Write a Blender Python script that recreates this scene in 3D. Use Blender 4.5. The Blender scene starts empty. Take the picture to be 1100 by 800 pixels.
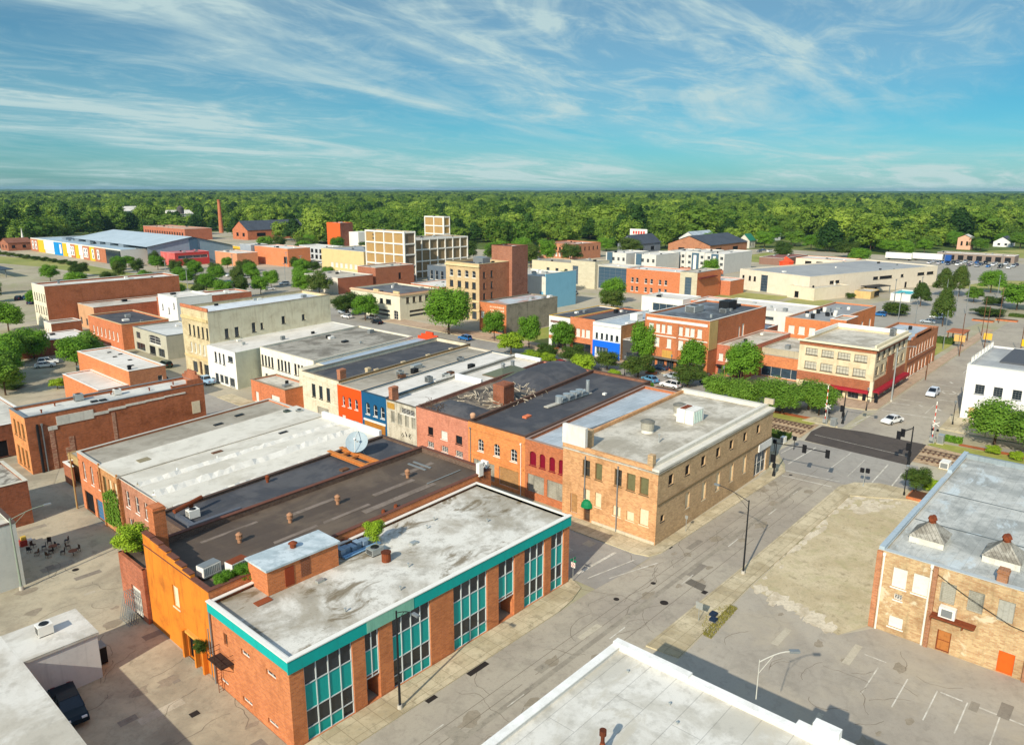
import bpy, math, random
from mathutils import Vector, Matrix
R = math.radians
rnd = random.Random(7)
scene = bpy.context.scene
col = scene.collection

# ------------------------------------------------------------------ camera
# ground axes: +X runs along the main street, +Y along the cross street
CAM_H, FOC = 47.0, 26.21
pitch, yaw = R(13.82), R(41.9)
cam_d = bpy.data.cameras.new('camera'); cam = bpy.data.objects.new('camera', cam_d); col.objects.link(cam)
cam_d.lens = FOC; cam_d.sensor_width = 36; cam_d.clip_start = .5; cam_d.clip_end = 60000
cam.location = (0, 0, CAM_H)
cam.rotation_euler = (R(90) - pitch, R(-0.12), yaw - R(90))
scene.camera = cam

# ------------------------------------------------------------------ sun, sky, exposure
SUN_EL, SUN_AZ = 31.5, 13.0           # light travels towards +X, a little +Y
sd = bpy.data.lights.new('sun', 'SUN'); sun = bpy.data.objects.new('sun', sd); col.objects.link(sun)
sd.energy = 3.9; sd.angle = R(.55); sd.color = (1, .92, .78)
ld = Vector((math.cos(R(SUN_EL)) * math.cos(R(SUN_AZ)), math.cos(R(SUN_EL)) * math.sin(R(SUN_AZ)), -math.sin(R(SUN_EL))))
sun.rotation_euler = ld.to_track_quat('-Z', 'Y').to_euler(); sun.location = (-50, -20, 120)
world = bpy.data.worlds.new('World'); scene.world = world; world.use_nodes = True
wt = world.node_tree; wn = wt.nodes; wl = wt.links
for n in list(wn): wn.remove(n)
def WN(t, **k):
    n = wn.new(t)
    for a, b in k.items(): setattr(n, a, b)
    return n
sky = WN('ShaderNodeTexSky', sky_type='NISHITA'); sky.sun_disc = False
sky.sun_elevation = R(SUN_EL); sky.sun_rotation = R(257); sky.air_density = 1.0; sky.dust_density = .6; sky.ozone_density = 2.0
tc = WN('ShaderNodeTexCoord'); sep = WN('ShaderNodeSeparateXYZ'); wl.new(tc.outputs['Generated'], sep.inputs[0])
def M(op, a, b=None, c=None):
    n = WN('ShaderNodeMath', operation=op)
    for i, x in enumerate((a, b, c)):
        if x is None: continue
        if hasattr(x, 'is_linked'): wl.new(x, n.inputs[i])
        else: n.inputs[i].default_value = x
    return n.outputs[0]
zc = M('ADD', M('MAXIMUM', sep.outputs[2], 0.0), .10)
px = M('DIVIDE', sep.outputs[0], zc); py = M('DIVIDE', sep.outputs[1], zc)
cmb = WN('ShaderNodeCombineXYZ'); wl.new(px, cmb.inputs[0]); wl.new(py, cmb.inputs[1])
def wnoise(scale, rot, sx, sy, det, dist, rough, loc=(0, 0, 0)):
    mp = WN('ShaderNodeMapping'); mp.inputs['Rotation'].default_value = (0, 0, R(rot)); mp.inputs['Scale'].default_value = (sx, sy, 1)
    mp.inputs['Location'].default_value = loc
    wl.new(cmb.outputs[0], mp.inputs[0])
    nz = WN('ShaderNodeTexNoise'); nz.inputs['Scale'].default_value = scale; nz.inputs['Detail'].default_value = det
    nz.inputs['Roughness'].default_value = rough; nz.inputs['Distortion'].default_value = dist
    wl.new(mp.outputs[0], nz.inputs['Vector']); return nz.outputs['Fac']
def wramp(x, a, b):
    n = WN('ShaderNodeMapRange', interpolation_type='SMOOTHSTEP'); n.inputs[1].default_value = a; n.inputs[2].default_value = b
    wl.new(x, n.inputs[0]); return n.outputs[0]
wisp = wramp(wnoise(.60, 52, .62, 1.25, 11, 1.5, .60, (3.1, 4.2, 0)), .45, .72)
soft = wramp(wnoise(.30, 40, .7, 1.2, 5, .4, .5, (7.3, 2.0, 0)), .36, .62)
fine = wramp(wnoise(2.3, 60, .75, 1.25, 13, .9, .68, (1, 5, 0)), .42, .74)
cl = M('ADD', M('MULTIPLY', wisp, M('ADD', M('MULTIPLY', soft, .75), .22)), M('MULTIPLY', M('MULTIPLY', fine, soft), .5))
cl = M('MINIMUM', M('ADD', cl, M('ADD', M('MULTIPLY', soft, .22), .08)), .9)
# sky colour by elevation: teal haze low down, deep blue above, overhead brightened and warmed to add fill light
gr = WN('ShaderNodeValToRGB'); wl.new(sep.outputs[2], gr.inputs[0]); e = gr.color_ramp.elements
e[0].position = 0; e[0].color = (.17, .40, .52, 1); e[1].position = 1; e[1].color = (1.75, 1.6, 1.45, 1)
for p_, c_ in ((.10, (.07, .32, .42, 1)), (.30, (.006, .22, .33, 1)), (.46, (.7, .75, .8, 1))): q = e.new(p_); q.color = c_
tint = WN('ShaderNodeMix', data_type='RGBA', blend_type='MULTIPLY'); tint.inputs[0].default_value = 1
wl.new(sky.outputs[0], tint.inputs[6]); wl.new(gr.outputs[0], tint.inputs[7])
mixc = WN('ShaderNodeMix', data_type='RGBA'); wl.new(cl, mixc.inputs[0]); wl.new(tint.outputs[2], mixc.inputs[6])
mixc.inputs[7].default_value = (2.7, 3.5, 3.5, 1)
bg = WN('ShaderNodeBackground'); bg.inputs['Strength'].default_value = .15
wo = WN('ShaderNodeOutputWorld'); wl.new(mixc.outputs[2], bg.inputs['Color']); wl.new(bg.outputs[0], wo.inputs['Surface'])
scene.view_settings.view_transform = 'Standard'; scene.view_settings.look = 'None'
scene.view_settings.exposure = 0.42; scene.view_settings.gamma = 1.0
scene.render.engine = 'CYCLES'

# ------------------------------------------------------------------ materials
def L(h):
    h = h.lstrip('#'); v = [int(h[i:i + 2], 16) / 255 for i in (0, 2, 4)]
    return tuple(x / 12.92 if x <= .04045 else ((x + .055) / 1.055) ** 2.4 for x in v)
def c4(c): return (c[0], c[1], c[2], 1)
def lin(h):
    return L(h) if isinstance(h, str) else h
class NT:
    def __init__(s, name):
        s.m = bpy.data.materials.new(name); s.m.use_nodes = True; s.t = s.m.node_tree
        s.b = s.t.nodes['Principled BSDF']
        s.b.inputs['Specular IOR Level'].default_value = .25
    def n(s, t, **k):
        x = s.t.nodes.new(t)
        for a, b in k.items(): setattr(x, a, b)
        return x
    def l(s, a, b): s.t.links.new(a, b)
    def coord(s, kind='Object', scale=(1, 1, 1), rot=0, rand=True):
        tc = s.n('ShaderNodeTexCoord'); src = tc.outputs[kind]
        if rand:
            oi = s.n('ShaderNodeObjectInfo'); mm = s.n('ShaderNodeMath', operation='MULTIPLY'); mm.inputs[1].default_value = 97
            s.l(oi.outputs['Random'], mm.inputs[0]); va = s.n('ShaderNodeVectorMath', operation='ADD')
            s.l(src, va.inputs[0]); s.l(mm.outputs[0], va.inputs[1]); src = va.outputs[0]
        mp = s.n('ShaderNodeMapping'); mp.inputs['Scale'].default_value = scale; mp.inputs['Rotation'].default_value = (0, 0, R(rot))
        s.l(src, mp.inputs[0]); return mp.outputs[0]
    def noise(s, vec, scale, det=4, rough=.6, dist=0):
        x = s.n('ShaderNodeTexNoise'); x.inputs['Scale'].default_value = scale; x.inputs['Detail'].default_value = det
        x.inputs['Roughness'].default_value = rough; x.inputs['Distortion'].default_value = dist
        s.l(vec, x.inputs['Vector']); return x.outputs['Fac']
    def ramp(s, f, a, b, lo=0., hi=1.):
        x = s.n('ShaderNodeMapRange', interpolation_type='SMOOTHSTEP'); x.clamp = True
        for i, q in zip((1, 2, 3, 4), (a, b, lo, hi)): x.inputs[i].default_value = q
        s.l(f, x.inputs[0]); return x.outputs[0]
    def mul(s, a, b):
        x = s.n('ShaderNodeMath', operation='MULTIPLY')
        for i, q in enumerate((a, b)):
            if hasattr(q, 'is_linked'): s.l(q, x.inputs[i])
            else: x.inputs[i].default_value = q
        return x.outputs[0]
    def mix(s, f, a, b, mode='MIX'):
        x = s.n('ShaderNodeMix', data_type='RGBA', blend_type=mode)
        for i, q in ((0, f), (6, a), (7, b)):
            if hasattr(q, 'is_linked'): s.l(q, x.inputs[i])
            elif i == 0: x.inputs[0].default_value = q
            else: x.inputs[i].default_value = c4(q)
        return x.outputs[2]
    def base(s, c, rough=.85, metal=0):
        if hasattr(c, 'is_linked'): s.l(c, s.b.inputs['Base Color'])
        else: s.b.inputs['Base Color'].default_value = c4(c)
        s.b.inputs['Roughness'].default_value = rough; s.b.inputs['Metallic'].default_value = metal
    def bump(s, f, st, d):
        x = s.n('ShaderNodeBump'); x.inputs['Strength'].default_value = st; x.inputs['Distance'].default_value = d
        s.l(f, x.inputs['Height']); s.l(x.outputs[0], s.b.inputs['Normal'])
MC = {}
def cached(fn):
    def w(*a, **k):
        key = (fn.__name__, a, tuple(sorted(k.items())))
        if key not in MC: MC[key] = fn(*a, **k)
        return MC[key]
    return w
def dk(c, f): return tuple(x * f for x in c)
def warm(c):
    r, g, b = c; y = .3 * r + .5 * g + .2 * b; r, g, b = [x * .86 + y * .14 for x in (r, g, b)]
    return (min(.9, r * 1.14), min(.9, max(g * 1.12, r * .345)), min(.9, max(b * .95, r * .08)))
@cached
def brick(a, b=None, dirt=.45, paint=None, pscale=.25, pth=.55):
    """brick wall: two brick colours, mortar, blotches and vertical streaks; optional remnants of paint"""
    a = warm(lin(a)); b = warm(lin(b)) if b else dk(a, .72)
    s = NT('brick'); uv = s.coord('UV')
    br = s.n('ShaderNodeTexBrick'); br.inputs['Scale'].default_value = 1; br.inputs['Brick Width'].default_value = .42
    br.inputs['Row Height'].default_value = .16; br.inputs['Mortar Size'].default_value = .016; br.inputs['Mortar Smooth'].default_value = .5
    br.inputs['Color1'].default_value = c4(a); br.inputs['Color2'].default_value = c4(b); br.inputs['Bias'].default_value = -.1
    br.inputs['Mortar'].default_value = c4(tuple(.6 * x + .4 * .35 for x in dk(a, .85))); s.l(uv, br.inputs['Vector'])
    n1 = s.noise(uv, .33, 6, .65, .3); uv2 = s.coord('UV', (1.6, .22, 1)); n2 = s.noise(uv2, .9, 5, .6)
    n3 = s.noise(uv, 2.6, 4, .7)
    col_ = s.mix(s.ramp(n1, .45, .72, 0, dirt), br.outputs['Color'], dk(b, .55))
    col_ = s.mix(s.ramp(n2, .52, .75, 0, dirt), col_, dk(a, .45))
    col_ = s.mix(s.ramp(n3, .50, .75, 0, .35), col_, tuple(min(1, x * 1.25 + .03) for x in a))
    if paint:
        n4 = s.noise(uv, pscale, 6, .62, .4)
        col_ = s.mix(s.ramp(n4, pth, pth + .05, 0, .85), col_, lin(paint))
    s.base(col_, .9); s.bump(br.outputs['Fac'], .25, .02); return s.m
@cached
def plaster(a, dirt=.3, dc=None, course=0):
    a = lin(a); dc = lin(dc) if dc else dk(a, .45)
    s = NT('painted_wall'); uv = s.coord('UV'); n1 = s.noise(uv, .35, 6, .65, .3)
    n2 = s.noise(s.coord('UV', (2.2, .2, 1)), .8, 5, .65); n3 = s.noise(uv, 3.0, 4, .65)
    c = s.mix(s.ramp(n1, .42, .75, 0, dirt), a, dc)
    c = s.mix(s.ramp(n2, .50, .74, 0, dirt), c, dc)
    c = s.mix(s.ramp(n3, .48, .75, 0, .22), c, dk(a, .7))
    if course:
        br = s.n('ShaderNodeTexBrick'); br.inputs['Scale'].default_value = 1; br.inputs['Brick Width'].default_value = course * 2.2
        br.inputs['Row Height'].default_value = course; br.inputs['Mortar Size'].default_value = .018
        br.inputs['Color1'].default_value = (1, 1, 1, 1); br.inputs['Color2'].default_value = (.88, .87, .85, 1); br.inputs['Mortar'].default_value = (.7, .68, .64, 1)
        s.l(uv, br.inputs['Vector']); c = s.mix(1.0, c, br.outputs['Color'], 'MULTIPLY')
    s.base(c, .85); return s.m
@cached
def roofing(a, b, amt=.5, scale=.12, seam=1.0, sdark=.7, rot=0, rough=.75, spots=.3, ponds=None):
    """membrane or tar roof: sheets with seams, broad stains, fine dirt, small patches"""
    a = lin(a); b = lin(b); s = NT('roofing'); o = s.coord('Object', rot=rot)
    n1 = s.noise(o, scale, 7, .66, .5); n2 = s.noise(o, scale * 5, 6, .7, .2); n3 = s.noise(o, 4.5, 3, .7)
    c = s.mix(s.ramp(n1, .43, .60, 0, amt), a, b)
    c = s.mix(s.ramp(n2, .49, .66, 0, amt * .8), c, tuple(.5 * x + .5 * y for x, y in zip(b, dk(a, .5))))
    c = s.mix(s.ramp(n3, .55, .7, 0, spots * .5), c, dk(b, .8))
    if ponds:
        n5 = s.noise(s.coord('Object', (.7, 1.2, 1)), .22, 7, .68, .8)
        c = s.mix(s.ramp(n5, .52, .64, 0, .85), c, lin(ponds))
    if seam:
        br = s.n('ShaderNodeTexBrick'); br.inputs['Scale'].default_value = 1; br.inputs['Brick Width'].default_value = 11
        br.inputs['Row Height'].default_value = seam; br.inputs['Mortar Size'].default_value = .035; br.inputs['Mortar Smooth'].default_value = .3
        br.inputs['Color1'].default_value = (1, 1, 1, 1); br.inputs['Color2'].default_value = (.90, .90, .89, 1)
        br.inputs['Mortar'].default_value = (sdark, sdark, sdark, 1); br.inputs['Bias'].default_value = -.3
        s.l(o, br.inputs['Vector']); c = s.mix(1.0, c, br.outputs['Color'], 'MULTIPLY')
    s.base(c, rough); s.bump(n2, .3, .05); return s.m
@cached
def paving(a, b, amt=.4, scale=.08, crack=0., cscale=.25, slab=0., fine=.3, c3=None):
    a = lin(a); b = lin(b); s = NT('paving'); o = s.coord('Object', rand=False)
    n1 = s.noise(o, scale, 8, .62, .6); n2 = s.noise(o, scale * 6, 6, .7, .3); n3 = s.noise(o, 3.5, 4, .75); n6 = s.noise(o, .9, 7, .72, .4)
    c = s.mix(s.ramp(n1, .42, .62, 0, amt), a, b)
    c = s.mix(s.ramp(n2, .48, .66, 0, amt * .8), c, dk(a, .68))
    c = s.mix(s.ramp(n6, .52, .70, 0, fine), c, dk(b, .62))
    c = s.mix(s.ramp(n3, .5, .75, 0, fine), c, dk(b, .7))
    if c3:
        n4 = s.noise(s.coord('Object', (1, 1, 1), rand=False), scale * 2.3, 9, .68, .25)
        c = s.mix(s.ramp(n4, .46, .72, 0, .6), c, lin(c3))
    if crack:
        v = s.n('ShaderNodeTexVoronoi', feature='DISTANCE_TO_EDGE'); v.inputs['Scale'].default_value = cscale
        va = s.n('ShaderNodeVectorMath', operation='ADD'); nz = s.n('ShaderNodeTexNoise'); nz.inputs['Scale'].default_value = .8; nz.inputs['Detail'].default_value = 5
        s.l(o, nz.inputs['Vector']); sc = s.n('ShaderNodeVectorMath', operation='SCALE'); sc.inputs['Scale'].default_value = 2.2
        s.l(nz.outputs['Color'], sc.inputs[0]); s.l(o, va.inputs[0]); s.l(sc.outputs[0], va.inputs[1]); s.l(va.outputs[0], v.inputs['Vector'])
        k = s.ramp(v.outputs['Distance'], .0, .03, crack * .8, 0); k = s.mul(k, s.ramp(n1, .35, .6, .1, 1))
        c = s.mix(k, c, dk(a, .5))
    if slab:
        br = s.n('ShaderNodeTexBrick'); br.inputs['Scale'].default_value = 1; br.inputs['Brick Width'].default_value = slab
        br.inputs['Row Height'].default_value = slab; br.offset = 0; br.inputs['Mortar Size'].default_value = .03
        br.inputs['Color1'].default_value = (1, 1, 1, 1); br.inputs['Color2'].default_value = (.86, .85, .83, 1); br.inputs['Mortar'].default_value = (.6, .58, .55, 1)
        s.l(o, br.inputs['Vector']); c = s.mix(1.0, c, br.outputs['Color'], 'MULTIPLY')
    s.base(c, .9); s.bump(n3, .4, .03); return s.m
@cached
def plain(a, rough=.6, metal=0., var=.25, name='paint'):
    a = lin(a); s = NT(name); n = s.noise(s.coord('Object'), 2.5, 4, .6)
    s.base(s.mix(s.ramp(n, .45, .75, 0, var), a, dk(a, .55)), rough, metal); return s.m
@cached
def glass(a='#1a2228', rough=.12, var=.6):
    a = lin(a); s = NT('window_glass'); oi = s.n('ShaderNodeObjectInfo')
    n = s.noise(s.coord('Object'), .7, 3, .6)
    c = s.mix(s.ramp(oi.outputs['Random'], 0, 1, 0, var), a, tuple(x * 2.4 + .015 for x in a))
    c = s.mix(s.ramp(n, .5, .65, 0, .4), c, dk(a, 2.2)); s.base(c, rough); s.b.inputs['Specular IOR Level'].default_value = .6; return s.m
@cached
def leaf(a, b, warm='#9aa83a', rough=.6):
    a = lin(a); b = lin(b); s = NT('foliage'); oi = s.n('ShaderNodeObjectInfo'); g = s.n('ShaderNodeNewGeometry')
    c = s.mix(oi.outputs['Random'], a, b)
    c = s.mix(s.mul(g.outputs['Random Per Island'], .55), c, lin(warm))
    gp = s.noise(g.outputs['Position'], .012, 5, .65); c = s.mix(s.ramp(gp, .38, .62, 0, .6), c, dk(a, .8)); n = s.noise(s.coord('Object'), 1.2, 3, .6); c = s.mix(s.ramp(n, .45, .7, 0, .35), c, dk(a, .6))
    s.base(c, rough); s.b.inputs['Specular IOR Level'].default_value = .15
    tr = s.n('ShaderNodeBsdfTranslucent'); s.l(c, tr.inputs[0]); mx = s.n('ShaderNodeMixShader'); mx.inputs[0].default_value = .28
    s.l(s.b.outputs[0], mx.inputs[1]); s.l(tr.outputs[0], mx.inputs[2]); s.l(mx.outputs[0], s.t.nodes['Material Output'].inputs['Surface'])
    return s.m

# ------------------------------------------------------------------ mesh and object helpers
KIDS = {}
class MB:
    def __init__(s): s.v = []; s.f = []; s.m = []
    def face(s, pts, m=0):
        i = len(s.v); s.v += [tuple(p) for p in pts]; s.f.append(tuple(range(i, i + len(pts)))); s.m.append(m)
    def box(s, x0, x1, y0, y1, z0, z1, m=0):
        i = len(s.v)
        s.v += [(x0, y0, z0), (x1, y0, z0), (x1, y1, z0), (x0, y1, z0), (x0, y0, z1), (x1, y0, z1), (x1, y1, z1), (x0, y1, z1)]
        for f in ((0, 3, 2, 1), (4, 5, 6, 7), (0, 1, 5, 4), (1, 2, 6, 5), (2, 3, 7, 6), (3, 0, 4, 7)):
            s.f.append(tuple(i + k for k in f)); s.m.append(m)
        return s
    def cyl(s, x, y, z0, z1, r0, r1=None, n=10, m=0):
        r1 = r0 if r1 is None else r1; i = len(s.v)
        for k in range(n):
            a = 2 * math.pi * k / n; s.v.append((x + r0 * math.cos(a), y + r0 * math.sin(a), z0))
        for k in range(n):
            a = 2 * math.pi * k / n; s.v.append((x + r1 * math.cos(a), y + r1 * math.sin(a), z1))
        for k in range(n):
            j = (k + 1) % n; s.f.append((i + k, i + j, i + n + j, i + n + k)); s.m.append(m)
        s.f.append(tuple(range(i + n - 1, i - 1, -1))); s.f.append(tuple(range(i + n, i + 2 * n))); s.m += [m, m]
        return s
    def tube(s, pts, r, n=6, m=0, r1=None):
        r1 = r if r1 is None else r1; pts = [Vector(p) for p in pts]; rings = []
        for k, p in enumerate(pts):
            d = (pts[min(k + 1, len(pts) - 1)] - pts[max(k - 1, 0)]).normalized()
            a = d.orthogonal().normalized() if abs(d.z) < .95 else Vector((1, 0, 0)); a = (a - d * a.dot(d)).normalized(); b = d.cross(a)
            rr = r + (r1 - r) * k / max(1, len(pts) - 1); i = len(s.v)
            for q in range(n):
                t = 2 * math.pi * q / n; w = p + (a * math.cos(t) + b * math.sin(t)) * rr; s.v.append(tuple(w))
            rings.append(i)
        for A, B in zip(rings, rings[1:]):
            for q in range(n):
                j = (q + 1) % n; s.f.append((A + q, A + j, B + j, B + q)); s.m.append(m)
        s.f.append(tuple(range(rings[0], rings[0] + n))); s.f.append(tuple(range(rings[-1], rings[-1] + n))); s.m += [m, m]
        return s
    def prism(s, poly, z0, z1, m=0, mt=None):
        n = len(poly); s.face([(x, y, z1) for x, y in poly], m if mt is None else mt)
        s.face([(x, y, z0) for x, y in reversed(poly)], m)
        for k in range(n):
            a, b = poly[k], poly[(k + 1) % n]; s.face([(a[0], a[1], z0), (b[0], b[1], z0), (b[0], b[1], z1), (a[0], a[1], z1)], m)
        return s
    def dome(s, x, y, z, r, h, n=12, k=4, m=0):
        pr = [(r * math.cos(a * math.pi / 2 / k), h * math.sin(a * math.pi / 2 / k)) for a in range(k)] + [(.01, h)]
        for (r0, z0), (r1, z1) in zip(pr, pr[1:]): s.cyl(x, y, z + z0, z + z1, r0, r1, n, m)
        return s
    def data(s, name, mats):
        me = bpy.data.meshes.new(name); me.from_pydata(s.v, [], s.f)
        for m in (mats if isinstance(mats, (list, tuple)) else [mats]): me.materials.append(m)
        me.polygons.foreach_set('material_index', s.m)
        uv = me.uv_layers.new(name='UVMap'); d = []
        for p in me.polygons:
            n = p.normal; ax, ay, az = abs(n.x), abs(n.y), abs(n.z)
            for vi in p.vertices:
                c = me.vertices[vi].co
                if az > ax and az > ay: d += [c.x, c.y]
                elif ax > ay: d += [c.y, c.z]
                else: d += [c.x, c.z]
        uv.data.foreach_set('uv', d); me.update(); return me
    def build(s, name, mats, parent=None, loc=(0, 0, 0), rz=0):
        return put(name, s.data(name, mats), parent, loc, rz)
def put(name, me, parent=None, loc=(0, 0, 0), rz=0, scale=None):
    o = bpy.data.objects.new(name, me); col.objects.link(o); o.location = loc; o.rotation_euler = (0, 0, rz)
    if scale: o.scale = scale
    if parent: o.parent = parent; KIDS.setdefault(parent.name, []).append(o)
    return o
def tag(o, label=None, cat=None, group=None, kind=None):
    for k, v in (('label', label), ('category', cat), ('group', group), ('kind', kind)):
        if v: o[k] = v
    return o
def thing(name, label, cat, loc=(0, 0, 0), rz=0, group=None):
    o = bpy.data.objects.new(name, None); col.objects.link(o); o.empty_display_size = .5
    o.location = loc; o.rotation_euler = (0, 0, rz); return tag(o, label, cat, group)
def copy_tree(o, parent=None):
    c = o.copy(); col.objects.link(c); c.parent = parent
    if parent: KIDS.setdefault(parent.name, []).append(c)
    for ch in KIDS.get(o.name, []): copy_tree(ch, c)
    return c
MESH = {}
def shared(key, fn):
    if key not in MESH: MESH[key] = fn()
    return MESH[key]
def bx(parent, name, mat, *b):
    m = MB()
    for q in b: m.box(*q)
    return m.build(name, mat, parent)
# ================================================================== GROUND, ROADS, PAVEMENTS
def sheet(name, poly, z, mat, kind='structure'):
    m = MB(); m.face([(x, y, z) for x, y in poly]); o = m.build(name, mat); tag(o, kind=kind); return o
GRASS = paving('#8b9148', '#b0a468', .6, .02, fine=.4, c3='#5f6e30'); WOODFLOOR = paving('#56682c', '#7a7c44', .6, .01)
def wedge(r0, r1, a0, a1, n=40): return [(r0 * math.cos(a), r0 * math.sin(a)) for a in [a0 + (a1 - a0) * k / n for k in range(n + 1)]] + ([(r1 * math.cos(a), r1 * math.sin(a)) for a in [a1 + (a0 - a1) * k / n for k in range(n + 1)]] if r1 else [])
m = MB(); G = 15000; m.face([(-G, -G, -.06), (G, -G, -.06), (G, G, -.06), (-G, G, -.06)]); tag(m.build('ground', WOODFLOOR), kind='structure')
TOWN = paving('#b5ab94', '#9b917b', .6, .015, crack=.0, fine=.3, c3='#8a8a4c')
sheet('town_ground', [(-150, -300), (620, -200), (640, 90), (560, 130), (600, 160), (600, 250), (500, 330), (430, 420), (480, 560), (420, 800), (300, 860), (150, 760), (60, 640), (-80, 520), (-200, 300)], -.03, TOWN)
ASPH = paving('#aca28f', '#91877a', .55, .07, crack=.45, cscale=.22, fine=.35); ASPH2 = paving('#a19b8f', '#88827a', .5, .05, crack=.25, cscale=.15, fine=.3)
ALLEY = paving('#b3a990', '#8a806c', .75, .06, crack=.35, cscale=.3, fine=.4, c3='#c2b496'); LOT = paving('#aca392', '#938a7c', .6, .05, crack=.25, cscale=.12, fine=.3, c3='#b5a88f')
WALK = paving('#cdbf9e', '#a89876', .8, .15, crack=.2, cscale=.35, slab=1.7, fine=.45); PAVER = paving('#c0a78c', '#a98e74', .5, .1, slab=1.2); KERB = plaster('#c4b896', .4)
DKASP = paving('#544c45', '#443d38', .5, .2, fine=.4); GRAVEL = paving('#cbbc9a', '#b09f7a', .6, .14, fine=.8, c3='#a8a276'); VERGE = paving('#8b9440', '#b5a65c', .6, .15, fine=.6, c3='#9d8a50'); MULCH = paving('#b8683a', '#8a4c2c', .6, .4)
sheet('alley', [(-10, 20), (35, 20), (35, 50.2), (28.15, 50.25), (28.15, 84), (35, 86), (35, 132), (38, 139), (34, 152), (40, 165), (60, 165), (60.5, 205), (84, 205), (84, 240), (30, 260), (-40, 200), (-40, 100)], 0, ALLEY)
sheet('main_street', [(-40, 36), (122, 36), (126, 31.5), (330, 33.5), (330, 44.5), (255, 45.2), (175, 44.6), (121, 45.4), (81, 45.6), (66, 46.9), (-40, 46.9)], .008, ASPH)
sheet('cross_street', [(67.4, 46.2), (78.6, 46.2), (78.2, 52), (78.2, 210), (67.0, 210), (67.4, 52)], .004, ASPH2)
sheet('intersection', [(121, 45.4), (124, 46.6), (130, 50.5), (139, 50), (139, 29), (126, 26), (121.8, 36)], .012, ASPH2); sheet('railway_crossing', [(139.6, 49.2), (146, 50.3), (151.0, 49.9), (152.8, 42), (152.6, 31), (138.4, 30.4), (138.9, 40)], .016, DKASP)
sheet('side_street', [(152.8, 46.5), (168, 47), (168, 215), (156, 215), (155.6, 60), (151.5, 50)], .004, ASPH2); sheet('side_street_south', [(153, 31), (153.6, 26), (160, 22), (175, -60), (164, -60), (158, 20), (153, 26)], .0045, ASPH2)
sheet('far_street', [(173, 50), (175, 240), (172, 420), (160, 420), (156, 215), (168, 215)], .003, ASPH2)
sheet('parking_lot', [(49, -60), (81.4, -60), (81.4, 19.0), (77.2, 21.6), (80.5, 33.0), (62, 32.2), (49, 32)], .002, LOT)
sheet('gravel_lot', [(80.4, 33.0), (77.3, 21.6), (81.3, 19.7), (121.9, 19.7), (121.9, 25.8), (117.4, 33.3)], .014, GRAVEL); sheet('plaza', [(127, 52.5), (135, 52.5), (135, 130), (127, 130)], .006, GRAVEL)
sheet('school_car_park', [(262, 58), (330, 50), (420, 52), (420, 84), (345, 95), (312, 98), (262, 92)], .002, paving('#a29c8e', '#8f897a', .4, .03)); sheet('shop_car_park', [(480, 60), (588, 60), (588, 136), (470, 150), (440, 110)], .002, paving('#a29c8e', '#8f897a', .4, .03))
sheet('west_car_park', [(150, 300), (255, 300), (262, 400), (230, 430), (176, 450), (150, 330)], .002, paving('#a8a08e', '#938c7c', .4, .03)); sheet('yard_car_park', [(30, 160), (59, 165), (61, 232), (48, 262), (20, 240)], .003, ALLEY)
for k, p in enumerate(([(165, 330), (172, 330), (172, 560), (150, 640), (120, 640), (150, 520)], [(421, 54), (480, 58), (470, 74), (421, 84)], [(262, 92), (333, 104), (333, 125), (300, 128), (262, 112)], [(320, 130), (333, 130), (333, 162), (300, 164)], [(640, 118), (700, 118), (740, 96), (700, 80), (640, 85)], [(480, 196), (540, 196), (560, 240), (480, 240)])): sheet('lawn', p, .004, GRASS)
sheet('island_lawn', [(236, 50), (262, 50), (262, 58), (236, 60)], .006, VERGE); sheet('rear_lawn', [(177, 142), (207, 142), (207, 163), (177, 163)], .006, VERGE)
def slab(name, poly, mat=WALK, h=.12):
    m = MB(); m.prism(poly, -.05, h, 1, 0); o = m.build(name, [mat, KERB]); tag(o, kind='structure'); return o
slab('pavement', [(-40, 46.9), (60.5, 46.9), (63.5, 47.3), (66.4, 48.2), (67.4, 50.4), (67.4, 150), (66.75, 150), (66.75, 50.2), (28.1, 50.2), (28.1, 50.25), (-40, 50.25)])
slab('pavement', [(81.0, 45.6), (120.8, 45.2), (122.6, 46.4), (124, 47.4), (129.5, 50.6), (127, 52.4), (121.4, 52.4), (121.4, 47.35), (81.9, 47.35), (81.9, 162), (78.2, 162), (78.2, 48.2), (78.9, 46.4)])
slab('pavement', [(61.5, 36.0), (62, 32.4), (80.4, 33.2), (117.5, 33.5), (122.0, 26.0), (122.0, 20.6), (126.2, 20.6), (126.3, 27.5), (126.0, 31.6), (123.6, 34.8), (120, 36.1), (84, 35.9)])
slab('pavement', [(152.0, 47.2), (156.5, 50.0), (156, 53.5), (152, 54.5)]); slab('pavement', [(168.8, 47.4), (171, 45.2), (255, 45.4), (300, 45.2), (300, 48.2), (176.1, 48.2), (176.1, 215), (168.4, 215), (168.2, 50)], PAVER)
slab('pavement', [(165.2, 31.6), (175, 32.0), (240, 33.2), (240, 30.6), (176.4, 30.6), (176.4, 10), (166, 10), (164.8, 28)]); slab('plaza_kerb', [(152.5, 84), (155.5, 84), (156.4, 97), (156.8, 128), (152, 128)], PAVER)
slab('grass_verge', [(156.0, 96.8), (157.9, 96.8), (158.2, 109.8), (156.2, 109.8)], VERGE, .14); sheet('track_verge', [(149.9, 52.0), (153.6, 51.3), (152.6, 120), (149.9, 120)], .01, VERGE); sheet('mulch_bed', [(153.6, 52.6), (155.4, 52.6), (154.6, 110), (152.6, 110)], .014, MULCH)
sheet('track_verge', [(151.4, 20), (151.7, 26), (152.7, 31.0), (155.3, 30.0), (156.2, 20), (158, -40), (153.5, -40)], .01, VERGE); sheet('mulch_bed', [(156.2, 26.4), (157.7, 26.4), (158, 14), (160, -40), (156.5, -40)], .014, MULCH)
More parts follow.
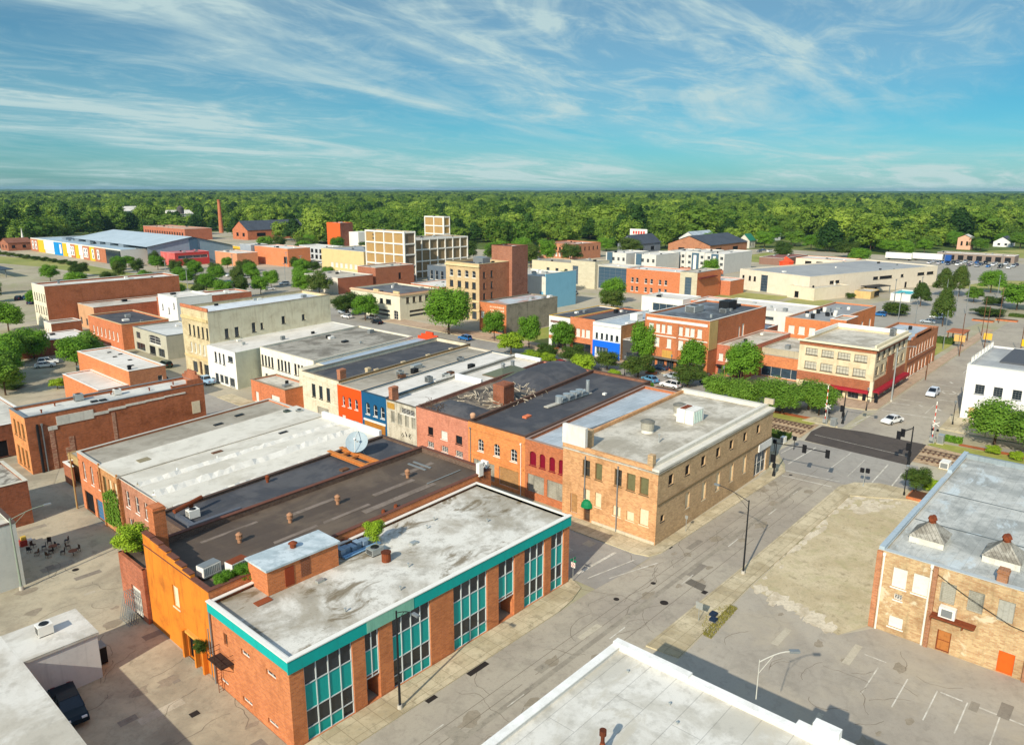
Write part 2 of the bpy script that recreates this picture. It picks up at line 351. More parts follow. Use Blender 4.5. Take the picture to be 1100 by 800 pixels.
# railway: ballast and four short track lengths, broken by the road crossing
BALL = paving('#c0a582', '#a08464', .7, .4, fine=.9); sheet('railway_ballast', [(140.6, 50.4), (151.2, 50.6), (150.6, 240), (140, 240)], .006, BALL); sheet('railway_ballast', [(141, 30.8), (152.2, 31.2), (151.6, 26), (153.6, -60), (143.5, -60), (141.2, 24)], .006, BALL)
RAIL = plain('#8a7a6a', .45, .6, name='rail_steel'); TIE = plain('#5f4434', .95, var=.6, name='sleeper_wood')
for (x, y0, y1, lb) in ((144.1, 51.0, 78, 'near railway track left of the road crossing with brown sleepers'), (148.4, 51.0, 78, 'far railway track left of the road crossing next to the grass strip'), (144.0, -4, 30.4, 'near railway track right of the road crossing, running behind the blue-grey roof'), (148.5, -4, 31, 'far railway track right of the road crossing next to the mulch bed')):
    t = thing('railway_track', lb, 'railway track', (x, y0, 0)); n = int((y1 - y0) / .85)
    for k in range(n): put('sleeper', shared('slp', lambda: MB().box(-1.3, 1.3, -.14, .14, -.02, .14).data('sleeper', TIE)), t, (0, k * .85 + .3, 0))
    for sx in (-.72, .72): bx(t, 'rail', RAIL, (sx - .05, sx + .05, 0, y1 - y0, .14, .28))
# painted markings
PAINT = paving('#d8d2c2', '#aca390', .8, .5, fine=.6)
def marks(name, quads, z=.022):
    m = MB()
    for q in quads: m.face([(x, y, z) for x, y in q])
    return tag(m.build(name, PAINT), kind='structure')
def line(x0, y0, x1, y1, w=.12):
    d = Vector((x1 - x0, y1 - y0)).normalized() * w / 2; n = (-d.y, d.x); return [(x0 + n[0], y0 + n[1]), (x1 + n[0], y1 + n[1]), (x1 - n[0], y1 - n[1]), (x0 - n[0], y0 - n[1])]
marks('lane_marking', [line(75.5, 39.6, 78.5, 39.7), line(88.5, 39.9, 91.6, 39.95), line(102, 40.1, 104.8, 40.1), line(112, 40.4, 114, 40.4), line(37.3, 43.2, 39.0, 43.2), line(44.6, 40.5, 47, 40.5), line(60, 39.6, 63, 39.6)])
marks('stop_line', [line(68.9, 50.6, 76.9, 50.3, .4), line(68.9, 49.0, 77.2, 47.2, .16), line(70.6, 47.0, 78.1, 44.6, .16)]); marks('turn_arrow', [line(72.8, 55.2, 73.5, 54.9, .3), line(73.5, 54.9, 73.9, 56.4, .25), line(71.8, 55.6, 72.9, 55.0, .5)])
marks('crosswalk_line', [line(118.8, 45, 119.4, 37.0, .22), line(121.4, 45.4, 122.5, 36.8, .22), line(125.9, 32.7, 136.4, 33.2, .22), line(126.4, 29.8, 133.8, 30.2, .22), line(124.9, 46.4, 136.9, 46.0, .22), line(129.5, 49.6, 135, 49.3, .2), line(153.8, 46, 156.5, 45, .2), line(156.5, 45.6, 165.1, 44.9, .22), line(171.3, 44.4, 172.2, 33.0, .3), line(125.5, 36.6, 136, 37.0, .1)])
marks('stop_line', [line(178.9, 44.4, 179.8, 41, .3), line(183.6, 44, 184, 39.4, .2), line(189.2, 37.6, 189.6, 33.4, .35), line(204.3, 42.5, 204.7, 35, .25), line(175, 36.6, 183, 36.8, .12), line(126, 40.1, 138.5, 40.1, .1)]); marks('crossing_symbol', [line(196, 37.4, 199.4, 40.0, .35), line(196, 40, 199.4, 37.4, .35), line(196, 34.0, 199.4, 36.6, .35), line(196, 36.6, 199.4, 34.0, .35), line(180.2, 38.4, 181.2, 39.3, .5), line(179.4, 34.6, 180.6, 35.5, .5), line(208, 38.4, 209.2, 39.2, .5), line(240, 39, 246, 39.2, .2), line(258, 39.4, 264, 39.6, .2), line(222, 38.9, 228, 39.0, .2)])
marks('stripe', [line(144.3, 49, 143.2, 32, .12)], .024)
pk = [line(68.7, y, 74.2, y + .05, .12) for y in (16.5, 13.75, 11.1, 8.55, 5.9, 3.2, .5, -2.2)] + [line(74.15, a, 74.1, b, .2) for a, b in ((10.9, 9.0), (8.3, 6.2), (5.6, 3.6), (3, 1))] + [line(75.6, 18.3, 75.6, 16.2, .16)]
marks('parking_line', pk, .01)
GP = marks('parking_line', [line(268 + k * 6, 62, 268 + k * 6, 68, .2) for k in range(9)] + [line(350 + k * 6, 62, 350 + k * 6, 70, .2) for k in range(8)] + [line(180 + k * 4, 330, 180 + k * 4, 336, .2) for k in range(14)], .012)
# stains, patches, manholes on the asphalt
PATCH = paving('#6d665a', '#5c564c', .5, .3, fine=.6)
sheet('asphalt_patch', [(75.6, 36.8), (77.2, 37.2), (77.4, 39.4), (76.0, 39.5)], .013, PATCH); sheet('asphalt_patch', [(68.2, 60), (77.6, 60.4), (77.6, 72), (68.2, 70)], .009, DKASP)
sheet('concrete_pad', [(28.2, 104), (34.8, 104), (34.8, 115.5), (29.5, 114)], .006, ALLEY)
m = MB()
for x, y, r in ((70.3, 39.0, .5), (67.2, 43.6, .35), (73.3, 42.3, .32), (67.2, 35.2, .4), (27.0, 98.5, .4), (120, 44, .3), (30.5, 57.0, .35)): m.cyl(x, y, 0, .025, r, r, 14)
m.box(24.2, 25.0, 60.9, 61.6, 0, .02); m.box(75.2, 76.0, 36.3, 36.9, 0, .02); m.box(45.5, 48.2, 46.2, 46.85, 0, .03); m.box(40, 41.2, 46.3, 46.85, 0, .03); m.box(82.6, 83.4, 45.4, 46, 0, .03); tag(m.build('drain_covers', plain('#2c2622', .8)), kind='structure')

# long seams and wandering cracks sealed with tar
rr = random.Random(17); m = MB()
def crackline(x, y, a, n, st, w):
    p = (x, y); pp = None
    for k in range(n):
        q = (p[0] + st * math.cos(a), p[1] + st * math.sin(a)); d_ = (-math.sin(a) * w * rr.uniform(.5, 1.2), math.cos(a) * w * rr.uniform(.5, 1.2)); cur = ((p[0] + d_[0], p[1] + d_[1]), (p[0] - d_[0], p[1] - d_[1]))
        if pp: m.face([(*pp[0], .014), (*cur[0], .014), (*cur[1], .014), (*pp[1], .014)])
        pp = cur; p = q; a += rr.gauss(0, .35)
for k in range(34): crackline(rr.uniform(30, 118), rr.uniform(37.5, 44.5), rr.choice((0, 1.57, 3.14)) + rr.gauss(0, .3), rr.randrange(6, 16), .6, .03)
for k in range(26): crackline(rr.uniform(52, 80), rr.uniform(0, 31), rr.uniform(0, 6.28), rr.randrange(6, 14), .5, .028)
for k in range(18): crackline(rr.uniform(20, 28), rr.uniform(56, 110), rr.uniform(0, 6.28), rr.randrange(6, 14), .5, .028)
for y in (41.6, 42.9, 38.3): 
    xs = 30
    while xs < 118: crackline(xs, y + rr.gauss(0, .05), 0, 1, 1, .03); m.face([(xs, y - .03, .0135), (xs + 9, y - .03, .0135), (xs + 9, y + .03, .0135), (xs, y + .03, .0135)]); xs += 9 + rr.choice((0, 0, 2))
tag(m.build('tar_cracks', plain('#756a5a', .9)), kind='structure')
m = MB()
for k in range(46):      # oil and repair blotches
    x, y = rr.choice(((rr.uniform(34, 116), rr.uniform(37.5, 45)), (rr.uniform(54, 80), rr.uniform(2, 30)), (rr.uniform(20, 28), rr.uniform(52, 118)))); r = rr.uniform(.25, 1.0); n = 11; rs_ = [r * rr.uniform(.5, 1.2) for q in range(n)]
    m.face([(x + rs_[q] * 1.6 * math.cos(6.283 * q / n), y + rs_[q] * math.sin(6.283 * q / n), .0095 + k * .00008) for q in range(n)])
tag(m.build('asphalt_stains', paving('#8f8470', '#a09480', .7, .8, fine=.5)), kind='structure')

rr = random.Random(29); PT = [paving('#8c8374', '#7b7265', .5, .4, fine=.5), paving('#bdb39c', '#a79c86', .5, .4, fine=.5), paving('#9d9482', '#857c6d', .6, .3, fine=.6)]
for k in range(26):
    x, y = rr.choice(((rr.uniform(34, 114), rr.uniform(37, 44)), (rr.uniform(54, 76), rr.uniform(2, 28)), (rr.uniform(18, 27), rr.uniform(52, 118)), (rr.uniform(69, 76), rr.uniform(52, 110)))); a, b = rr.uniform(.6, 4.5), rr.uniform(.5, 1.6)
    sheet('asphalt_patch', [(x, y), (x + a, y + rr.uniform(-.05, .05)), (x + a, y + b), (x, y + b)], .0088 + k * .00012 + (.004 if y < 45 else 0), PT[k % 3])
sheet('asphalt_patch', [(30, 40.3), (116, 40.3), (116, 40.9), (30, 40.9)], .0132, PT[2]); sheet('rail_yard', [(60, 300), (140, 330), (150, 520), (110, 640), (60, 600), (20, 380)], .0035, paving('#b0a68c', '#93896f', .7, .03, fine=.5, c3='#8c9458'))
for k, (x0, y0, x1, y1) in enumerate(((52, 330, 108, 640), (58, 328, 116, 640), (70, 330, 128, 640))):
    t = thing('yard_track', 'rusty yard track at the far left, %s of three' % ('nearest the edge', 'middle', 'innermost')[k], 'railway track', (x0, y0, 0), math.atan2(y1 - y0, x1 - x0) - R(90)); n = math.hypot(x1 - x0, y1 - y0)
    bx(t, 'track_bed', BALL, (-1.6, 1.6, 0, n, 0, .1)); bx(t, 'rail', RAIL, (-.8, -.6, 0, n, .1, .3)); bx(t, 'rail', RAIL, (.6, .8, 0, n, .1, .3))

m = MB(); rr = random.Random(53)
for k in range(90):      # broken pale concrete at the ragged edge of the gravel lot
    q = rr.random()
    x, y = ((82 + 36 * q, 32.9 + rr.gauss(0, .35)) if k % 3 == 0 else (78.0 + 3 * q, 22 + 10.5 * q + rr.gauss(0, .4)) if k % 3 == 1 else (112 + 8 * q, 31.5 - 4 * q + rr.gauss(0, 1.0))); r = rr.uniform(.3, 1.3); n = 9; rs_ = [r * rr.uniform(.4, 1.3) for _ in range(n)]
    m.face([(x + rs_[i] * 1.5 * math.cos(6.283 * i / n), y + rs_[i] * .7 * math.sin(6.283 * i / n), .0165 + k * .00006) for i in range(n)])
tag(m.build('broken_concrete', paving('#d8cbb0', '#b9a98c', .8, .5, fine=.6)), kind='structure')
# ------------------------------------------------------------------ shared looks
WHITE = plain('#e6e2d6', .5, var=.2); DARKM = plain('#26282a', .5, .3, name='dark_metal'); GREYM = plain('#8d9190', .5, .4, name='grey_metal')
GALV = plain('#b4b8b4', .4, .5, name='galvanised'); RUST = plain('#7d3f22', .85, name='rust', var=.6); CREAMB = plain('#dccfae', .8, var=.35, name='board')
BLACK = plain('#15161a', .6, name='black'); GL = glass(); GLB = glass('#2b3d4a'); WOODP = plain('#6b4a34', .9, var=.5, name='wood')
WRED = plain('#7c1028', .6, name='red_shutter'); OLIVE = plain('#6d6a48', .8, name='board', var=.5); TEALP = plain('#0fa39a', .35, var=.15, name='teal_panel')
SHADE = plain('#b9b3a0', .8, name='blind', var=.3); BROWNG = glass('#3a2c22'); GREYB = plain('#a7a69a', .85, name='board', var=.5)
CONC = paving('#b5ab93', '#a39780', .5, .3, slab=1.8, fine=.35); CONCW = plaster('#cfc8b4', .35)
# style: part name, frame material, pane material, columns, rows, frame width, arch
STY = {
 'sashw': ('window', WHITE, GL, 1, 2, .10, 0), 'sashd': ('window', DARKM, GL, 1, 2, .08, 0), 'sasha': ('window', WHITE, GL, 2, 3, .10, 1),
 'archw': ('window', WHITE, GL, 1, 2, .12, 1), 'grid': ('window', WHITE, GL, 3, 4, .06, 0), 'griddk': ('window', GREYM, GL, 3, 4, .05, 0),
 'wide': ('window', WHITE, GL, 2, 1, .07, 0), 'wide3': ('window', WHITE, GLB, 3, 2, .09, 0), 'trip': ('window', DARKM, SHADE, 4, 2, .07, 0),
 'board': ('boarded_window', CREAMB, CREAMB, 1, 1, .06, 0), 'boardw': ('boarded_window', WHITE, plain('#ddd9cb', .8, var=.35), 1, 1, .08, 0),
 'olive': ('boarded_window', plain('#6a5638', .8), OLIVE, 1, 1, .08, 0), 'half': ('window', plain('#6a5638', .8), glass('#2e2c26'), 1, 2, .1, 0),
 'red': ('shutter', WRED, WRED, 1, 1, .05, 1), 'shop': ('shop_window', GREYM, GL, 3, 1, .08, 0), 'shopw': ('shop_window', WHITE, GLB, 4, 1, .1, 0),
 'door': ('door', WOODP, BROWNG, 1, 2, .14, 0), 'odoor': ('door', plain('#e2601c', .6), plain('#e2601c', .6), 1, 1, .08, 0),
 'rust': ('door', RUST, plain('#b0713a', .8, var=.6), 1, 2, .1, 0), 'garage': ('garage_door', WHITE, plain('#d8d4c8', .7), 1, 5, .06, 0),
 'gblue': ('garage_door', GREYM, plain('#3f6f96', .7), 1, 5, .06, 0), 'blk': ('block_infill', GREYB, plaster('#a8a596', .7, '#55564d', .2), 1, 1, .05, 0),
 'block2': ('block_infill', GREYB, GREYB, 3, 1, .07, 0), 'curt': ('window', GREYM, GLB, 5, 6, .1, 0), 'pale': ('window', WHITE, plain('#cfd2c8', .5), 1, 2, .1, 0),
 'tan': ('brick_panel', WHITE, brick('#a8793c', '#8f6530', .3), 1, 1, .01, 0), 'wooden': ('loading_door', GREYM, plaster('#a5763f', .4), 1, 1, .1, 0),
 'dk': ('window', DARKM, BLACK, 1, 1, .08, 0),
}
def win_meshes(w, h, sty):
    nm, fm, pm, nc, nr, ft, arch = STY[sty]; w = round(w, 1); h = round(h, 1)
    def mk():
        f = MB(); d0, d1 = -.03, .07
        f.box(-w / 2, -w / 2 + ft, d0, d1, 0, h); f.box(w / 2 - ft, w / 2, d0, d1, 0, h)
        f.box(-w / 2 + ft, w / 2 - ft, d0, d1, 0, ft); f.box(-w / 2 + ft, w / 2 - ft, d0, d1, h - ft, h)
        for k in range(1, nc): x = -w / 2 + w * k / nc; f.box(x - ft * .3, x + ft * .3, d0 + .01, d1, ft, h - ft)
        for k in range(1, nr): z = h * k / nr; f.box(-w / 2 + ft, w / 2 - ft, d0 + .02, d1 - .01, z - ft * .3, z + ft * .3)
        if nm in ('window', 'boarded_window', 'shutter') and sty != 'wide': f.box(-w / 2 - .12, w / 2 + .12, -.27, .0, -.14, -.01)
        p = MB(); p.box(-w / 2 + ft * .5, w / 2 - ft * .5, .03, .06, ft * .5, h - ft * .5)
        return f.data(nm, fm), p.data('pane', pm)
    def one():
        f = MB(); f.box(-w / 2, -w / 2 + ft, -.03, .07, 0, h); f.box(w / 2 - ft, w / 2, -.03, .07, 0, h)
        f.box(-w / 2 + ft, w / 2 - ft, -.03, .07, 0, ft); f.box(-w / 2 + ft, w / 2 - ft, -.03, .07, h - ft, h)
        for k in range(1, nc): x = -w / 2 + w * k / nc; f.box(x - ft * .3, x + ft * .3, -.02, .07, ft, h - ft)
        for k in range(1, nr): z = h * k / nr; f.box(-w / 2 + ft, w / 2 - ft, -.01, .06, z - ft * .3, z + ft * .3)
        if nm in ('window', 'boarded_window'): f.box(-w / 2 - .15, w / 2 + .15, -.29, .0, -.18, -.01)
        f.box(-w / 2 + ft * .5, w / 2 - ft * .5, .03, .06, ft * .5, h - ft * .5, 1)
        return f.data(nm, [fm, pm])
    return (w, h, sty), mk, one
def put_win(root, side, s0, s1, z0, z1, sty, W, D, near=True, depth=.2):
    nm = STY[sty][0]; key, mk, one = win_meshes(s1 - s0, z1 - z0, sty); c = (s0 + s1) / 2
    loc, rz = {'S': ((c, depth, z0), 0), 'W': ((depth, c, z0), R(-90)), 'N': ((c, D - depth, z0), R(180)), 'E': ((W - depth, c, z0), R(90))}[side]
    if near:
        f, p = shared(('w2',) + key, mk); o = put(nm, f, root, loc, rz); put('pane', p, o)
    else:
        o = put(nm, shared(('w1',) + key, one), root, loc, rz)
    return o
def facade(mb, length, H, ops, xf, m, depth=.2):
    """wall sheet with real openings and reveals; xf maps (s, depth, z) to local space"""
    xs = sorted({0., length, *[o[0] for o in ops], *[o[1] for o in ops]}); zs = sorted({-.3, H, *[o[2] for o in ops], *[o[3] for o in ops]})
    for a, b in zip(xs, xs[1:]):
        run = None
        for c, d in zip(zs, zs[1:]):
            mx, mz = (a + b) / 2, (c + d) / 2
            hole = any(o[0] < mx < o[1] and o[2] < mz < o[3] for o in ops)
            if hole:
                if run is not None: mb.face([xf(a, 0, run), xf(b, 0, run), xf(b, 0, c), xf(a, 0, c)], m); run = None
            elif run is None: run = c
        if run is not None: mb.face([xf(a, 0, run), xf(b, 0, run), xf(b, 0, H), xf(a, 0, H)], m)
    for o in ops:
        a, b, c, d = o[:4]; q = depth + .08
        mb.face([xf(a, 0, c), xf(b, 0, c), xf(b, q, c), xf(a, q, c)], m); mb.face([xf(a, 0, d), xf(b, 0, d), xf(b, q, d), xf(a, q, d)], m)
        mb.face([xf(a, 0, c), xf(a, q, c), xf(a, q, d), xf(a, 0, d)], m); mb.face([xf(b, 0, c), xf(b, q, c), xf(b, q, d), xf(b, 0, d)], m)
        if STY[o[4]][6]:
            w = b - a; r = min(.5, (d - c) * .3, w * .4); n = 6; prev = None
            for k in range(n + 1):
                t = math.pi * k / n; p = (a + w / 2 - math.cos(t) * w / 2, d - r + math.sin(t) * r)
                if prev: mb.face([xf(prev[0], 0, prev[1]), xf(p[0], 0, p[1]), xf(p[0], 0, d), xf(prev[0], 0, d)], m)
                prev = p
def row(side, s0, s1, n, w, z0, z1, sty):
    """n openings of width w evenly from s0 to s1 (outer edges)"""
    if n == 1: return [(side, (s0 + s1 - w) / 2, (s0 + s1 + w) / 2, z0, z1, sty)]
    st = (s1 - s0 - w) / (n - 1); return [(side, s0 + st * k, s0 + st * k + w, z0, z1, sty) for k in range(n)]
def bld(name, label, cat, u0, v0, W, D, h, wall, roof, cap=None, ops=(), par=.6, pt=.35, sides=None, near=True, rz=0, group=None, depth=.2, slope=0., hs=None, base=None, absop=True):
    """one building; ops given with s in world metres along the wall (absop) or local"""
    root = thing(name, label, cat, (u0, v0, 0), rz, group)
    mats = [wall]; sm = {'W': 0, 'S': 0, 'E': 0, 'N': 0}
    for k, m in (sides or {}).items(): mats.append(m); sm[k] = len(mats) - 1
    xfs = {'S': lambda s, d, z: (s, d, z), 'W': lambda s, d, z: (d, s, z), 'N': lambda s, d, z: (s, D - d, z), 'E': lambda s, d, z: (W - d, s, z)}
    lops = []
    for o in ops:
        off = 0 if not absop else (u0 if o[0] in 'SN' else v0); lops.append((o[0], o[1] - off, o[2] - off) + tuple(o[3:]))
    mb = MB(); hh = {'W': h, 'S': h, 'E': h, 'N': h}; hh.update(hs or {})
    for sd_ in 'WSEN':
        ln = W if sd_ in 'SN' else D
        facade(mb, ln, hh[sd_], [o[1:6] for o in lops if o[0] == sd_], xfs[sd_], sm[sd_], depth)
    zr = h - par
    if par > .05:
        for sd_ in 'WSEN':      # inner parapet faces
            ln = W if sd_ in 'SN' else D; xf = xfs[sd_]; mb.face([xf(pt, pt, zr - .9), xf(ln - pt, pt, zr - .9), xf(ln - pt, pt, hh[sd_]), xf(pt, pt, hh[sd_])], sm[sd_])
        for sd_ in 'WSEN':
            ln = W if sd_ in 'SN' else D; xf = xfs[sd_]; q = hh[sd_]; mb.face([xf(0, 0, q), xf(ln, 0, q), xf(ln, pt, q), xf(0, pt, q)], sm[sd_])
            if q > h: mb.face([xf(0, 0, h), xf(0, pt, h), xf(0, pt, q), xf(0, 0, q)], sm[sd_]); mb.face([xf(ln, 0, h), xf(ln, pt, h), xf(ln, pt, q), xf(ln, 0, q)], sm[sd_])
    mb.build('wall', mats, root)
    r = MB(); nx, ny = max(1, int(W / 4)), max(1, int(D / 4)); e = pt if par > .05 else -.15; rr = random.Random(int(u0 * 7 + v0))
    def Z(i, j):
        b = 0 if i in (0, nx) or j in (0, ny) else rr.uniform(-.04, .05); return zr + .01 - slope * (i / nx) + b
    g = [[(e + (W - 2 * e) * i / nx, e + (D - 2 * e) * j / ny, Z(i, j)) for j in range(ny + 1)] for i in range(nx + 1)]
    for i in range(nx):
        for j in range(ny): r.face([g[i][j], g[i + 1][j], g[i + 1][j + 1], g[i][j + 1]])
    if par <= .05: r.box(e, W - e, e, D - e, zr - .25, zr - .06)
    rf = r.build('roof', roof, root)
    if cap and par > .05:
        c = MB(); q = pt + .06; t = .09
        c.box(-.07, W + .07, -.07, q, hh['S'], hh['S'] + t); c.box(-.07, W + .07, D - q, D + .07, hh['N'], hh['N'] + t)
        c.box(-.07, q, q, D - q, hh['W'], hh['W'] + t); c.box(W - q, W + .07, q, D - q, hh['E'], hh['E'] + t)
        c.build('parapet_cap', cap, root)
    if not near and W * D > 90:
        for k in range(min(7, 2 + int(W * D / 220))):
            x, y = rr.uniform(1.5, W - 1.8), rr.uniform(1.5, D - 1.8); q = rr.uniform(.3, .9)
            bx(rf, 'roof_unit', (GALV, WHITE, GREYM, DARKM)[(k + int(u0)) % 4], (x - q, x + q, y - q * .7, y + q * .7, zr - slope * x / W, zr + rr.uniform(.4, 1.1)))
    for o in lops: put_win(root, o[0], o[1], o[2], o[3], o[4], o[5], W, D, near, depth)
    return root, rf, zr
def turb(roof, x, y, z, s=1., m=None):
    t = MB(); t.cyl(x, y, z - .1, z + .5 * s, .22 * s, .2 * s, 10); t.cyl(x, y, z + .5 * s, z + .62 * s, .34 * s, .34 * s, 12)
    t.cyl(x, y, z + .62 * s, z + .95 * s, .27 * s, .36 * s, 12); t.cyl(x, y, z + .95 * s, z + 1.15 * s, .36 * s, .12 * s, 12)
    return t.build('turbine_vent', m or RUST, roof)
def pipe(roof, x, y, z, h=.6, r=.09, m=None): return MB().cyl(x, y, z - .1, z + h, r, r, 8).cyl(x, y, z + h, z + h + .1, r * 1.7, r * 1.7, 8).build('vent_pipe', m or GALV, roof)
def ac(u, v, z, label, w=1.1, d=.9, h=.9, m=None, rz=0, cat='air conditioner', group=None):
    t = thing('air_conditioner', label, cat, (u, v, z), rz, group); m = m or GALV
    b = MB().box(-w / 2, w / 2, -d / 2, d / 2, .12, h); b.build('casing', m, t)
    MB().box(-w / 2 + .05, w / 2 - .05, -d / 2 + .05, d / 2 - .05, 0, .12).build('skid', DARKM, t)
    MB().cyl(0, 0, h, h + .08, min(w, d) * .4, min(w, d) * .36, 14).build('fan_guard', DARKM, t)
    g = MB()
    for k in range(5): z0 = .22 + k * (h - .3) / 5; g.box(-w / 2 - .02, -w / 2, -d * .4, d * .4, z0, z0 + (h - .3) / 9)
    g.build('grille', DARKM, t); return t
def hatch(roof, x, y, z, w=1, d=.8, h=.3, m=None, name='skylight'): return MB().box(x - w / 2, x + w / 2, y - d / 2, y + d / 2, z - .05, z + h).build(name, m or DARKM, roof)
def chimney(roof, x, y, z, w, d, h, m, capm=None):
    c = MB().box(x - w / 2, x + w / 2, y - d / 2, y + d / 2, z - .5, z + h).box(x - w / 2 - .08, x + w / 2 + .08, y - d / 2 - .08, y + d / 2 + .08, z + h - .35, z + h - .2)
    return c.build('chimney', m, roof)
def drain(root, side, s, z1, W, D, m=None, r=.07):
    x, y = {'W': (-.12, s), 'S': (s, -.12), 'E': (W + .12, s), 'N': (s, D + .12)}[side]
    return MB().cyl(x, y, 0, z1, r, r, 6).box(x - .14, x + .14, y - .14, y + .14, z1, z1 + .3).build('downpipe', m or GREYM, root)
def skew(root, ks, kn, D):
    """lots are not square: lean the side walls by ks (near side) and kn (far side)"""
    f = lambda x, y: y + x * (ks + (kn - ks) * min(max(y / D, -.1), 1.1))
    for ch in KIDS.get(root.name, []):
        if tuple(ch.location) == (0, 0, 0) and ch.data and ch.data.users == 1:
            for v in ch.data.vertices: v.co.y = f(v.co.x, v.co.y)
            for g in KIDS.get(ch.name, []):
                if tuple(g.location) == (0, 0, 0) and g.data.users == 1:
                    for v in g.data.vertices: v.co.y = f(v.co.x, v.co.y)
        else: ch.location.y = f(ch.location.x, ch.location.y)
# ================================================================== NEAR BUILDINGS
B_OR = brick('#d8742c', '#b85a20', .35); B_PAINT = plaster('#dd8428', .7, '#96541f'); B_TEAL = brick('#cc7634', '#b45f28', .38)
B_RED = brick('#a8502e', '#8a3d24', .5); B_DRED = brick('#96462a', '#7c3620', .55); B_PINK = brick('#bb7a5c', '#9f6248', .5); B_TAN = brick('#d39c66', '#b27a48', .5)
B_SIDE = brick('#c2a078', '#a58460', .4); B_SALM = brick('#cf7f62', '#b8694e', .4); B_ORB = brick('#e0882e', '#c87020', .35); B_RW = brick('#c0582e', '#a04622', .4)
B_CREAM = plaster('#e3dac0', .35, '#8d7c58', .3); B_YEL = plaster('#d9c9a0', .5, '#8a6c40', .4)
R_WHITE = roofing('#e0dace', '#b3ab9a', .4, .10, 1.6, .84); R_MEMB = roofing('#dad4c4', '#b7af9c', .5, .10, 5.2, .86, spots=.1); R_TEAL = roofing('#d9d5c8', '#8f846e', .75, .09, 0, .8, spots=.8, ponds='#6f6044')
R_BLACK = roofing('#45464a', '#636160', .6, .15, 1.5, .7, spots=.2); R_BROWN = roofing('#574b41', '#776857', .6, .10, 1.3, .8); R_GREY = roofing('#cdc6b5', '#968d7a', .7, .16, 1.2, .8, spots=.7)
R_BLUE = roofing('#c3c3ba', '#7c807c', .6, .14, 1.1, .82, spots=.8, ponds='#c6cfce'); R_SILVER = roofing('#b9c2c6', '#7f8a90', .4, .12, .9, .7, rough=.45); R_TAN = roofing('#aba392', '#837a68', .5, .12, 1.4, .8)

# --- teal two-storey office -------------------------------------------------
TW = [(28.2, 29.6, 'p'), (29.6, 34.6, 4), (34.6, 36.0, 'p'), (36.0, 37.6, 'd'), (37.6, 39.2, 'p'), (39.2, 44.0, 4), (44.0, 47.2, 'p'), (47.2, 52.2, 4), (52.2, 54.0, 'p'), (54.0, 56.6, 'e'), (56.6, 58.3, 'p'), (58.3, 61.9, 3), (61.9, 63.1, 'p'), (63.1, 65.5, 2), (65.5, 66.6, 'p')]
ops = [('S', a, b, .05, 7.55, 'dk') for a, b, k in TW if k != 'p']
wn_ = [('W', 56.9, 58.4, 5.75, 6.35, 'wide'), ('W', 52.5, 54.1, 5.75, 6.35, 'wide'), ('W', 61.6, 63.1, .6, 1.15, 'wide'), ('W', 57.2, 58.9, .6, 1.15, 'wide'), ('W', 52.8, 54.5, .6, 1.15, 'wide'), ('W', 60.9, 61.6, 5.3, 6.6, 'door')]
teal, tr, tz = bld('office_building', 'long two-storey orange brick office block with bright teal panels and stained white roof', 'building', 28.2, 50.3, 38.4, 13.8, 8.75, B_TEAL, R_TEAL, WHITE, wn_, par=.35, pt=.3)
# cut: the street front is rebuilt bay by bay, so its own wall sheet is replaced
for ch in KIDS[teal.name]:
    if ch.name.startswith('wall'):
        mb = MB(); W, D, h = 38.4, 13.8, 8.75
        facade(mb, W, h, [(a - 28.2, b - 28.2, .05, 7.55, 'dk') for a, b, k in TW if k != 'p'], lambda s, d, z: (s, d, z), 0, .35)
        facade(mb, D, h, [(o[1] - 50.3, o[2] - 50.3) + o[3:] for o in wn_], lambda s, d, z: (d, s, z), 0)
        facade(mb, W, h, [], lambda s, d, z: (s, D - d, z), 0); facade(mb, D, h, [], lambda s, d, z: (W - d, s, z), 0)
        ch.data = mb.data('wall', B_TEAL)
f = MB(); f.box(-.14, 38.54, -.14, .0, 7.55, 8.78); f.box(-.14, 0, 0, 13.9, 7.75, 8.78); f.box(38.4, 38.54, 0, 13.9, 7.55, 8.78); f.build('fascia', plaster('#0fa79c', .25, '#2b6f6a'), teal)
bx(teal, 'faded_fascia_panel', plaster('#86bfa4', .5, '#5f8f7c'), (8.0, 13.6, -.17, -.141, 7.56, 8.77))
c = MB(); c.box(-.2, 38.6, -.2, .25, 8.78, 8.88); c.box(-.2, .25, .25, 14.0, 8.78, 8.88); c.build('roof_edge', WHITE, teal)
FRM = plain('#c9cfcb', .4, var=.2, name='aluminium')
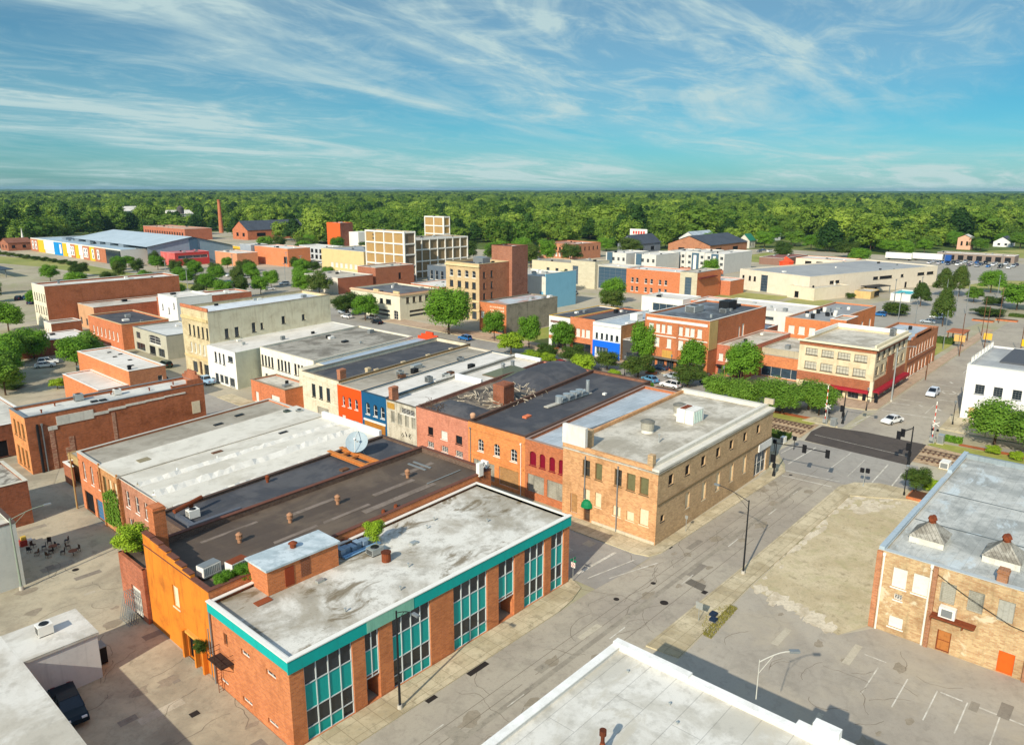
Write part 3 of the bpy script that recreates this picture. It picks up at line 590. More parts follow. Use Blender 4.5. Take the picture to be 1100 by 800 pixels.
for a, b, k in TW:
    if k == 'p': continue
    n = k if isinstance(k, int) else 2; x0, x1 = a - 28.2, b - 28.2; w = (x1 - x0) / n
    bay = MB(); d0, d1 = .12, .2
    for q in range(n + 1): x = min(max(x0 + q * w, x0 + .05), x1 - .05); bay.box(x - .045, x + .045, d0, d1 + .05, .05 if isinstance(k, int) else 2.6, 7.55)
    lv = (.06, 1.25, 3.0, 5.55, 7.5) if isinstance(k, int) else (2.65, 3.0, 5.55, 7.5)
    for z in lv: bay.box(x0, x1, d0 + .01, d1, z - .04, z + .045)
    fr = bay.build('curtain_wall', FRM, teal)
    for q in range(n):
        xa, xb = x0 + q * w + .04, x0 + (q + 1) * w - .04
        def pn(z0, z1, tp=0): bx(fr, 'spandrel_panel' if tp else 'pane', TEALP if tp else GL, (xa, xb, .19 if tp else .22, .25, z0, z1))
        pn(5.6, 7.48); pn(3.04, 5.5, 1)
        if isinstance(k, int):
            if a < 30 and q == 3: pn(.1, 2.95); continue
            if a > 39 and a < 40 and q == 0: pn(.1, 2.95); continue
            pn(1.3, 2.95); pn(.1, 1.2, 1)
    if not isinstance(k, int):
        rec = MB(); rec.box(x0, x0 + .05, .3, 2.2, 0, 2.6); rec.box(x1 - .05, x1, .3, 2.2, 0, 2.6); rec.box(x0, x1, .3, 2.2, 2.6, 2.7); rec.build('entrance_recess', B_TEAL, teal)
        dd = bx(teal, 'door', FRM, (x0 + .1, x0 + .2, 1.9, 1.98, .02, 2.55), (x1 - .2, x1 - .1, 1.9, 1.98, .02, 2.55), (x0 + .2, x1 - .2, 1.9, 1.98, 2.4, 2.55), ((x0 + x1) / 2 - .05, (x0 + x1) / 2 + .05, 1.9, 1.98, .02, 2.4))
        bx(dd, 'pane', GL, (x0 + .2, x1 - .2, 1.93, 1.96, .1, 2.4))
# penthouse, rooftop bits
p = thing('roof_stairhouse', 'small flat-topped orange brick stair house standing on the teal office roof', 'roof structure', (32.9, 61.3, 8.4))
p_ = MB().box(0, 8.2, 0, 3.6, 0, 2.6); p_.build('wall', brick('#c9702c', '#b05c22', .2), p)
bx(p, 'roof', roofing('#c5cfd0', '#8fa0a4', .6, .3, 0), (-.2, 8.4, -.2, 3.8, 2.6, 2.82)); bx(p, 'door', plain('#8e3a1c', .7), (1.9, 2.9, -.05, 0, .2, 2.2)); bx(p, 'infill_panel', brick('#8c3c22', '#732f1a'), (3.7, 4.8, -.03, 0, .5, 2.5))
MB().cyl(4.3, 2.2, 2.8, 3.3, .3, .35, 10).cyl(4.3, 2.2, 3.3, 3.5, .5, .2, 10).build('roof_vent', RUST, p)
bx(tr, 'hatch', plain('#8d4a2a', .8), (3.0, 4.6, 9.9, 10.8, tz - .02, tz + .07))
for x, y, s in ((9.2, 9.0, .5), (21, 8.0, .5)): bx(tr, 'vent_box', GALV, (x, x + .8 * s * 2, y, y + .5, tz, tz + .3))
for x, y in ((8, 3.0), (17.6, 5), (25, 9.8), (27, 10.6), (31, 6), (14, 2.2)): pipe(tr, x, y, tz, .35, .07)
ac(45.3, 60.6, tz, 'low grey condenser unit next to the rusty drum on the teal office roof', 1.5, 1.2, .8)
d = thing('roof_drum', 'rusty cylindrical exhaust drum on the teal office roof', 'exhaust fan', (45.1, 58.4, tz)); MB().cyl(0, 0, 0, 1.0, .5, .5, 14).build('drum', RUST, d); MB().cyl(0, 0, 1.0, 1.08, .56, .56, 14).build('rim', plain('#5c2e1a', .9, var=.6), d)
d = thing('duct_run', 'pile of blue-grey metal ducts between the brick stair house and the roof bush', 'duct', (42.2, 63.0, tz))
m = MB()
for k in range(6): m.box(k * .75, k * .75 + .6, -.6 + .2 * (k % 2), .5, .1, .9 - .1 * (k % 3))
m.build('duct_box', plain('#8fa3b5', .5, .3, name='duct_metal'), d); MB().tube([(0, -.9, .25), (4.8, -.9, .25)], .14).tube([(0, -1.2, .2), (4.9, -1.1, .2)], .1).build('pipe', plain('#7ba0c0', .5, name='pipe_blue'), d); MB().tube([(.4, .7, .2), (.4, .7, 1.5), (1.8, .7, 1.2)], .12).build('bent_pipe', RUST, d)
# rusty fire balcony on the west wall
fb = thing('fire_escape', 'rusty iron landing with railings and a ladder on the end wall of the teal office', 'fire escape', (28.2, 61.2, 0))
m = MB(); m.box(-1.3, -.02, -1.2, 1.4, 3.9, 3.98)
m.build('platform', plain('#3a2a22', .8, var=.5, name='old_iron'), fb); m = MB()
for y in (-1.2, 0, 1.4): m.tube([(-1.28, y, 3.9), (-1.28, y, 4.9)], .035, 5)
for z in (4.4, 4.9): m.tube([(-.05, -1.2, z), (-1.28, -1.2, z), (-1.28, 1.4, z), (-.05, 1.4, z)], .03, 5)
m.build('railing', plain('#3a2a22', .8, var=.5, name='old_iron'), fb); m = MB(); m.tube([(-.2, 1.2, 4), (-.2, 1.2, 0)], .03, 5).tube([(-.6, 1.2, 4), (-.6, 1.2, 0)], .03, 5)
for k in range(11): m.tube([(-.2, 1.2, .3 + k * .35), (-.6, 1.2, .3 + k * .35)], .02, 4)
m.build('ladder', RUST, fb); MB().tube([(-1.2, -1, 3.9), (-.05, -1, 3.0)], .03, 5).tube([(-1.2, 1.2, 3.9), (-.05, 1.2, 3.0)], .03, 5).build('bracket', RUST, fb)
MB().tube([(-.15, 0, 0), (-.15, 0, 7.8)], .09, 6).tube([(-.3, .25, .4), (-.3, .25, 6)], .05, 5).build('downpipe', GREYM, thing('drain_stack', 'grey drainpipes at the joint between the teal office and the orange painted wall', 'pipe', (28.2, 63.9, 0)))

BRDK = brick('#6b5040', '#513a2e', .4)
# --- orange painted building with brown roof -------------------------------------
ops = [('W', 71.3, 72.7, 4.8, 7.3, 'board'), ('W', 66.4, 67.6, 0, 2.4, 'door'), ('W', 68.7, 70.1, .0, 3.0, 'dk')]
org, orf, oz = bld('orange_building', 'orange painted building with brown tar roof between the teal office and satellite dish', 'building', 28.4, 64.35, 41.4, 14.6, 9.6, B_TEAL, R_BROWN, plain('#6e4638', .9, var=.5), ops, par=.75, pt=.45, sides={'W': B_PAINT, 'N': BRDK, 'E': BRDK})
m = MB()      # stepped shoulder of the west parapet
for a, b, z in ((12.4, 14.6, 11.0), (10.4, 12.4, 10.9), (8.6, 10.4, 10.75), (6.8, 8.6, 10.5), (5.2, 6.8, 10.25), (3.6, 5.2, 10.0)): m.box(0, .45, a, b, 9.69, z)
m.build('shoulder_wall', B_PAINT, org); m = MB()
for a, b, z in ((12.4, 14.6, 11.0), (10.4, 12.4, 10.9), (8.6, 10.4, 10.75), (6.8, 8.6, 10.5), (5.2, 6.8, 10.25), (3.6, 5.2, 10.0)): m.box(-.08, .53, a, b, z, z + .12)
m.build('coping_tiles', plain('#6e4638', .9, var=.5), org)
chimney(orf, 1.3, 13.4, oz, 1.3, 1.5, 5.2, brick('#c8682c', '#a9531f'))
bx(org, 'sill_ledge', plaster('#d8a24a', .4), (-.35, 0, 2.0, 5.6, 3.0, 3.25)); bx(org, 'buttress', B_PAINT, (-.5, 0, 5.9, 6.3, 0, 3.1)); bx(org, 'buttress', B_PAINT, (-.5, 0, 1.6, 1.95, 0, 2.9)); bx(org, 'buttress', B_PAINT, (-.5, 0, 3.3, 3.6, 0, 2.6))
for a, b, y, w in ((3, 14, 3.2, .9), (10, 24, 5.0, .6), (22, 34, 3.4, 1.0), (26, 33, 6.6, .8), (15, 22, 9.8, .7), (33, 39, 9.2, .8), (5, 12, 11.4, .5)): bx(orf, 'patch_strip', roofing('#85776a', '#6a5d50', .6, .5, 0), (a, b, y, y + w, oz + .012 + a * .0006, oz + .03 + a * .0006))
for x, y in ((36.3, 72.7), (42.9, 72.8), (49.8, 72.8), (61.3, 72.5)): turb(orf, x - 28.4, y - 64.35, oz, 1.1, plain('#a87c5c', .8, var=.6, name='weathered_metal'))
for x in (52, 54): MB().cyl(x - 28.4, 2.0, oz, oz + .4, .3, .2, 8).build('vent_pipe', RUST, orf)
bx(orf, 'pipe_run', GALV, (33, 39.5, 4.2, 4.3, oz + .1, oz + .2)); bx(orf, 'old_ladder', GREYM, (36.2, 36.5, 8.2, 12.0, oz, oz + .15), (37.2, 37.5, 8.2, 12.0, oz, oz + .15))
for k, (x, y) in enumerate(((30.6, 68.6), (32.9, 67.2))):
    t = thing('cooling_unit', ('large white box cooling unit with open rusty top, nearer the orange parapet' if k == 0 else 'large white box cooling unit with a rust-red top, nearer the brick stair house'), 'cooling unit', (x, y, oz), R(8))
    MB().box(-1.0, 1.0, -.6, .6, .35, 1.35).build('casing', WHITE, t); bx(t, 'tray', RUST if k else GREYM, (-1.05, 1.05, -.65, .65, .22, .35), (-.95, .95, -.55, .55, 1.35, 1.42)); g = MB()
    for q in range(9): g.box(-.9 + q * .2, -.8 + q * .2, -.62, -.6, .45, 1.25)
    g.build('grille', GREYM, t); bx(t, 'leg', DARKM, (-.95, -.85, -.5, .5, 0, .22), (.85, .95, -.5, .5, 0, .22))
st = thing('equipment_stand', 'cluttered pale metal equipment cabinet and rods at the far corner of the brown roof', 'equipment', (67.6, 66.4, oz))
bx(st, 'cabinet', WHITE, (-.4, .4, -.3, .3, .5, 2.3)); bx(st, 'leg', RUST, (-.4, -.3, -.2, .2, 0, .5), (.3, .4, -.2, .2, 0, .5)); MB().tube([(.8, -.2, 0), (1.6, .8, 1.8)], .06).tube([(.9, .6, 0), (1.3, -.6, 1.7)], .05).tube([(1.4, 0, 0), (.9, .9, 1.9)], .05).build('rod', DARKM, st)
bx(org, 'end_parapet', plaster('#e4e3dc', .3), (41.0, 41.38, .4, 1.6, 9.7, 10.7))

# --- low brick annex with plant on top -------------------------------------------
ann, arf, az = bld('brick_annex', 'narrow red brick annex with garage door and bright green bush on its top', 'building', 28.0, 79.1, 5.0, 6.6, 6.6, brick('#b5603a', '#93472a', .5), R_BROWN, None, [('W', 80.4, 82.9, 0.0, 3.6, 'garage')], par=.4)
# --- black roof with satellite dish ----------------------------------------------
dsh, drf, dz = bld('dish_building', 'long low building with a patched black tar roof carrying the satellite dish', 'building', 33.2, 79.2, 36.6, 7.7, 9.2, BRDK, R_BLACK, plain('#5c4a40', .9, var=.5), [('W', 85.7, 86.7, 5.2, 6.6, 'sashd')], par=.35, pt=.35)
t = thing('satellite_dish', 'big pale satellite dish tilted up on rusty steel beams on the black roof', 'satellite dish', (62.0, 86.0, dz), R(-52))
m = MB(); N = 28; prev = None
for k in range(7):
    r = 1.65 * k / 6; z = .11 * r * r
    ring = [(r * math.cos(2 * math.pi * q / N), r * math.sin(2 * math.pi * q / N), z) for q in range(N)]
    if prev:
        for q in range(N): j = (q + 1) % N; m.face([prev[q], prev[j], ring[j], ring[q]]); m.face([tuple(a - b for a, b in zip(p_, (0, 0, .06))) for p_ in (prev[q], ring[q], ring[j], prev[j])])
    prev = ring
ds = m.build('reflector', plain('#9aa9ae', .5, var=.3, name='dish_metal'), t, (0, 0, 2.1)); ds.rotation_euler = (R(52), 0, 0)
fd = MB().tube([(0, -1.6, .35), (0, -.1, 1.5)], .05).tube([(0, 1.6, .35), (0, .1, 1.5)], .05).cyl(0, 0, 1.25, 1.65, .2, .14, 10).build('feed_horn', WHITE, ds)
MB().tube([(0, .2, 0), (0, .2, 2.3)], .22, 10).tube([(-.9, .6, 0), (0, .3, 1.9)], .07).tube([(.9, .6, 0), (0, .3, 1.9)], .07).build('mast', GALV, t)
bm = thing('beam_frame', 'pair of orange rusty steel beams with crosspieces under the satellite dish', 'steel frame', (60.6, 84.6, dz)); RB = plain('#c47a3c', .85, var=.5, name='rusty_beam')
for a in ((-1.5, -.9, 5.2), (.6, 1.2, 5.2)): m = MB(); m.box(a[0], a[1], -4.6, a[2] - .3, .25, .38); m.box((a[0] + a[1]) / 2 - .05, (a[0] + a[1]) / 2 + .05, -4.6, a[2] - .3, .38, .62); m.box(a[0], a[1], -4.6, a[2] - .3, .62, .72); m.build('beam', RB, bm)
for y in (-3.6, .2, 2.2): bx(bm, 'crosspiece', RB, (-.9, .6, y, y + .35, .3, .6))
bx(bm, 'foot', DARKM, (-1.5, -.9, -4.6, -4.2, 0, .25), (.6, 1.2, -4.6, -4.2, 0, .25), (-1.5, -.9, 4.2, 4.6, 0, .25), (.6, 1.2, 4.2, 4.6, 0, .25))
turb(drf, 14.5, 6.3, dz, .9); bx(drf, 'pipe_run', plain('#5a5e66', .7), (.8, 7.5, 1.0, 1.5, dz, dz + .5), (1.2, 1.7, 1.5, 5.4, dz, dz + .45)); hatch(drf, 24, 2.2, dz, 1.2, .7, .25, WOODP, 'patch_board')
MB().tube([(.8, 4.6, dz + 1.2), (4.8, 5.6, dz + 1.4)], .28, 8).cyl(3.2, 5.2, dz, dz + 1.2, .3, .3, 8).build('stove_pipe', RUST, drf)
for k, (x, y) in enumerate(((31.4, 81.6), (34.4, 83.2))): ac(x + 1.5, y, dz if k else az + .0, ('pale box condenser on the black roof behind the orange chimney' if k else 'white condenser on the brick annex beside the orange chimney'), 1.3, 1.0, 1.1, WHITE)

# --- white membrane building, three fronts ------------------------------------------
B_VINE = brick('#c98a48', '#a06a34', .6); B_F1 = brick('#d0763c', '#b55f2c', .35)
wh, wrf, wz = bld('membrane_building', 'wide building with a wrinkled white membrane roof and pink brick end wall with white windows', 'building', 35.0, 86.95, 34.6, 15.5, 9.15, B_PINK, R_MEMB, None,
  [('W', 91.0, 92.1, 5.2, 7.6, 'sashw'), ('W', 94.2, 95.4, 5.2, 7.6, 'sashw'), ('W', 97.1, 98.3, 5.2, 7.6, 'sashw'), ('W', 100.1, 101.3, 5.2, 7.6, 'sashw'), ('W', 96.4, 98.4, 1.4, 3.6, 'sashw'), ('W', 91.5, 93.4, .2, 3.4, 'blk'), ('W', 100.1, 101.2, 1.4, 3.6, 'sashw')], par=.02)
m = MB(); rr = random.Random(3)      # raised, wrinkled ridge folds in the membrane
def fold(m, x0, x1, y, w, h):
    n = 40; ps = []
    for k in range(n + 1): x = x0 + (x1 - x0) * k / n; ps.append((x, y + rr.uniform(-.12, .12), h * rr.uniform(.7, 1.1)))
    for a, b in zip(ps, ps[1:]):
        m.face([(a[0], a[1] - w, wz), (b[0], b[1] - w, wz), (b[0], b[1], wz + b[2]), (a[0], a[1], wz + a[2])]); m.face([(a[0], a[1], wz + a[2]), (b[0], b[1], wz + b[2]), (b[0], b[1] + w * .5, wz), (a[0], a[1] + w * .5, wz)])
for q in ((.3, 34, 5.8, .9, .62), (.3, 34, 10.6, .7, .48), (.3, 34, .35, .3, .3)): m = MB(); fold(m, *q); m.build('membrane_fold', roofing('#e2ddd0', '#c2bcae', .3, .3, 0), wrf)
bx(wh, 'end_parapet', roofing('#eeeee8', '#c5c4bb', .3, .2, 0), (34.0, 34.55, 0, 15.4, 9.1, 10.1))
for x, y in ((.6, 6.0), (12, 10.9), (21, 6.2), (26.5, 5.9), (6, 11)): MB().cyl(x, y, wz, wz + .6, .12, .1, 8).cyl(x, y, wz, wz + .15, .4, .2, 8).build('vent_boot', roofing('#eeeee8', '#c5c4bb', .3, .2, 0), wrf)
hatch(wrf, 13.5, 13.8, wz, 1.6, .7, .12, WOODP, 'patch_board'); hatch(wrf, 25, 13.6, wz, 1.5, .6, .15, DARKM, 'skylight'); bx(wh, 'gutter', GREYM, (-.16, -.02, 0, 15.4, 9.0, 9.14))
v2, vrf, vz = bld('vine_building', 'narrow brick building with climbing vines and three pale shutters, white membrane roof', 'building', 34.7, 102.5, 34.9, 6.6, 9.3, B_VINE, R_MEMB, None,
  [('W', 103.3, 104.4, 4.9, 7.9, 'board'), ('W', 105.2, 106.3, 4.9, 7.9, 'board'), ('W', 107.1, 108.2, 4.9, 7.9, 'olive'), ('W', 104.0, 105.3, .2, 3.4, 'board')], par=.02)
bx(v2, 'pilaster', B_VINE, (-.22, 0, -.02, .28, 0, 9.5), (-.22, 0, 6.3, 6.6, 0, 9.5)); hatch(vrf, 5.0, 3.2, vz, 1.7, 1.4, .06, plain('#8f8468', .9), 'skylight')
f1, frf, fz = bld('garage_building', 'orange brick building with tall white windows above a blue garage door, tan flat roof', 'building', 34.9, 109.1, 34.6, 9.2, 8.9, B_F1, R_TAN, plain('#c6c0b2', .7, var=.4),
  [('W', 109.8, 110.8, 5.0, 7.9, 'archw'), ('W', 112.6, 113.6, 5.0, 7.9, 'archw'), ('W', 115.6, 116.6, 5.0, 7.9, 'archw'), ('W', 109.9, 112.9, 0, 3.1, 'gblue'), ('W', 113.9, 117.2, 0, 3.2, 'dk')], par=.3, pt=.3)
for x, y in ((21, 4.0), (26, 5.6)): hatch(frf, x, y, fz, 1.6, .8, .15)
for k, x in enumerate((31.5, 33.2)): ac(34.9 + x, 109.1 + 3.0 - k * 1.2, fz, ('dark green' if k == 0 else 'grey') + ' condenser near the far end of the tan flat roof', .9, .9, 1.0, plain('#4d5a50', .6) if k == 0 else GALV)
for x in (7, 18, 22): pipe(frf, x, .8 + x * .02, fz, .3)
# shed strip + yard wall behind
sh, srf, sz = bld('low_shed', 'low tan shed in the gap between the tan-roofed building and long red brick hall', 'shed', 38.0, 124.0, 30.0, 9.5, 4.2, plaster('#b79a66', .5, '#6e5a3c'), R_TAN, None, [], par=.1)
yw = thing('yard_wall', 'short red brick yard wall with a white cap beside the blue bin', 'wall', (36.6, 128.0, 0)); bx(yw, 'wall', B_RED, (0, .4, 0, 3.6, 0, 3.4), (.4, 6, 3.2, 3.6, 0, 3.4)); bx(yw, 'coping', WHITE, (-.05, .45, -.05, 3.65, 3.4, 3.52), (.45, 6, 3.15, 3.65, 3.4, 3.52))

# --- long red brick hall (D) -------------------------------------------------------
D_, Drf, Dz = bld('brick_hall', 'long red brick hall with stepped far gable, white flat roof and scarred side wall', 'building', 34.0, 139.0, 30.7, 8.2, 10.0, brick('#b0542c', '#8e4022', .6), roofing('#d6d4c8', '#8f9494', .5, .1, 1.5, .85), GREYM,
  [('W', 140.2, 141.4, 5.8, 8.6, 'olive'), ('W', 142.3, 143.5, 5.8, 8.6, 'olive'), ('W', 144.5, 145.7, 5.8, 8.6, 'olive'), ('W', 140.2, 141.4, .6, 3.9, 'olive'), ('W', 142.3, 143.5, .6, 3.9, 'olive'), ('W', 144.5, 145.7, .6, 3.9, 'olive')], par=.5, sides={'W': brick('#d98a3c', '#b96c2a', .35), 'E': B_RED})
bx(D_, 'old_roofline', plaster('#d9d4c4', .5), (4.6, 10.5, -.10, -.005, 7.6, 9.2), (3.2, 4.6, -.10, -.005, 7.0, 7.7), (10.5, 13, -.10, -.005, 8.0, 8.5), (13, 16, -.10, -.005, 8.3, 8.75), (16, 19.5, -.10, -.005, 8.5, 8.9), (19.5, 23, -.1, -.005, 8.6, 8.95), (23, 27, -.1, -.005, 8.75, 9.05))
bx(D_, 'brick_scar', brick('#9c5a40', '#c9a088', .6), (3.3, 4.0, -.06, -.004, .0, 6.9), (5.4, 6.1, -.06, -.004, 0, 3.4), (6.1, 6.9, -.06, -.004, .8, 5.2)); bx(D_, 'brick_scar', brick('#9c5a40', '#c9a088', .6), (13.4, 14.0, -.06, -.004, 0, 7.9))
bx(D_, 'stepped_gable', B_RED, (30.3, 30.7, 0, 8.2, 10.09, 10.7), (30.3, 30.7, 1.2, 7.0, 10.7, 11.4), (30.3, 30.7, 2.4, 5.8, 11.4, 12.0), (24.5, 30.3, 0, .4, 10.09, 10.5), (27.5, 30.3, 0, .4, 10.5, 11.1))
bx(D_, 'boarded_door', CREAMB, (28.0, 29.6, -.05, 0, 4.4, 6.8)); drain(D_, 'S', 1.6, 8.2, 34.5, 8.2, DARKM, .22); drain(D_, 'S', 2.3, 8.2, 34.5, 8.2, GREYM, .12)
for x, y in ((12, 3.4), (13.4, 3.2)): hatch(Drf, x, y, Dz, 1.1, .8, .3)
ac(44.5, 145.6, Dz, 'grey rooftop condenser nearest the street end of the long red brick hall', 1.4, 1.1, 1.3); ac(50.8, 144.6, Dz, 'pale rooftop condenser beside a bent pipe midway on the red brick hall roof', 1.2, 1.0, 1.1, WHITE)
for x, y in ((6.4, 6), (3.4, 3), (16, 6.5), (22, 4), (27, 5), (25.5, 2.4)): pipe(Drf, x, y, Dz, .5, .12, RUST)

# --- orange hall with white roof (E) and low wing -----------------------------------
E_, Erf, Ez = bld('orange_hall', 'tall orange brick hall with a white flat roof beside the tree-lined parking yard', 'building', 60.5, 164.2, 7.8, 30, 9.0, brick('#d97a34', '#b95f26', .35), R_WHITE, WHITE, [('S', 61.9, 63.0, 2.0, 4.6, 'sashd'), ('S', 66.4, 67.5, 5.0, 7.0, 'sashw')], par=.25, sides={'S': brick('#b8754a', '#9c5f3a', .4)})
E2, e2r, e2z = bld('low_wing', 'low orange brick wing with a sloping white roof attached beside the taller orange hall', 'building', 54.3, 165.0, 6.1, 21, 5.9, brick('#d97a34', '#b95f26', .35), R_WHITE, WHITE, [], par=.2)
for x, y in ((3, 6), (5, 12), (4, 18), (6, 20), (5, 24)): hatch(Erf, x, y, Ez, .8, .5, .2)
chimney(Erf, 1.2, 2.6, Ez, .6, .6, 1.0, DARKM)
# left edge buildings
g_, grf, gz = bld('flat_white_building', 'flat pale grey-white roofed building cut by the left edge behind the red brick hall', 'building', 8, 152, 31, 33, 6.0, B_DRED, roofing('#cfcabc', '#9a9486', .4, .1, 1.6, .85), WHITE, [('S', 27, 29.4, .2, 3.2, 'wide3'), ('S', 31.5, 34, .2, 3.2, 'dk')], par=.25)
h_, hrf, hz = bld('stone_roof_building', 'small red brick building with a mottled stone-grey roof at the left edge by the alley', 'building', 8, 117.9, 20, 11.6, 6.5, B_DRED, roofing('#bdb6a6', '#6e675a', .9, .5, 0, spots=1), CONCW, [], par=.3)
i_, irf, iz = bld('grey_stucco_building', 'pale grey stucco box building at the left edge beside the lamp pole', 'building', 2, 99.0, 19.6, 9.0, 8.2, plaster('#c3c6bd', .2), R_GREY, plain('#5c4a40', .8), [], par=.3, sides={'S': plaster('#c3c6bd', .2)})
JR = roofing('#d6d2c6', '#9a907a', .55, .10, 0, spots=.3)
j1, jrf, jz = bld('white_flat_building', 'low white flat-roofed building at the bottom left corner beside the dark pickup', 'building', -14, 30, 28.6, 49.2, 5.0, plaster('#cfcdc6', .3), JR, None, [], par=.02)
j2, j2r, j2z = bld('white_wing', 'short white wing with a grey wall sticking out behind the dark pickup', 'building', 14.76, 73.2, 6.3, 6.0, 5.0, plaster('#cfcdc6', .3), JR, None, [], par=.02)
ac(17.6, 76.6, j2z, 'small dark-topped white condenser on the white wing roof', 1.3, 1.1, 1.1, WHITE)
# bottom white roofed building
k_, krf, kz = bld('white_roof_building', 'building with a broad white roof and stepped white parapet at the bottom of the view', 'building', 12, -22, 36.8, 53.4, 8.9, plaster('#d6d3ca', .25), roofing('#dad6ca', '#aba594', .6, .14, 2.4, .68, spots=.4, ponds='#bfb8a6'), roofing('#eceae2', '#c8c4b6', .3, .3, 0), [], par=.35, pt=.6, slope=.0)
m = MB()
for a, b, z in ((53.4, 46.2, .25), (46.2, 40.8, .05), (37.6, 36.4, .5), (36.4, 34.6, 1.3), (34.6, 33.4, .6), (40.8, 37.6, .05), (33.4, 20, .05)): m.box(36.15, 36.86, min(a, b), max(a, b), 8.9, 9.0 + z)
m.build('stepped_parapet', roofing('#eceae2', '#c8c4b6', .3, .3, 0), k_)
t = thing('vent_stack', 'brown cone-topped vent stack standing on the big white roof', 'vent', (37.2, 24.8, kz)); MB().cyl(0, 0, 0, 1.1, .42, .16, 10).build('base', RUST, t); MB().cyl(0, 0, 1.1, 1.7, .14, .14, 8).cyl(0, 0, 1.7, 2.1, .26, .26, 10).build('cap', plain('#5c2e1a', .9, var=.6), t)
for x, y in ((31.5, 44.5), (34.2, 50.6), (33, 30), (33, 46)): pipe(krf, x, y, kz, .15, .06)
bx(krf, 'hatch', roofing('#eceae2', '#c8c4b6', .3, .3, 0), (31.6, 33.4, 31.2, 33, kz, kz + .35))

# --- blue-grey roof brick warehouse on the right --------------------------------------
BW_ = brick('#c2a67c', '#a87a50', .6, paint='#d2c4a4', pscale=.35, pth=.6)
bw, brf, bz = bld('brick_warehouse', 'weathered brick warehouse with boarded windows and a pale blue-grey roof on the right', 'building', 81.5, -24, 40, 43.6, 9.3, BW_, R_BLUE, plain('#b4bab8', .6, var=.4),
  [('W', 16.6, 18.0, 5.5, 7.8, 'boardw'), ('W', 14.5, 16.0, 5.5, 7.8, 'boardw'), ('W', 12.0, 13.4, 5.5, 7.8, 'blk'), ('W', 9.5, 10.9, 5.5, 7.8, 'blk'), ('W', 6.9, 8.3, 5.5, 7.8, 'block2'), ('W', 16.4, 17.8, .8, 2.1, 'boardw'), ('W', 16.8, 17.6, 4.1, 4.8, 'grid'), ('W', 11.8, 13.1, 0, 2.4, 'rust'), ('W', 6.2, 7.6, 0, 2.4, 'odoor')], par=.25, pt=.5, near=True)
bx(bw, 'orange_pier', brick('#c07a4c', '#a0623a', .4), (-.18, 0, 43.2, 43.75, 0, 9.2)); drain(bw, 'W', 43.0, 8.8, 40, 43.6, WHITE, .1); drain(bw, 'W', 38.4, 9.0, 40, 43.6, WHITE, .1); bx(bw, 'pilaster', brick('#a9714c', '#8d5a38', .5), (-.3, 0, 37.8, 38.2, 0, 9.2), (-.3, 0, 28.9, 29.4, 0, 9.5))
t = thing('window_unit', 'white box air conditioner on a rusty shelf high on the warehouse wall', 'air conditioner', (81.5, 12.4, 0)); bx(t, 'casing', WHITE, (-.8, -.02, -.75, .75, 4.25, 5.35)); bx(t, 'grille', GREYM, (-.83, -.8, -.5, .5, 4.4, 5.2)); bx(t, 'shelf', RUST, (-1.1, 0, -2.6, 1.4, 4.05, 4.2)); bx(t, 'bracket', RUST, (-.9, -.02, 1.3, 1.4, 3.6, 4.05), (-.9, -.02, -1.6, -1.5, 3.6, 4.05))
for k, (x, y) in enumerate(((87.9, 16.2), (88.0, 9.2))):
    t = thing('roof_lantern', ('pyramid roof lantern with rusty cap nearer the left edge of the blue-grey roof' if k == 0 else 'pyramid roof lantern with rusty cap beyond the small brick chimney on the blue-grey roof'), 'skylight', (x, y, bz))
    MB().box(-1.7, 1.7, -1.7, 1.7, 0, .75).build('curb', plaster('#ddd8c8', .5), t); m = MB(); m.cyl(0, 0, 0, 1.5, 2.55, .4, 4)
    o = m.build('glazing', roofing('#a9a496', '#6e675a', .8, .8, .3, .6), t, (0, 0, .75), R(45)); MB().cyl(0, 0, 2.2, 2.6, .38, .38, 8).cyl(0, 0, 2.6, 2.95, .5, .35, 8).tube([(-.6, 0, 2.7), (.6, 0, 2.7)], .25, 8).build('cap_vent', RUST, t)
chimney(brf, .9, 32.4, bz, 1.0, .9, 1.6, brick('#a8714c', '#8f5c3a')); bx(brf, 'seam', plain('#5d6668', .9), (11.4, 11.55, .6, 43, bz + .01, bz + .06), (22.4, 22.55, .6, 43, bz + .01, bz + .06)); bx(brf, 'dark_curb', plaster('#8f9a9c', .6), (39.0, 39.6, .5, 43.1, bz, bz + .7))
bx(bw, 'stepped_coping', plain('#a9b7bd', .6, var=.4), (0, 14, 43.1, 43.65, 9.39, 9.7), (14, 27, 43.1, 43.65, 9.39, 9.55), (30, 40, 43.1, 43.65, 9.39, 9.8))

skew(teal, 0, .05, 13.8); skew(org, .05, .04, 14.6); skew(dsh, .04, .085, 7.7); skew(wh, .085, .09, 15.5); skew(v2, .09, .145, 6.6); skew(f1, .145, .14, 9.2)
# ================================================================== BLOCK ACROSS THE CROSS STREET (x from 82 to 130)
S_ = lambda a, b, n, w, z0, z1, st: row('S', a, b, n, w, z0, z1, st)
W_ = lambda a, b, n, w, z0, z1, st: row('W', a, b, n, w, z0, z1, st)
up = [('W', 58.5, 59.8, 6.9, 9.4, 'half'), ('W', 56.4, 57.6, 6.9, 9.4, 'olive'), ('W', 53.1, 54.3, 6.9, 9.4, 'half'), ('W', 50.9, 52.3, 6.8, 9.3, 'olive'), ('W', 48.8, 50.2, 6.8, 9.3, 'olive')]
lo = [('W', 56.4, 57.5, 2.8, 5.0, 'board'), ('W', 58.4, 59.6, 2.9, 5.0, 'board'), ('W', 53.1, 54.4, 2.4, 3.9, 'board'), ('W', 50.9, 52.1, 2.4, 3.8, 'board'), ('W', 48.6, 50.0, 2.4, 4.8, 'board'), ('W', 58.3, 59.4, 0, 2.4, 'door'), ('W', 60.6, 61.9, .6, 3.6, 'tan')]
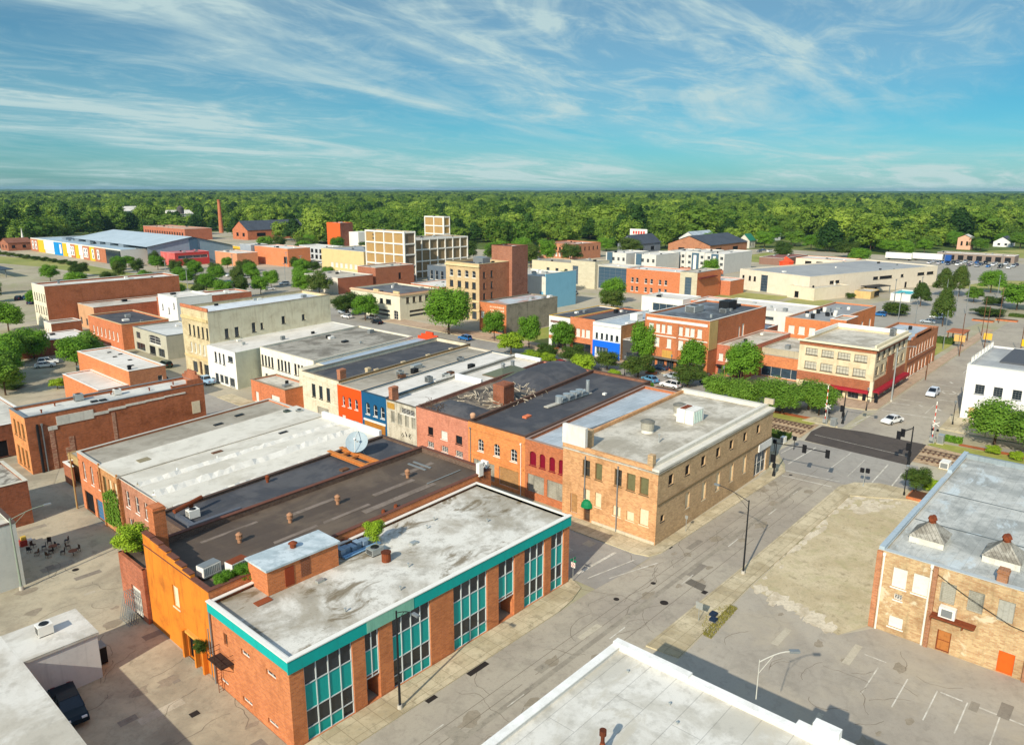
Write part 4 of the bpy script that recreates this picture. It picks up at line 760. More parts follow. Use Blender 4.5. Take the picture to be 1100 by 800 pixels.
sd_ = [('S', x, x + 1.3, 7.8, 9.3, 'dk') for x in (84.9, 89.6, 94.4, 99.2, 103.8, 108.8, 114.0)] + [('S', 90.2, 91.4, 2.6, 5.0, 'board'), ('S', 95.2, 96.5, 2.2, 5.0, 'board'), ('S', 99.8, 101.1, 2.2, 5.2, 'board'), ('S', 104.6, 105.9, 2.2, 5.2, 'board'), ('S', 109.4, 110.7, 2.2, 5.2, 'board'), ('S', 83.2, 84.2, 3.0, 4.0, 'dk'), ('S', 114.2, 119.2, .1, 4.2, 'wide3')]
b1, b1r, b1z = bld('brick_corner_building', 'big tan brick corner building with green door awning, boarded windows and pale flat roof', 'building', 82, 47.4, 38.6, 16.0, 10.6, B_TAN, R_GREY, None, up + lo + sd_, par=.05, sides={'S': B_SIDE}, depth=.25)
WC = plaster('#d8d2c2', .35); m = MB(); m.box(-.15, 38.8, -.18, .9, 10.61, 10.95); m.box(.0, 38.7, .9, 1.5, 10.61, 11.5); m.box(37.7, 38.7, 1.5, 16.0, 10.61, 11.3); m.build('white_parapet', WC, b1)
m = MB(); m.box(-.05, .4, .9, 16.05, 10.61, 11.15); m.box(.4, 37.7, 15.6, 16.05, 10.61, 11.1); m.build('parapet', B_TAN, b1)
bx(b1, 'corner_pier', B_SIDE, (-.1, .75, .9, 1.7, 11.16, 12.7)); bx(b1, 'corner_pier', plaster('#e3ddd0', .3), (-.12, .5, 12.0, 16.1, 11.16, 14.0)); bx(b1, 'corner_pier', B_SIDE, (.5, 2.6, 12.3, 16.0, 10.7, 13.2)); bx(b1, 'belt_course', plain('#7d6a4c', .9), (0, 38.6, -.12, 0, 5.75, 5.95)); bx(b1, 'stone_base', plaster('#c9bfa6', .4), (-.12, 0, .1, 10.5, 0, .5)); bx(b1, 'downpipe', GREYM, (-.2, -.05, 6.2, 6.35, 0, 9.9), (-.2, -.05, 11.8, 11.95, 3.5, 10)); bx(b1, 'end_parapet_scroll', plaster('#b8ab92', .4), (38.2, 38.75, .0, 1.5, 11.5, 12.4))
bx(b1, 'storefront_panel', plaster('#e2e0d8', .2), (33.4, 38.62, -.16, -.005, 4.3, 5.6))
m = MB(); n = 8
for k in range(n):
    a, b = math.pi * k / n, math.pi * (k + 1) / n
    for (r0, z0), (r1, z1) in (((.95, 0), (.85, .5)), ((.85, .5), (.5, .95)), ((.5, .95), (.02, 1.1))):
        P = lambda t, r, z: (-math.sin(t) * r, math.cos(t) * r, z)
        m.face([P(a, r0, z0), P(b, r0, z0), P(b, r1, z1), P(a, r1, z1)])
m.build('awning', plain('#0d7a4a', .6), b1, (0, 11.4, 2.4))
b1z = 10.57
for k, (x, y) in enumerate(((95.6, 57.6), (107.0, 58.5))):
    t = thing('roof_ventilator', ('round squat roof ventilator nearer the front on the tan corner building roof' if k == 0 else 'round squat roof ventilator beside the white cabinet toward the back of the pale roof'), 'ventilator', (x, y, b1z))
    MB().cyl(0, 0, 0, .6, 1.0, .8, 14).build('curb', plaster('#d5d0c0', .3), t); MB().cyl(0, 0, .6, 1.7, 1.05, 1.05, 16).build('drum', plain('#aaa595', .6, .2, .5, 'old_zinc'), t); MB().cyl(0, 0, 1.7, 1.85, 1.15, 1.1, 16).cyl(0, 0, 1.85, 2.1, .9, .5, 14).build('cap', plain('#7a776c', .6, .2, name='old_zinc'), t)
t = thing('roof_cabinet', 'bright white slatted cabinet with rust on top, on the pale roof of the corner building', 'cooling unit', (105.2, 55.6, b1z)); bx(t, 'casing', WHITE, (-1.7, 1.7, -1.5, -.05, 0, 2.2), (-1.7, 1.7, .05, 1.5, 0, 2.2)); bx(t, 'fan_cover', RUST, (-1.2, 1.2, .3, 1.2, 2.2, 2.3)); bx(t, 'grille', plain('#b9d6c8', .5), *[(-1.3 + q * .55, -1.1 + q * .55, -1.55, -1.5, .2, 2.0) for q in range(5)])
pipe(b1r, 10.6, 6, 10.56, 1.2, .1); 
t = thing('roof_ductwork', 'long silver and dark strips of roof channel between pale corner roof and black roof', 'duct', (92, 64.6, 9.2)); bx(t, 'channel', R_SILVER, (0, 29, .2, .9, .2, .7), (0, 29, 2.0, 2.6, .2, .7)); bx(t, 'trough', DARKM, (0, 29, .9, 2.0, .1, .35))
AR = lambda v, w, z0, z1, st: ('W', v - w / 2, v + w / 2, z0, z1, st)
b2, b2r, z2 = bld('red_shutter_building', 'narrow orange brick building with four arched dark red shutters', 'building', 82.8, 63.45, 40, 8.0, 9.6, B_RW, R_SILVER, plain('#9a8478', .8, var=.5), [('W', 69.2, 70.5, 5.6, 7.9, 'red'), ('W', 67.4, 68.5, 5.6, 7.9, 'red'), ('W', 65.5, 66.6, 5.6, 7.9, 'red'), ('W', 63.7, 64.8, 5.6, 7.9, 'red'), ('W', 67.6, 70.9, 1.2, 4.1, 'blk'), ('W', 63.7, 67.0, 1.2, 4.1, 'blk')], par=.5, pt=.35)
NDK = brick('#8a5436', '#6b4030', .5)
b3, b3r, z3 = bld('orange_brick_building', 'bright orange brick building with three pairs of white-framed windows and a black roof', 'building', 82.8, 71.45, 43, 12.5, 9.85, B_ORB, R_BLACK, plain('#5a4438', .8), [('W', 80.4, 81.7, 5.2, 7.3, 'sasha'), ('W', 76.8, 78.1, 5.2, 7.3, 'sasha'), ('W', 73.1, 74.5, 5.2, 7.3, 'sasha'), ('W', 78.0, 82.8, .6, 3.6, 'blk'), ('W', 72.8, 77.0, .6, 3.7, 'tan')], sides={'S': NDK, 'N': NDK, 'E': NDK}, par=.55, pt=.35)
bx(b3, 'belt_course', B_ORB, (-.15, 0, .3, 12.3, 4.3, 4.5), (-.12, 0, 0, 12.5, 8.7, 9.0)); drain(b3, 'W', .8, 8.4, 43, 12.5, WHITE); drain(b3, 'W', 11.9, 8.6, 43, 12.5, GREYM)
t = thing('duct_bank', 'row of four silver round-topped ventilators on a pale platform across the black roof', 'ventilator', (104.6, 80.1, z3)); bx(t, 'platform', plaster('#b9b3a4', .4), (-6.2, 7, -.5, .5, .1, .3)); m = MB()
for q in (-2.4, -.2, 1.8, 3.6): m.cyl(q, 0, .3, 1.5, .75, .75, 12).tube([(q - .1, -.5, 1.1), (q + .9, -.5, 1.1)], .4, 8)
m.cyl(6.2, 0, .3, 2.8, .35, .35, 10).build('drum', plain('#aeb4b4', .35, .5, name='zinc'), t)
hatch(b3r, 9.3, 6.6, z3, 1.6, .9, .3, plain('#d6764e', .8), 'orange_hatch'); hatch(b3r, 30, 3, z3, .8, .6, .35, WHITE, 'vent_box')
b4, b4r, z4 = bld('salmon_brick_building', 'salmon pink brick building with small dark windows and wrecked debris-strewn roof', 'building', 82.8, 83.95, 43, 13.0, 9.7, B_SALM, roofing('#8a7d6c', '#3e3a36', .9, .25, 0, spots=1), plain('#6a4a3c', .8), [('W', 92.6, 93.9, 5.2, 6.7, 'dk'), ('W', 89.0, 90.6, 5.2, 6.7, 'pale'), ('W', 85.4, 86.9, 5.2, 6.7, 'sashd'), ('W', 92.5, 94.1, 2.9, 4.0, 'grid'), ('W', 88.9, 90.5, 2.9, 4.0, 'grid'), ('W', 85.3, 87.0, 2.9, 4.0, 'grid')], par=.5, pt=.4)
m = MB(); n = 16      # humped dark roof
for i in range(16):
    for k in range(10):
        def hp(i, k):
            x = 22.5 + 20.0 * i / 16; y = .5 + 12.0 * k / 10; hgt = 1.9 * math.sin(math.pi * k / 10) ** .7 * min(1, i / 6) * (1 if i < 14 else .8); return (x, y, z4 - .02 + hgt)
        m.face([hp(i, k), hp(i + 1, k), hp(i + 1, k + 1), hp(i, k + 1)])
m.build('roof_hump', R_BLACK, b4r); m = MB()
for i in range(8):
    for k in range(8):
        def hq(i, k): return (.5 + 8 * i / 8, .5 + 11.5 * k / 8, z4 + 1.3 * math.sin(math.pi * i / 8) * math.sin(math.pi * k / 8))
        m.face([hq(i, k), hq(i + 1, k), hq(i + 1, k + 1), hq(i, k + 1)])
m.build('collapsed_roofing', R_BLACK, b4r); chimney(b4r, 13.6, 2.6, z4, 3.3, 2.6, 3.6, B_DRED)
db = MB(); rr = random.Random(11)
for k in range(150):
    x, y, s = rr.uniform(9, 24), rr.uniform(1, 12), rr.uniform(.1, .5); a = rr.uniform(0, 3); db.tube([(x, y, z4 + .1 + rr.uniform(0, .3)), (x + s * 3 * math.cos(a), y + s * 3 * math.sin(a), z4 + rr.uniform(.05, .9))], s * .25, 4)
tag(db.build('roof_debris', [roofing('#c9bca4', '#6e5f4c', .8, 1.0, 0, spots=1)], None, (82.8, 83.95, 0)), 'scattered planks and rubble on the wrecked roof behind the salmon brick front', 'rubble', kind='stuff')
t = thing('chimney_pot', 'round pale clay vent pot at the corner of the wrecked roof and black roof', 'vent', (84.6, 84.6, 9.8)); MB().cyl(0, 0, 0, .5, .4, .5, 12).build('base', plain('#c69a78', .8), t); MB().dome(0, 0, .5, .5, .4).build('cap', plain('#c69a78', .8), t)
m = MB(); rr = random.Random(4)
for k in range(14): x, y = rr.uniform(.3, 2.5), rr.uniform(8, 12.6); m.tube([(x, y, z4), (x + rr.uniform(-.5, .5), y + rr.uniform(-1, 1), z4 + rr.uniform(.6, 2.0)), (x + rr.uniform(-.8, .8), y + rr.uniform(-1.6, 1.6), z4 + rr.uniform(.8, 1.8))], .05, 4)
tag(m.build('bare_stems', plain('#5d4b3c', .9), None, (82.8, 83.95, 0)), 'tangle of bare brown stems on the edge of the salmon brick front', 'dead plant')
NSW = plaster('#c9c6ba', .4); NDK = brick('#8a5436', '#6b4030', .5)
b5, b5r, z5 = bld('graffiti_building', 'grubby white fronted building with grey boarded windows and a scribble of black graffiti', 'building', 82.8, 97.0, 43, 8.3, 9.4, plaster('#d3cdb8', .55, '#6e654e', .35), R_WHITE, plain('#5d574a', .8), [('W', 102.9, 104.0, 5.3, 7.5, 'blk'), ('W', 101.0, 102.1, 5.3, 7.5, 'blk'), ('W', 99.0, 100.1, 5.3, 7.5, 'blk'), ('W', 97.2, 98.3, 5.3, 7.5, 'blk'), ('W', 97.4, 101.2, 7.6, 8.7, 'grid')], sides={'S': NSW, 'N': NSW, 'E': NSW}, par=.35, pt=.3)
bx(b5, 'yellow_patch', plaster('#b98d3c', .6, '#6b4a1c'), (-.05, 0, 5.9, 8.0, 7.9, 9.0)); m = MB(); Y = 2.6
for a in (((Y, 3.6), (Y + .5, 4.3), (Y + .1, 3.4)), ((Y - .6, 4.2), (Y - .5, 3.5), (Y - 1.0, 3.3)), ((Y - 1.1, 4.2), (Y - .6, 3.7), (Y - 1.2, 3.6)), ((Y + 1.6, 3.4), (Y + 1.3, 3.9), (Y + .9, 3.4), (Y + 1.4, 3.2))): m.tube([(-.04, y, z) for y, z in a], .06, 4)
m.build('graffiti', BLACK, b5)
b6, b6r, z6 = bld('blue_building', 'dark blue painted building with three white framed windows over a wooden panel', 'building', 82.8, 105.35, 43, 7.4, 9.6, plaster('#17577e', .2, '#0d3550'), R_WHITE, plain('#2e4b5e', .7), [('W', 110.3, 111.5, 5.4, 7.7, 'archw'), ('W', 108.0, 109.2, 5.4, 7.7, 'archw'), ('W', 105.9, 107.1, 5.4, 7.7, 'archw'), ('W', 110.5, 111.6, .5, 3.2, 'pale'), ('W', 107.4, 108.4, .5, 3.2, 'pale')], sides={'S': NSW, 'N': NSW, 'E': NSW}, par=.3, pt=.3)
bx(b6, 'panel', plaster('#b0762c', .6, '#6b431a'), (-.06, 0, .5, 6.7, 2.0, 4.1)); bx(b6, 'white_band', WHITE, (-.12, 0, .3, 6.9, 4.1, 4.5))
b7, b7r, z7 = bld('orange_red_building', 'bright orange-red painted building with three small dark windows', 'building', 82.8, 112.8, 43, 7.7, 9.6, plaster('#ea5214', .12, '#a8380e'), R_TAN, plain('#c9b89c', .7), [('W', 118.2, 119.0, 5.5, 7.6, 'archw'), ('W', 116.1, 117.1, 5.5, 7.6, 'archw'), ('W', 114.0, 115.0, 5.5, 7.6, 'archw'), ('W', 118.2, 119.4, 1.2, 3.6, 'pale'), ('W', 114.0, 115.6, 1.0, 3.2, 'blk')], sides={'S': NSW, 'N': NSW, 'E': NSW}, par=.35, pt=.3)
b8, b8r, z8 = bld('cream_building', 'cream plastered building with three tall windows, dark roof and brown brick ledge', 'building', 83.2, 120.55, 43.5, 12.8, 10.1, B_CREAM, R_BLACK, plain('#7d7464', .8), [('W', 128.8, 130.1, 5.2, 8.0, 'sashd'), ('W', 126.3, 127.5, 5.2, 8.0, 'sashd'), ('W', 123.7, 124.9, 5.2, 8.0, 'sashd'), ('W', 124.5, 128.5, .6, 3.5, 'blk')], par=.8, pt=.4, sides={'S': brick('#a8803c', '#8a6530', .4)})
bx(b8, 'corbel', B_CREAM, (-.2, 0, .2, 12.6, 9.0, 9.3), (-.14, 0, .2, 12.6, 4.5, 4.8))
chimney(b8r, 1.6, .9, z8, 1.6, 1.1, 2.8, brick('#b5714c', '#97593a')); chimney(b5r, 1.4, 7.6, z5, 1.7, 1.0, 2.6, brick('#b5714c', '#97593a')); chimney(b8r, 9, .9, z8, 1, .9, 1.6, plaster('#cdb994', .4)); 
for k in range(9): bx(b8, 'ledge_block', plaster('#cdb994', .5), (6 + k * 4.2, 7.2 + k * 4.2, -.1, .5, 10.1, 10.4)) if k % 2 else None
# rooftop units on the white and tan roofs
UN = [(96.4, 117.6, z7, 'grey condenser alone on the tan roof behind the orange-red front'), (94.6, 114.9, z7, 'rusty wooden crate-like unit near the front of the tan roof'), (99.8, 117.0, z7, 'dark condenser beside a pale duct box on the tan roof'), (97.0, 109.4, z6, 'square grey condenser nearest the blue front on the white roof'), (101.0, 108.6, z6, 'left of two dark condensers side by side on the white roof'), (102.8, 109.2, z6, 'right of two dark condensers side by side on the white roof'), (110.5, 110.8, z6, 'lone grey box unit far back on the white roof behind the blue front'), (113.8, 117.6, z7, 'brown louvred unit toward the back of the tan roof')]
for k, (x, y, z, lb) in enumerate(UN): ac(x, y, z + .02, lb, 1.3, 1.1, 1.1, [GALV, WOODP, DARKM, GREYM][k % 4])
bx(b7r, 'duct_box', GALV, (18.6, 21.4, 3.4, 4.6, z7, z7 + 1.0)); bx(b5, 'end_parapet', roofing('#eeeee8', '#c5c4bb', .3, .2, 0), (20, 20.5, .4, 7.9, 9.1, 10.2)); bx(b5, 'end_parapet', roofing('#eeeee8', '#c5c4bb', .3, .2, 0), (42.4, 43, .4, 8, 9.5, 10.2))
bx(b6, 'party_wall', R_WHITE, (14, 42.5, -.2, .25, 9.6, 9.95))
t = thing('skylight', 'dark pyramid glass skylight with two cowls on the white roof', 'skylight', (113.5, 103.0, z5 + .02)); m = MB(); a, b = 4.6, 2.8; m.face([(-a, -b, .25), (a, -b, .25), (1.6, 0, 1.6), (-1.6, 0, 1.6)]); m.face([(a, -b, .25), (a, b, .25), (1.6, 0, 1.6)]); m.face([(a, b, .25), (-a, b, .25), (-1.6, 0, 1.6), (1.6, 0, 1.6)]); m.face([(-a, b, .25), (-a, -b, .25), (-1.6, 0, 1.6)])
m.build('glazing', plain('#5d6350', .4, var=.5), t); bx(t, 'curb', plain('#6d6350', .8), (-a - .1, a + .1, -b - .1, b + .1, 0, .24)); MB().cyl(-1.4, 0, 1.4, 2.2, .35, .35, 8).cyl(-1.4, 0, 2.2, 2.5, .55, .3, 8).build('cowl', GREYM, t); MB().cyl(1.6, 0, 1.4, 2.4, .4, .4, 8).cyl(1.6, 0, 2.4, 2.6, .55, .3, 8).build('cowl', GREYM, t)
b9, b9r, z9 = bld('metal_roof_building', 'narrow building with a pale blue-grey sheet metal roof and an orange-red stepped end gable', 'building', 92, 133.4, 35.5, 8.2, 9.0, B_CREAM, roofing('#a9b8c4', '#7d8f9c', .4, .15, .8, .75, rough=.5), None, [], par=.15, slope=0)
bx(b9, 'end_gable', plaster('#e04a20', .15), (35.0, 35.5, -.2, 8.0, 8.9, 9.6), (35.0, 35.5, 1.2, 6.8, 9.6, 10.3), (35.0, 35.5, 2.8, 5.2, 10.3, 11.0)); hatch(b9r, 14, 2.2, z9, 2.2, 1.6, .5, plain('#b5472e', .8), 'red_roof_box'); bx(b9, 'front_wall', B_CREAM, (-5, 0, 3.0, 8.2, 0, 8.8))
wl_ = [o for a, b in ((164.2, 158.9), (157.0, 151.6), (149.8, 144.6)) for o in row('W', b, a, 4, .9, 5.0, 7.7, 'sashd')] + row('W', 145, 163, 7, 1.1, 1.2, 3.2, 'griddk')
b10, b10r, z10 = bld('long_white_building', 'long cream painted building with a row of many narrow windows and a weathered grey roof', 'building', 91.5, 141.8, 34, 22.8, 9.5, plaster('#ece6d2', .25, '#9c8c68'), roofing('#a8a294', '#5f584c', .7, .12, 1.4, .7), plain('#c8c0ac', .7), wl_, par=.35, pt=.3, near=False)
b11, b11r, z11 = bld('low_orange_garage', 'low orange brick garage with a weathered flat roof in front of the long cream building', 'building', 82.6, 139.6, 6.6, 14.2, 4.9, brick('#d0663a', '#b0502a', .35), R_GREY, plain('#8d7d68', .8), [('W', 142.0, 145.4, .1, 2.9, 'garage'), ('W', 150.8, 152.2, .1, 2.4, 'pale')], par=.25, near=False)
b12, b12r, z12 = bld('white_two_storey', 'white two-storey shop building with a pale grey-green side wall and white sloping roof', 'building', 85, 164.7, 41, 14.1, 9.0, plaster('#e9e7dc', .2), R_WHITE, None, [('W', 174.0, 175.0, 5.3, 7.9, 'sashd'), ('W', 172.0, 172.9, 5.3, 7.9, 'sashd'), ('W', 170.0, 170.9, 5.2, 7.9, 'sashd'), ('W', 166.0, 168.3, 6.4, 7.8, 'sashd'), ('W', 173.9, 175.5, .3, 2.4, 'sashd'), ('W', 171.5, 173.2, .3, 2.4, 'shop'), ('W', 169.2, 171.0, .3, 2.4, 'shop'), ('W', 166.0, 168.4, .3, 2.4, 'griddk')], par=.1, sides={'S': plaster('#c6cab4', .25)}, near=False)
c3 = row('W', 179.4, 189.8, 5, 1.0, 10.0, 12.9, 'sashd') + row('W', 181.9, 189.8, 4, .95, 5.6, 8.2, 'pale') + [('W', 187.0, 189.5, .3, 3.2, 'shop'), ('W', 184.4, 185.8, .1, 3.6, 'door'), ('W', 180.2, 183.4, .3, 3.2, 'shop')] + [('S', 90.4, 91.5, 9.7, 12.2, 'sashd'), ('S', 93.3, 94.5, 9.7, 12.2, 'sashd'), ('S', 98.5, 99.6, 10.1, 12.6, 'sashd'), ('S', 101.2, 102.0, 10.5, 12.2, 'sashd'), ('S', 108.1, 109.2, 11, 13, 'sashd'), ('S', 115, 116, 11, 12.6, 'sashd')]
b13, b13r, z13 = bld('yellow_three_storey', 'tall yellow-cream three-storey building with an orange brick rim and a white roof', 'building', 86, 178.9, 39.5, 14.6, 17.0, B_YEL, roofing('#d5dadb', '#a3aaac', .45, .1, 2.5, .85), plain('#8d7d66', .8), c3, par=.7, pt=.4, sides={'S': plaster('#e2d8b8', .4, '#9c8660'), 'W': B_YEL}, near=False)
bx(b13, 'brick_rim', brick('#c8703c', '#a8552a'), (-.08, .3, 0, 14.6, 17.1, 17.9)); bx(b13, 'cornice', plaster('#d8c08a', .4), (-.35, 0, .2, 14.4, 14.3, 15.0), (-.2, 0, .1, 14.5, 4.2, 4.7))
# left-centre cluster
bld('arch_window_shop', 'grey-cream corner shop with one large arched window over a red brick shopfront', 'building', 88, 209.0, 14, 22.5, 6.8, plaster('#b9b5a0', .3), roofing('#d6d6ce', '#96958c', .4, .1, 1.5, .8), GREYM, [('W', 213.0, 220.6, 3.4, 5.9, 'sasha'), ('W', 226.6, 229.4, 3.6, 5.6, 'shop'), ('W', 211, 215, .2, 2.6, 'shop'), ('W', 217, 221, .2, 2.6, 'dk'), ('W', 224, 230, .2, 2.4, 'shop')], par=.3, near=False)
bld('black_roof_row', 'long orange-red brick row with a black roof and a line of small pale windows', 'building', 84.9, 231.6, 14, 26.5, 7.7, brick('#cf6638', '#b04f28', .3), R_BLACK, plain('#d5b98c', .7), row('W', 235, 255, 7, 1.1, 2.2, 4.8, 'pale'), par=.4, near=False)
bld('white_cube_building', 'plain white tall cube building with three slit windows behind the arched window shop', 'building', 107, 243, 12, 14, 12.2, plaster('#e6e6de', .15), R_WHITE, WHITE, [('W', 245, 245.8, 8.4, 10.4, 'dk'), ('W', 249, 249.8, 6.4, 8.4, 'dk'), ('W', 253.6, 254.4, 7.2, 9.2, 'dk')], par=.4, near=False)
bld('big_brick_hall', 'very large red brick hall with a white windowed front and long white roof edge', 'building', 81.8, 286.2, 46, 13.2, 14.6, brick('#a8502c', '#8a3d20', .45), roofing('#dedad0', '#a39c8c', .6, .1, 1.6, .8), WHITE, row('W', 287, 298, 5, 1.0, 9.2, 11.8, 'sashd') + row('W', 287, 298, 5, 1.0, 4.8, 7.4, 'sashd') + row('W', 287.4, 291, 2, 1.2, .4, 3.0, 'shop'), par=.6, sides={'W': plaster('#e2d8bc', .3)}, near=False)
bld('stepped_brick_shops', 'stepped red brick shops with pale flat roofs in front of the very large brick hall', 'building', 91, 270.5, 46, 14.5, 8.0, brick('#b5603a', '#934726', .4), roofing('#cfc9bc', '#8f887a', .5, .1, 1.5, .8), plain('#cfc8b6', .7), row('W', 272, 284, 3, 1.6, 1, 3.4, 'shop'), par=.35, sides={'W': plaster('#c99c74', .4)}, near=False)
bld('brick_shop_block', 'brick block with two dormer-like stubs behind the white cube building', 'building', 112, 258.4, 30, 12, 9.6, brick('#b5603a', '#934726', .4), roofing('#d6d4ca', '#8f8b80', .5, .1, 1.5, .8), plain('#cfc8b6', .7), row('W', 260, 268, 2, 1.2, 4, 6.4, 'sashd'), par=.5, near=False)
bld('small_red_shop', 'small red brick shop with white door front next to trees and the black-roofed row', 'building', 77, 268, 9, 7, 4.6, brick('#a34d2c', '#86391e'), R_GREY, WHITE, [('W', 269.5, 271.5, .2, 2.6, 'garage'), ('W', 272.2, 273.6, .2, 2.4, 'pale')], par=.3, sides={'W': plaster('#dccbb8', .3)}, near=False)
bld('brick_shed', 'brown brick shed with a white roof half hidden behind the parking yard trees', 'building', 55, 240, 24, 13, 4.4, B_DRED, R_WHITE, WHITE, [('S', 71, 73, .2, 2.4, 'pale')], par=.2, near=False)
bld('small_tan_block', 'small windowless tan block near the left edge beyond the tree', 'building', 48, 303, 9, 8, 4.6, plaster('#a58b62', .4), R_GREY, None, [], par=.2, near=False)

skew(b1, 0.02, .05, 16); skew(b2, .055, .095, 8); skew(b3, .095, .135, 12.5); skew(b4, .135, .15, 13); skew(b5, .15, .15, 8.3); skew(b6, .15, .15, 7.4); skew(b7, .15, .155, 7.7); skew(b8, .155, .14, 12.8); skew(b9, .14, .165, 8.2); skew(b10, .165, .17, 22.8); skew(b12, .17, .125, 14.1); skew(b13, .125, .115, 14.6)
# ================================================================== BEYOND THE TRACKS
F = dict(near=False)
b, r, z = bld('cream_hotel_building', 'cream and brown-red three-storey corner building with wide windows, a ledged roof and red awnings', 'building', 176.3, 48.3, 25.5, 17.2, 12.0, plaster('#dccaa6', .35, '#8c6c40'), R_GREY, plaster('#e4d8b8', .2),
  row('W', 50, 63.9, 4, 2.8, 8.9, 10.5, 'trip') + row('W', 50, 63.9, 4, 2.8, 5.5, 7.3, 'trip') + row('S', 177.3, 199.6, 6, 2.4, 9.2, 11.1, 'sashd') + row('S', 177.3, 199.6, 6, 2.4, 5.8, 7.9, 'sashd') + row('W', 51, 64, 4, 2.4, .2, 2.3, 'shop') + row('S', 178.5, 199, 5, 3.2, .2, 2.4, 'shop'), par=.5)
RB_ = brick('#a8482c', '#8a3420', .3); bx(b, 'lower_band', RB_, (-.1, 25.4, -.1, -.004, 2.6, 4.8), (-.1, -.004, 0, 17.2, 2.6, 4.8)); bx(b, 'frieze', RB_, (-.12, 25.4, -.12, -.004, 11.2, 12.0), (-.12, -.004, 0, 17.2, 11.2, 12.0))
bx(b, 'cornice', plaster('#e4d8b8', .3), (-.7, 25.6, -.7, -.1, 12.1, 12.5), (-.7, -.1, -.1, 17.4, 12.1, 12.5), (0, 25.4, .02, .4, 12.1, 13.1)); bx(b, 'awning', plain('#9e1f2c', .7), (0, 25, -1.5, -.13, 2.35, 2.6), (-1.4, -.13, .4, 9, 2.35, 2.6), (0, 25, -1.5, -1.42, 2.0, 2.35), (-1.4, -1.32, .4, 9, 2.0, 2.35)); bx(b, 'corner_column', plaster('#e4d8b8', .3), (-.2, .5, -.2, .5, 0, 4.8)); bx(b, 'bay_panel', RB_, (9.5, 14.5, -.13, -.003, 4.8, 9.0))
bx(b, 'white_parapet', WHITE, (25.0, 25.4, .4, 17, 12.0, 13.0), (8, 25, 16.8, 17.3, 12.11, 12.9)); ac(200.2, 51.5, z, 'tall dark box unit on the roof of the cream and brown-red corner building', 1.6, 1.2, 1.9, GREYM)
b, r, z = bld('brown_brick_building', 'two-storey brown-orange brick building with tall white window panels, stepped parapet and pale bluish roof', 'building', 202.2, 48.5, 31, 10.5, 9.8, brick('#b56a34', '#8e4f26', .3), R_SILVER, brick('#b56a34', '#8e4f26', .3), row('S', 206, 229.6, 9, 1.2, 5.1, 7.9, 'pale') + row('S', 206, 213, 3, 1.4, .2, 3.0, 'pale') + row('S', 216, 231, 5, 1.4, .2, 3.0, 'pale'), par=.5, **F)
bx(b, 'raised_parapet', brick('#b56a34', '#8e4f26', .3), (8, 23, -.05, .35, 9.9, 10.9), (5, 26, -.05, .35, 9.89, 10.4)); bx(b, 'corner_pier', brick('#c9803c', '#a9602a'), (-.2, 1.6, -.2, .6, 0, 10.3)); bx(b, 'belt_course', brick('#8e4f26', '#733c1a'), (0, 31, -.12, 0, 3.7, 4.3))
b, r, z = bld('orange_office_block', 'bright orange brick block with fan-crowded grey roof behind the cream and brown-red corner building', 'building', 209.5, 70, 40, 12.6, 11.6, brick('#d86a2a', '#ba5220', .3), roofing('#9b9c98', '#74757a', .4, .12, 1.4, .8), plain('#c8a58a', .7), row('W', 71, 81.5, 4, 1.7, 7.2, 9.4, 'pale') + row('W', 71, 81.5, 4, 1.7, 2.6, 4.8, 'pale') + row('S', 222, 246, 4, 2.0, 5.5, 8.2, 'pale') + row('S', 222, 246, 4, 2.0, 1.2, 3.6, 'pale'), par=.4, **F)
bld('orange_stair_tower', 'square orange brick tower block with a white door attached to the bright orange block', 'building', 208.8, 65.6, 9.5, 4.3, 12.6, brick('#d0642a', '#b24e20', .3), R_GREY, WHITE, [('S', 211.4, 213.0, 8.2, 11.4, 'pale')], par=.3, **F)
rr = random.Random(5)
t = thing('fan_cluster', 'cluster of white and dark roof fans on the grey roof of the bright orange block', 'roof fans', (222, 77, z)); m = MB(); m2 = MB()
for k in range(11): x, y = rr.uniform(-8, 8), rr.uniform(-3.5, 3.5); (m if k % 2 else m2).cyl(x, y, 0, rr.uniform(.8, 1.4), .5, .6, 8)
m.build('fan', WHITE, t); m2.build('fan', DARKM, t)
bld('low_orange_shop', 'low orange brick shop with a turquoise and white shopfront beside the cream corner building', 'building', 183.6, 66.2, 14, 12.5, 5.6, brick('#d07a3a', '#b5602a', .3), R_GREY, None, [('W', 67.2, 77.6, .2, 2.8, 'shopw')], par=.2, **F)
b, r, z = bld('blue_front_hut', 'small block with a bright blue front and white sign panel between brick walls', 'building', 206, 88, 12, 5.4, 7.5, brick('#a8644a', '#8a4c34'), R_WHITE, WHITE, [('W', 89.8, 91.8, 3.8, 6.0, 'pale')], par=.3, sides={'W': plaster('#1560c8', .1)}, **F)
bld('grey_yard_block', 'low grey concrete block with a dull blue door behind the low orange shop', 'building', 200, 72, 9, 14, 6.0, plaster('#aba694', .3), R_GREY, None, [('S', 203, 205, .2, 4.5, 'gblue')], par=.2, **F)
b, r, z = bld('white_parapet_building', 'wide low building with big white parapet behind the large orange-red brick store', 'building', 236, 90, 22, 30, 8.4, plaster('#d9d8cc', .25), R_WHITE, WHITE, [('W', 97, 103, 5.6, 6.6, 'griddk')], par=.5, **F)
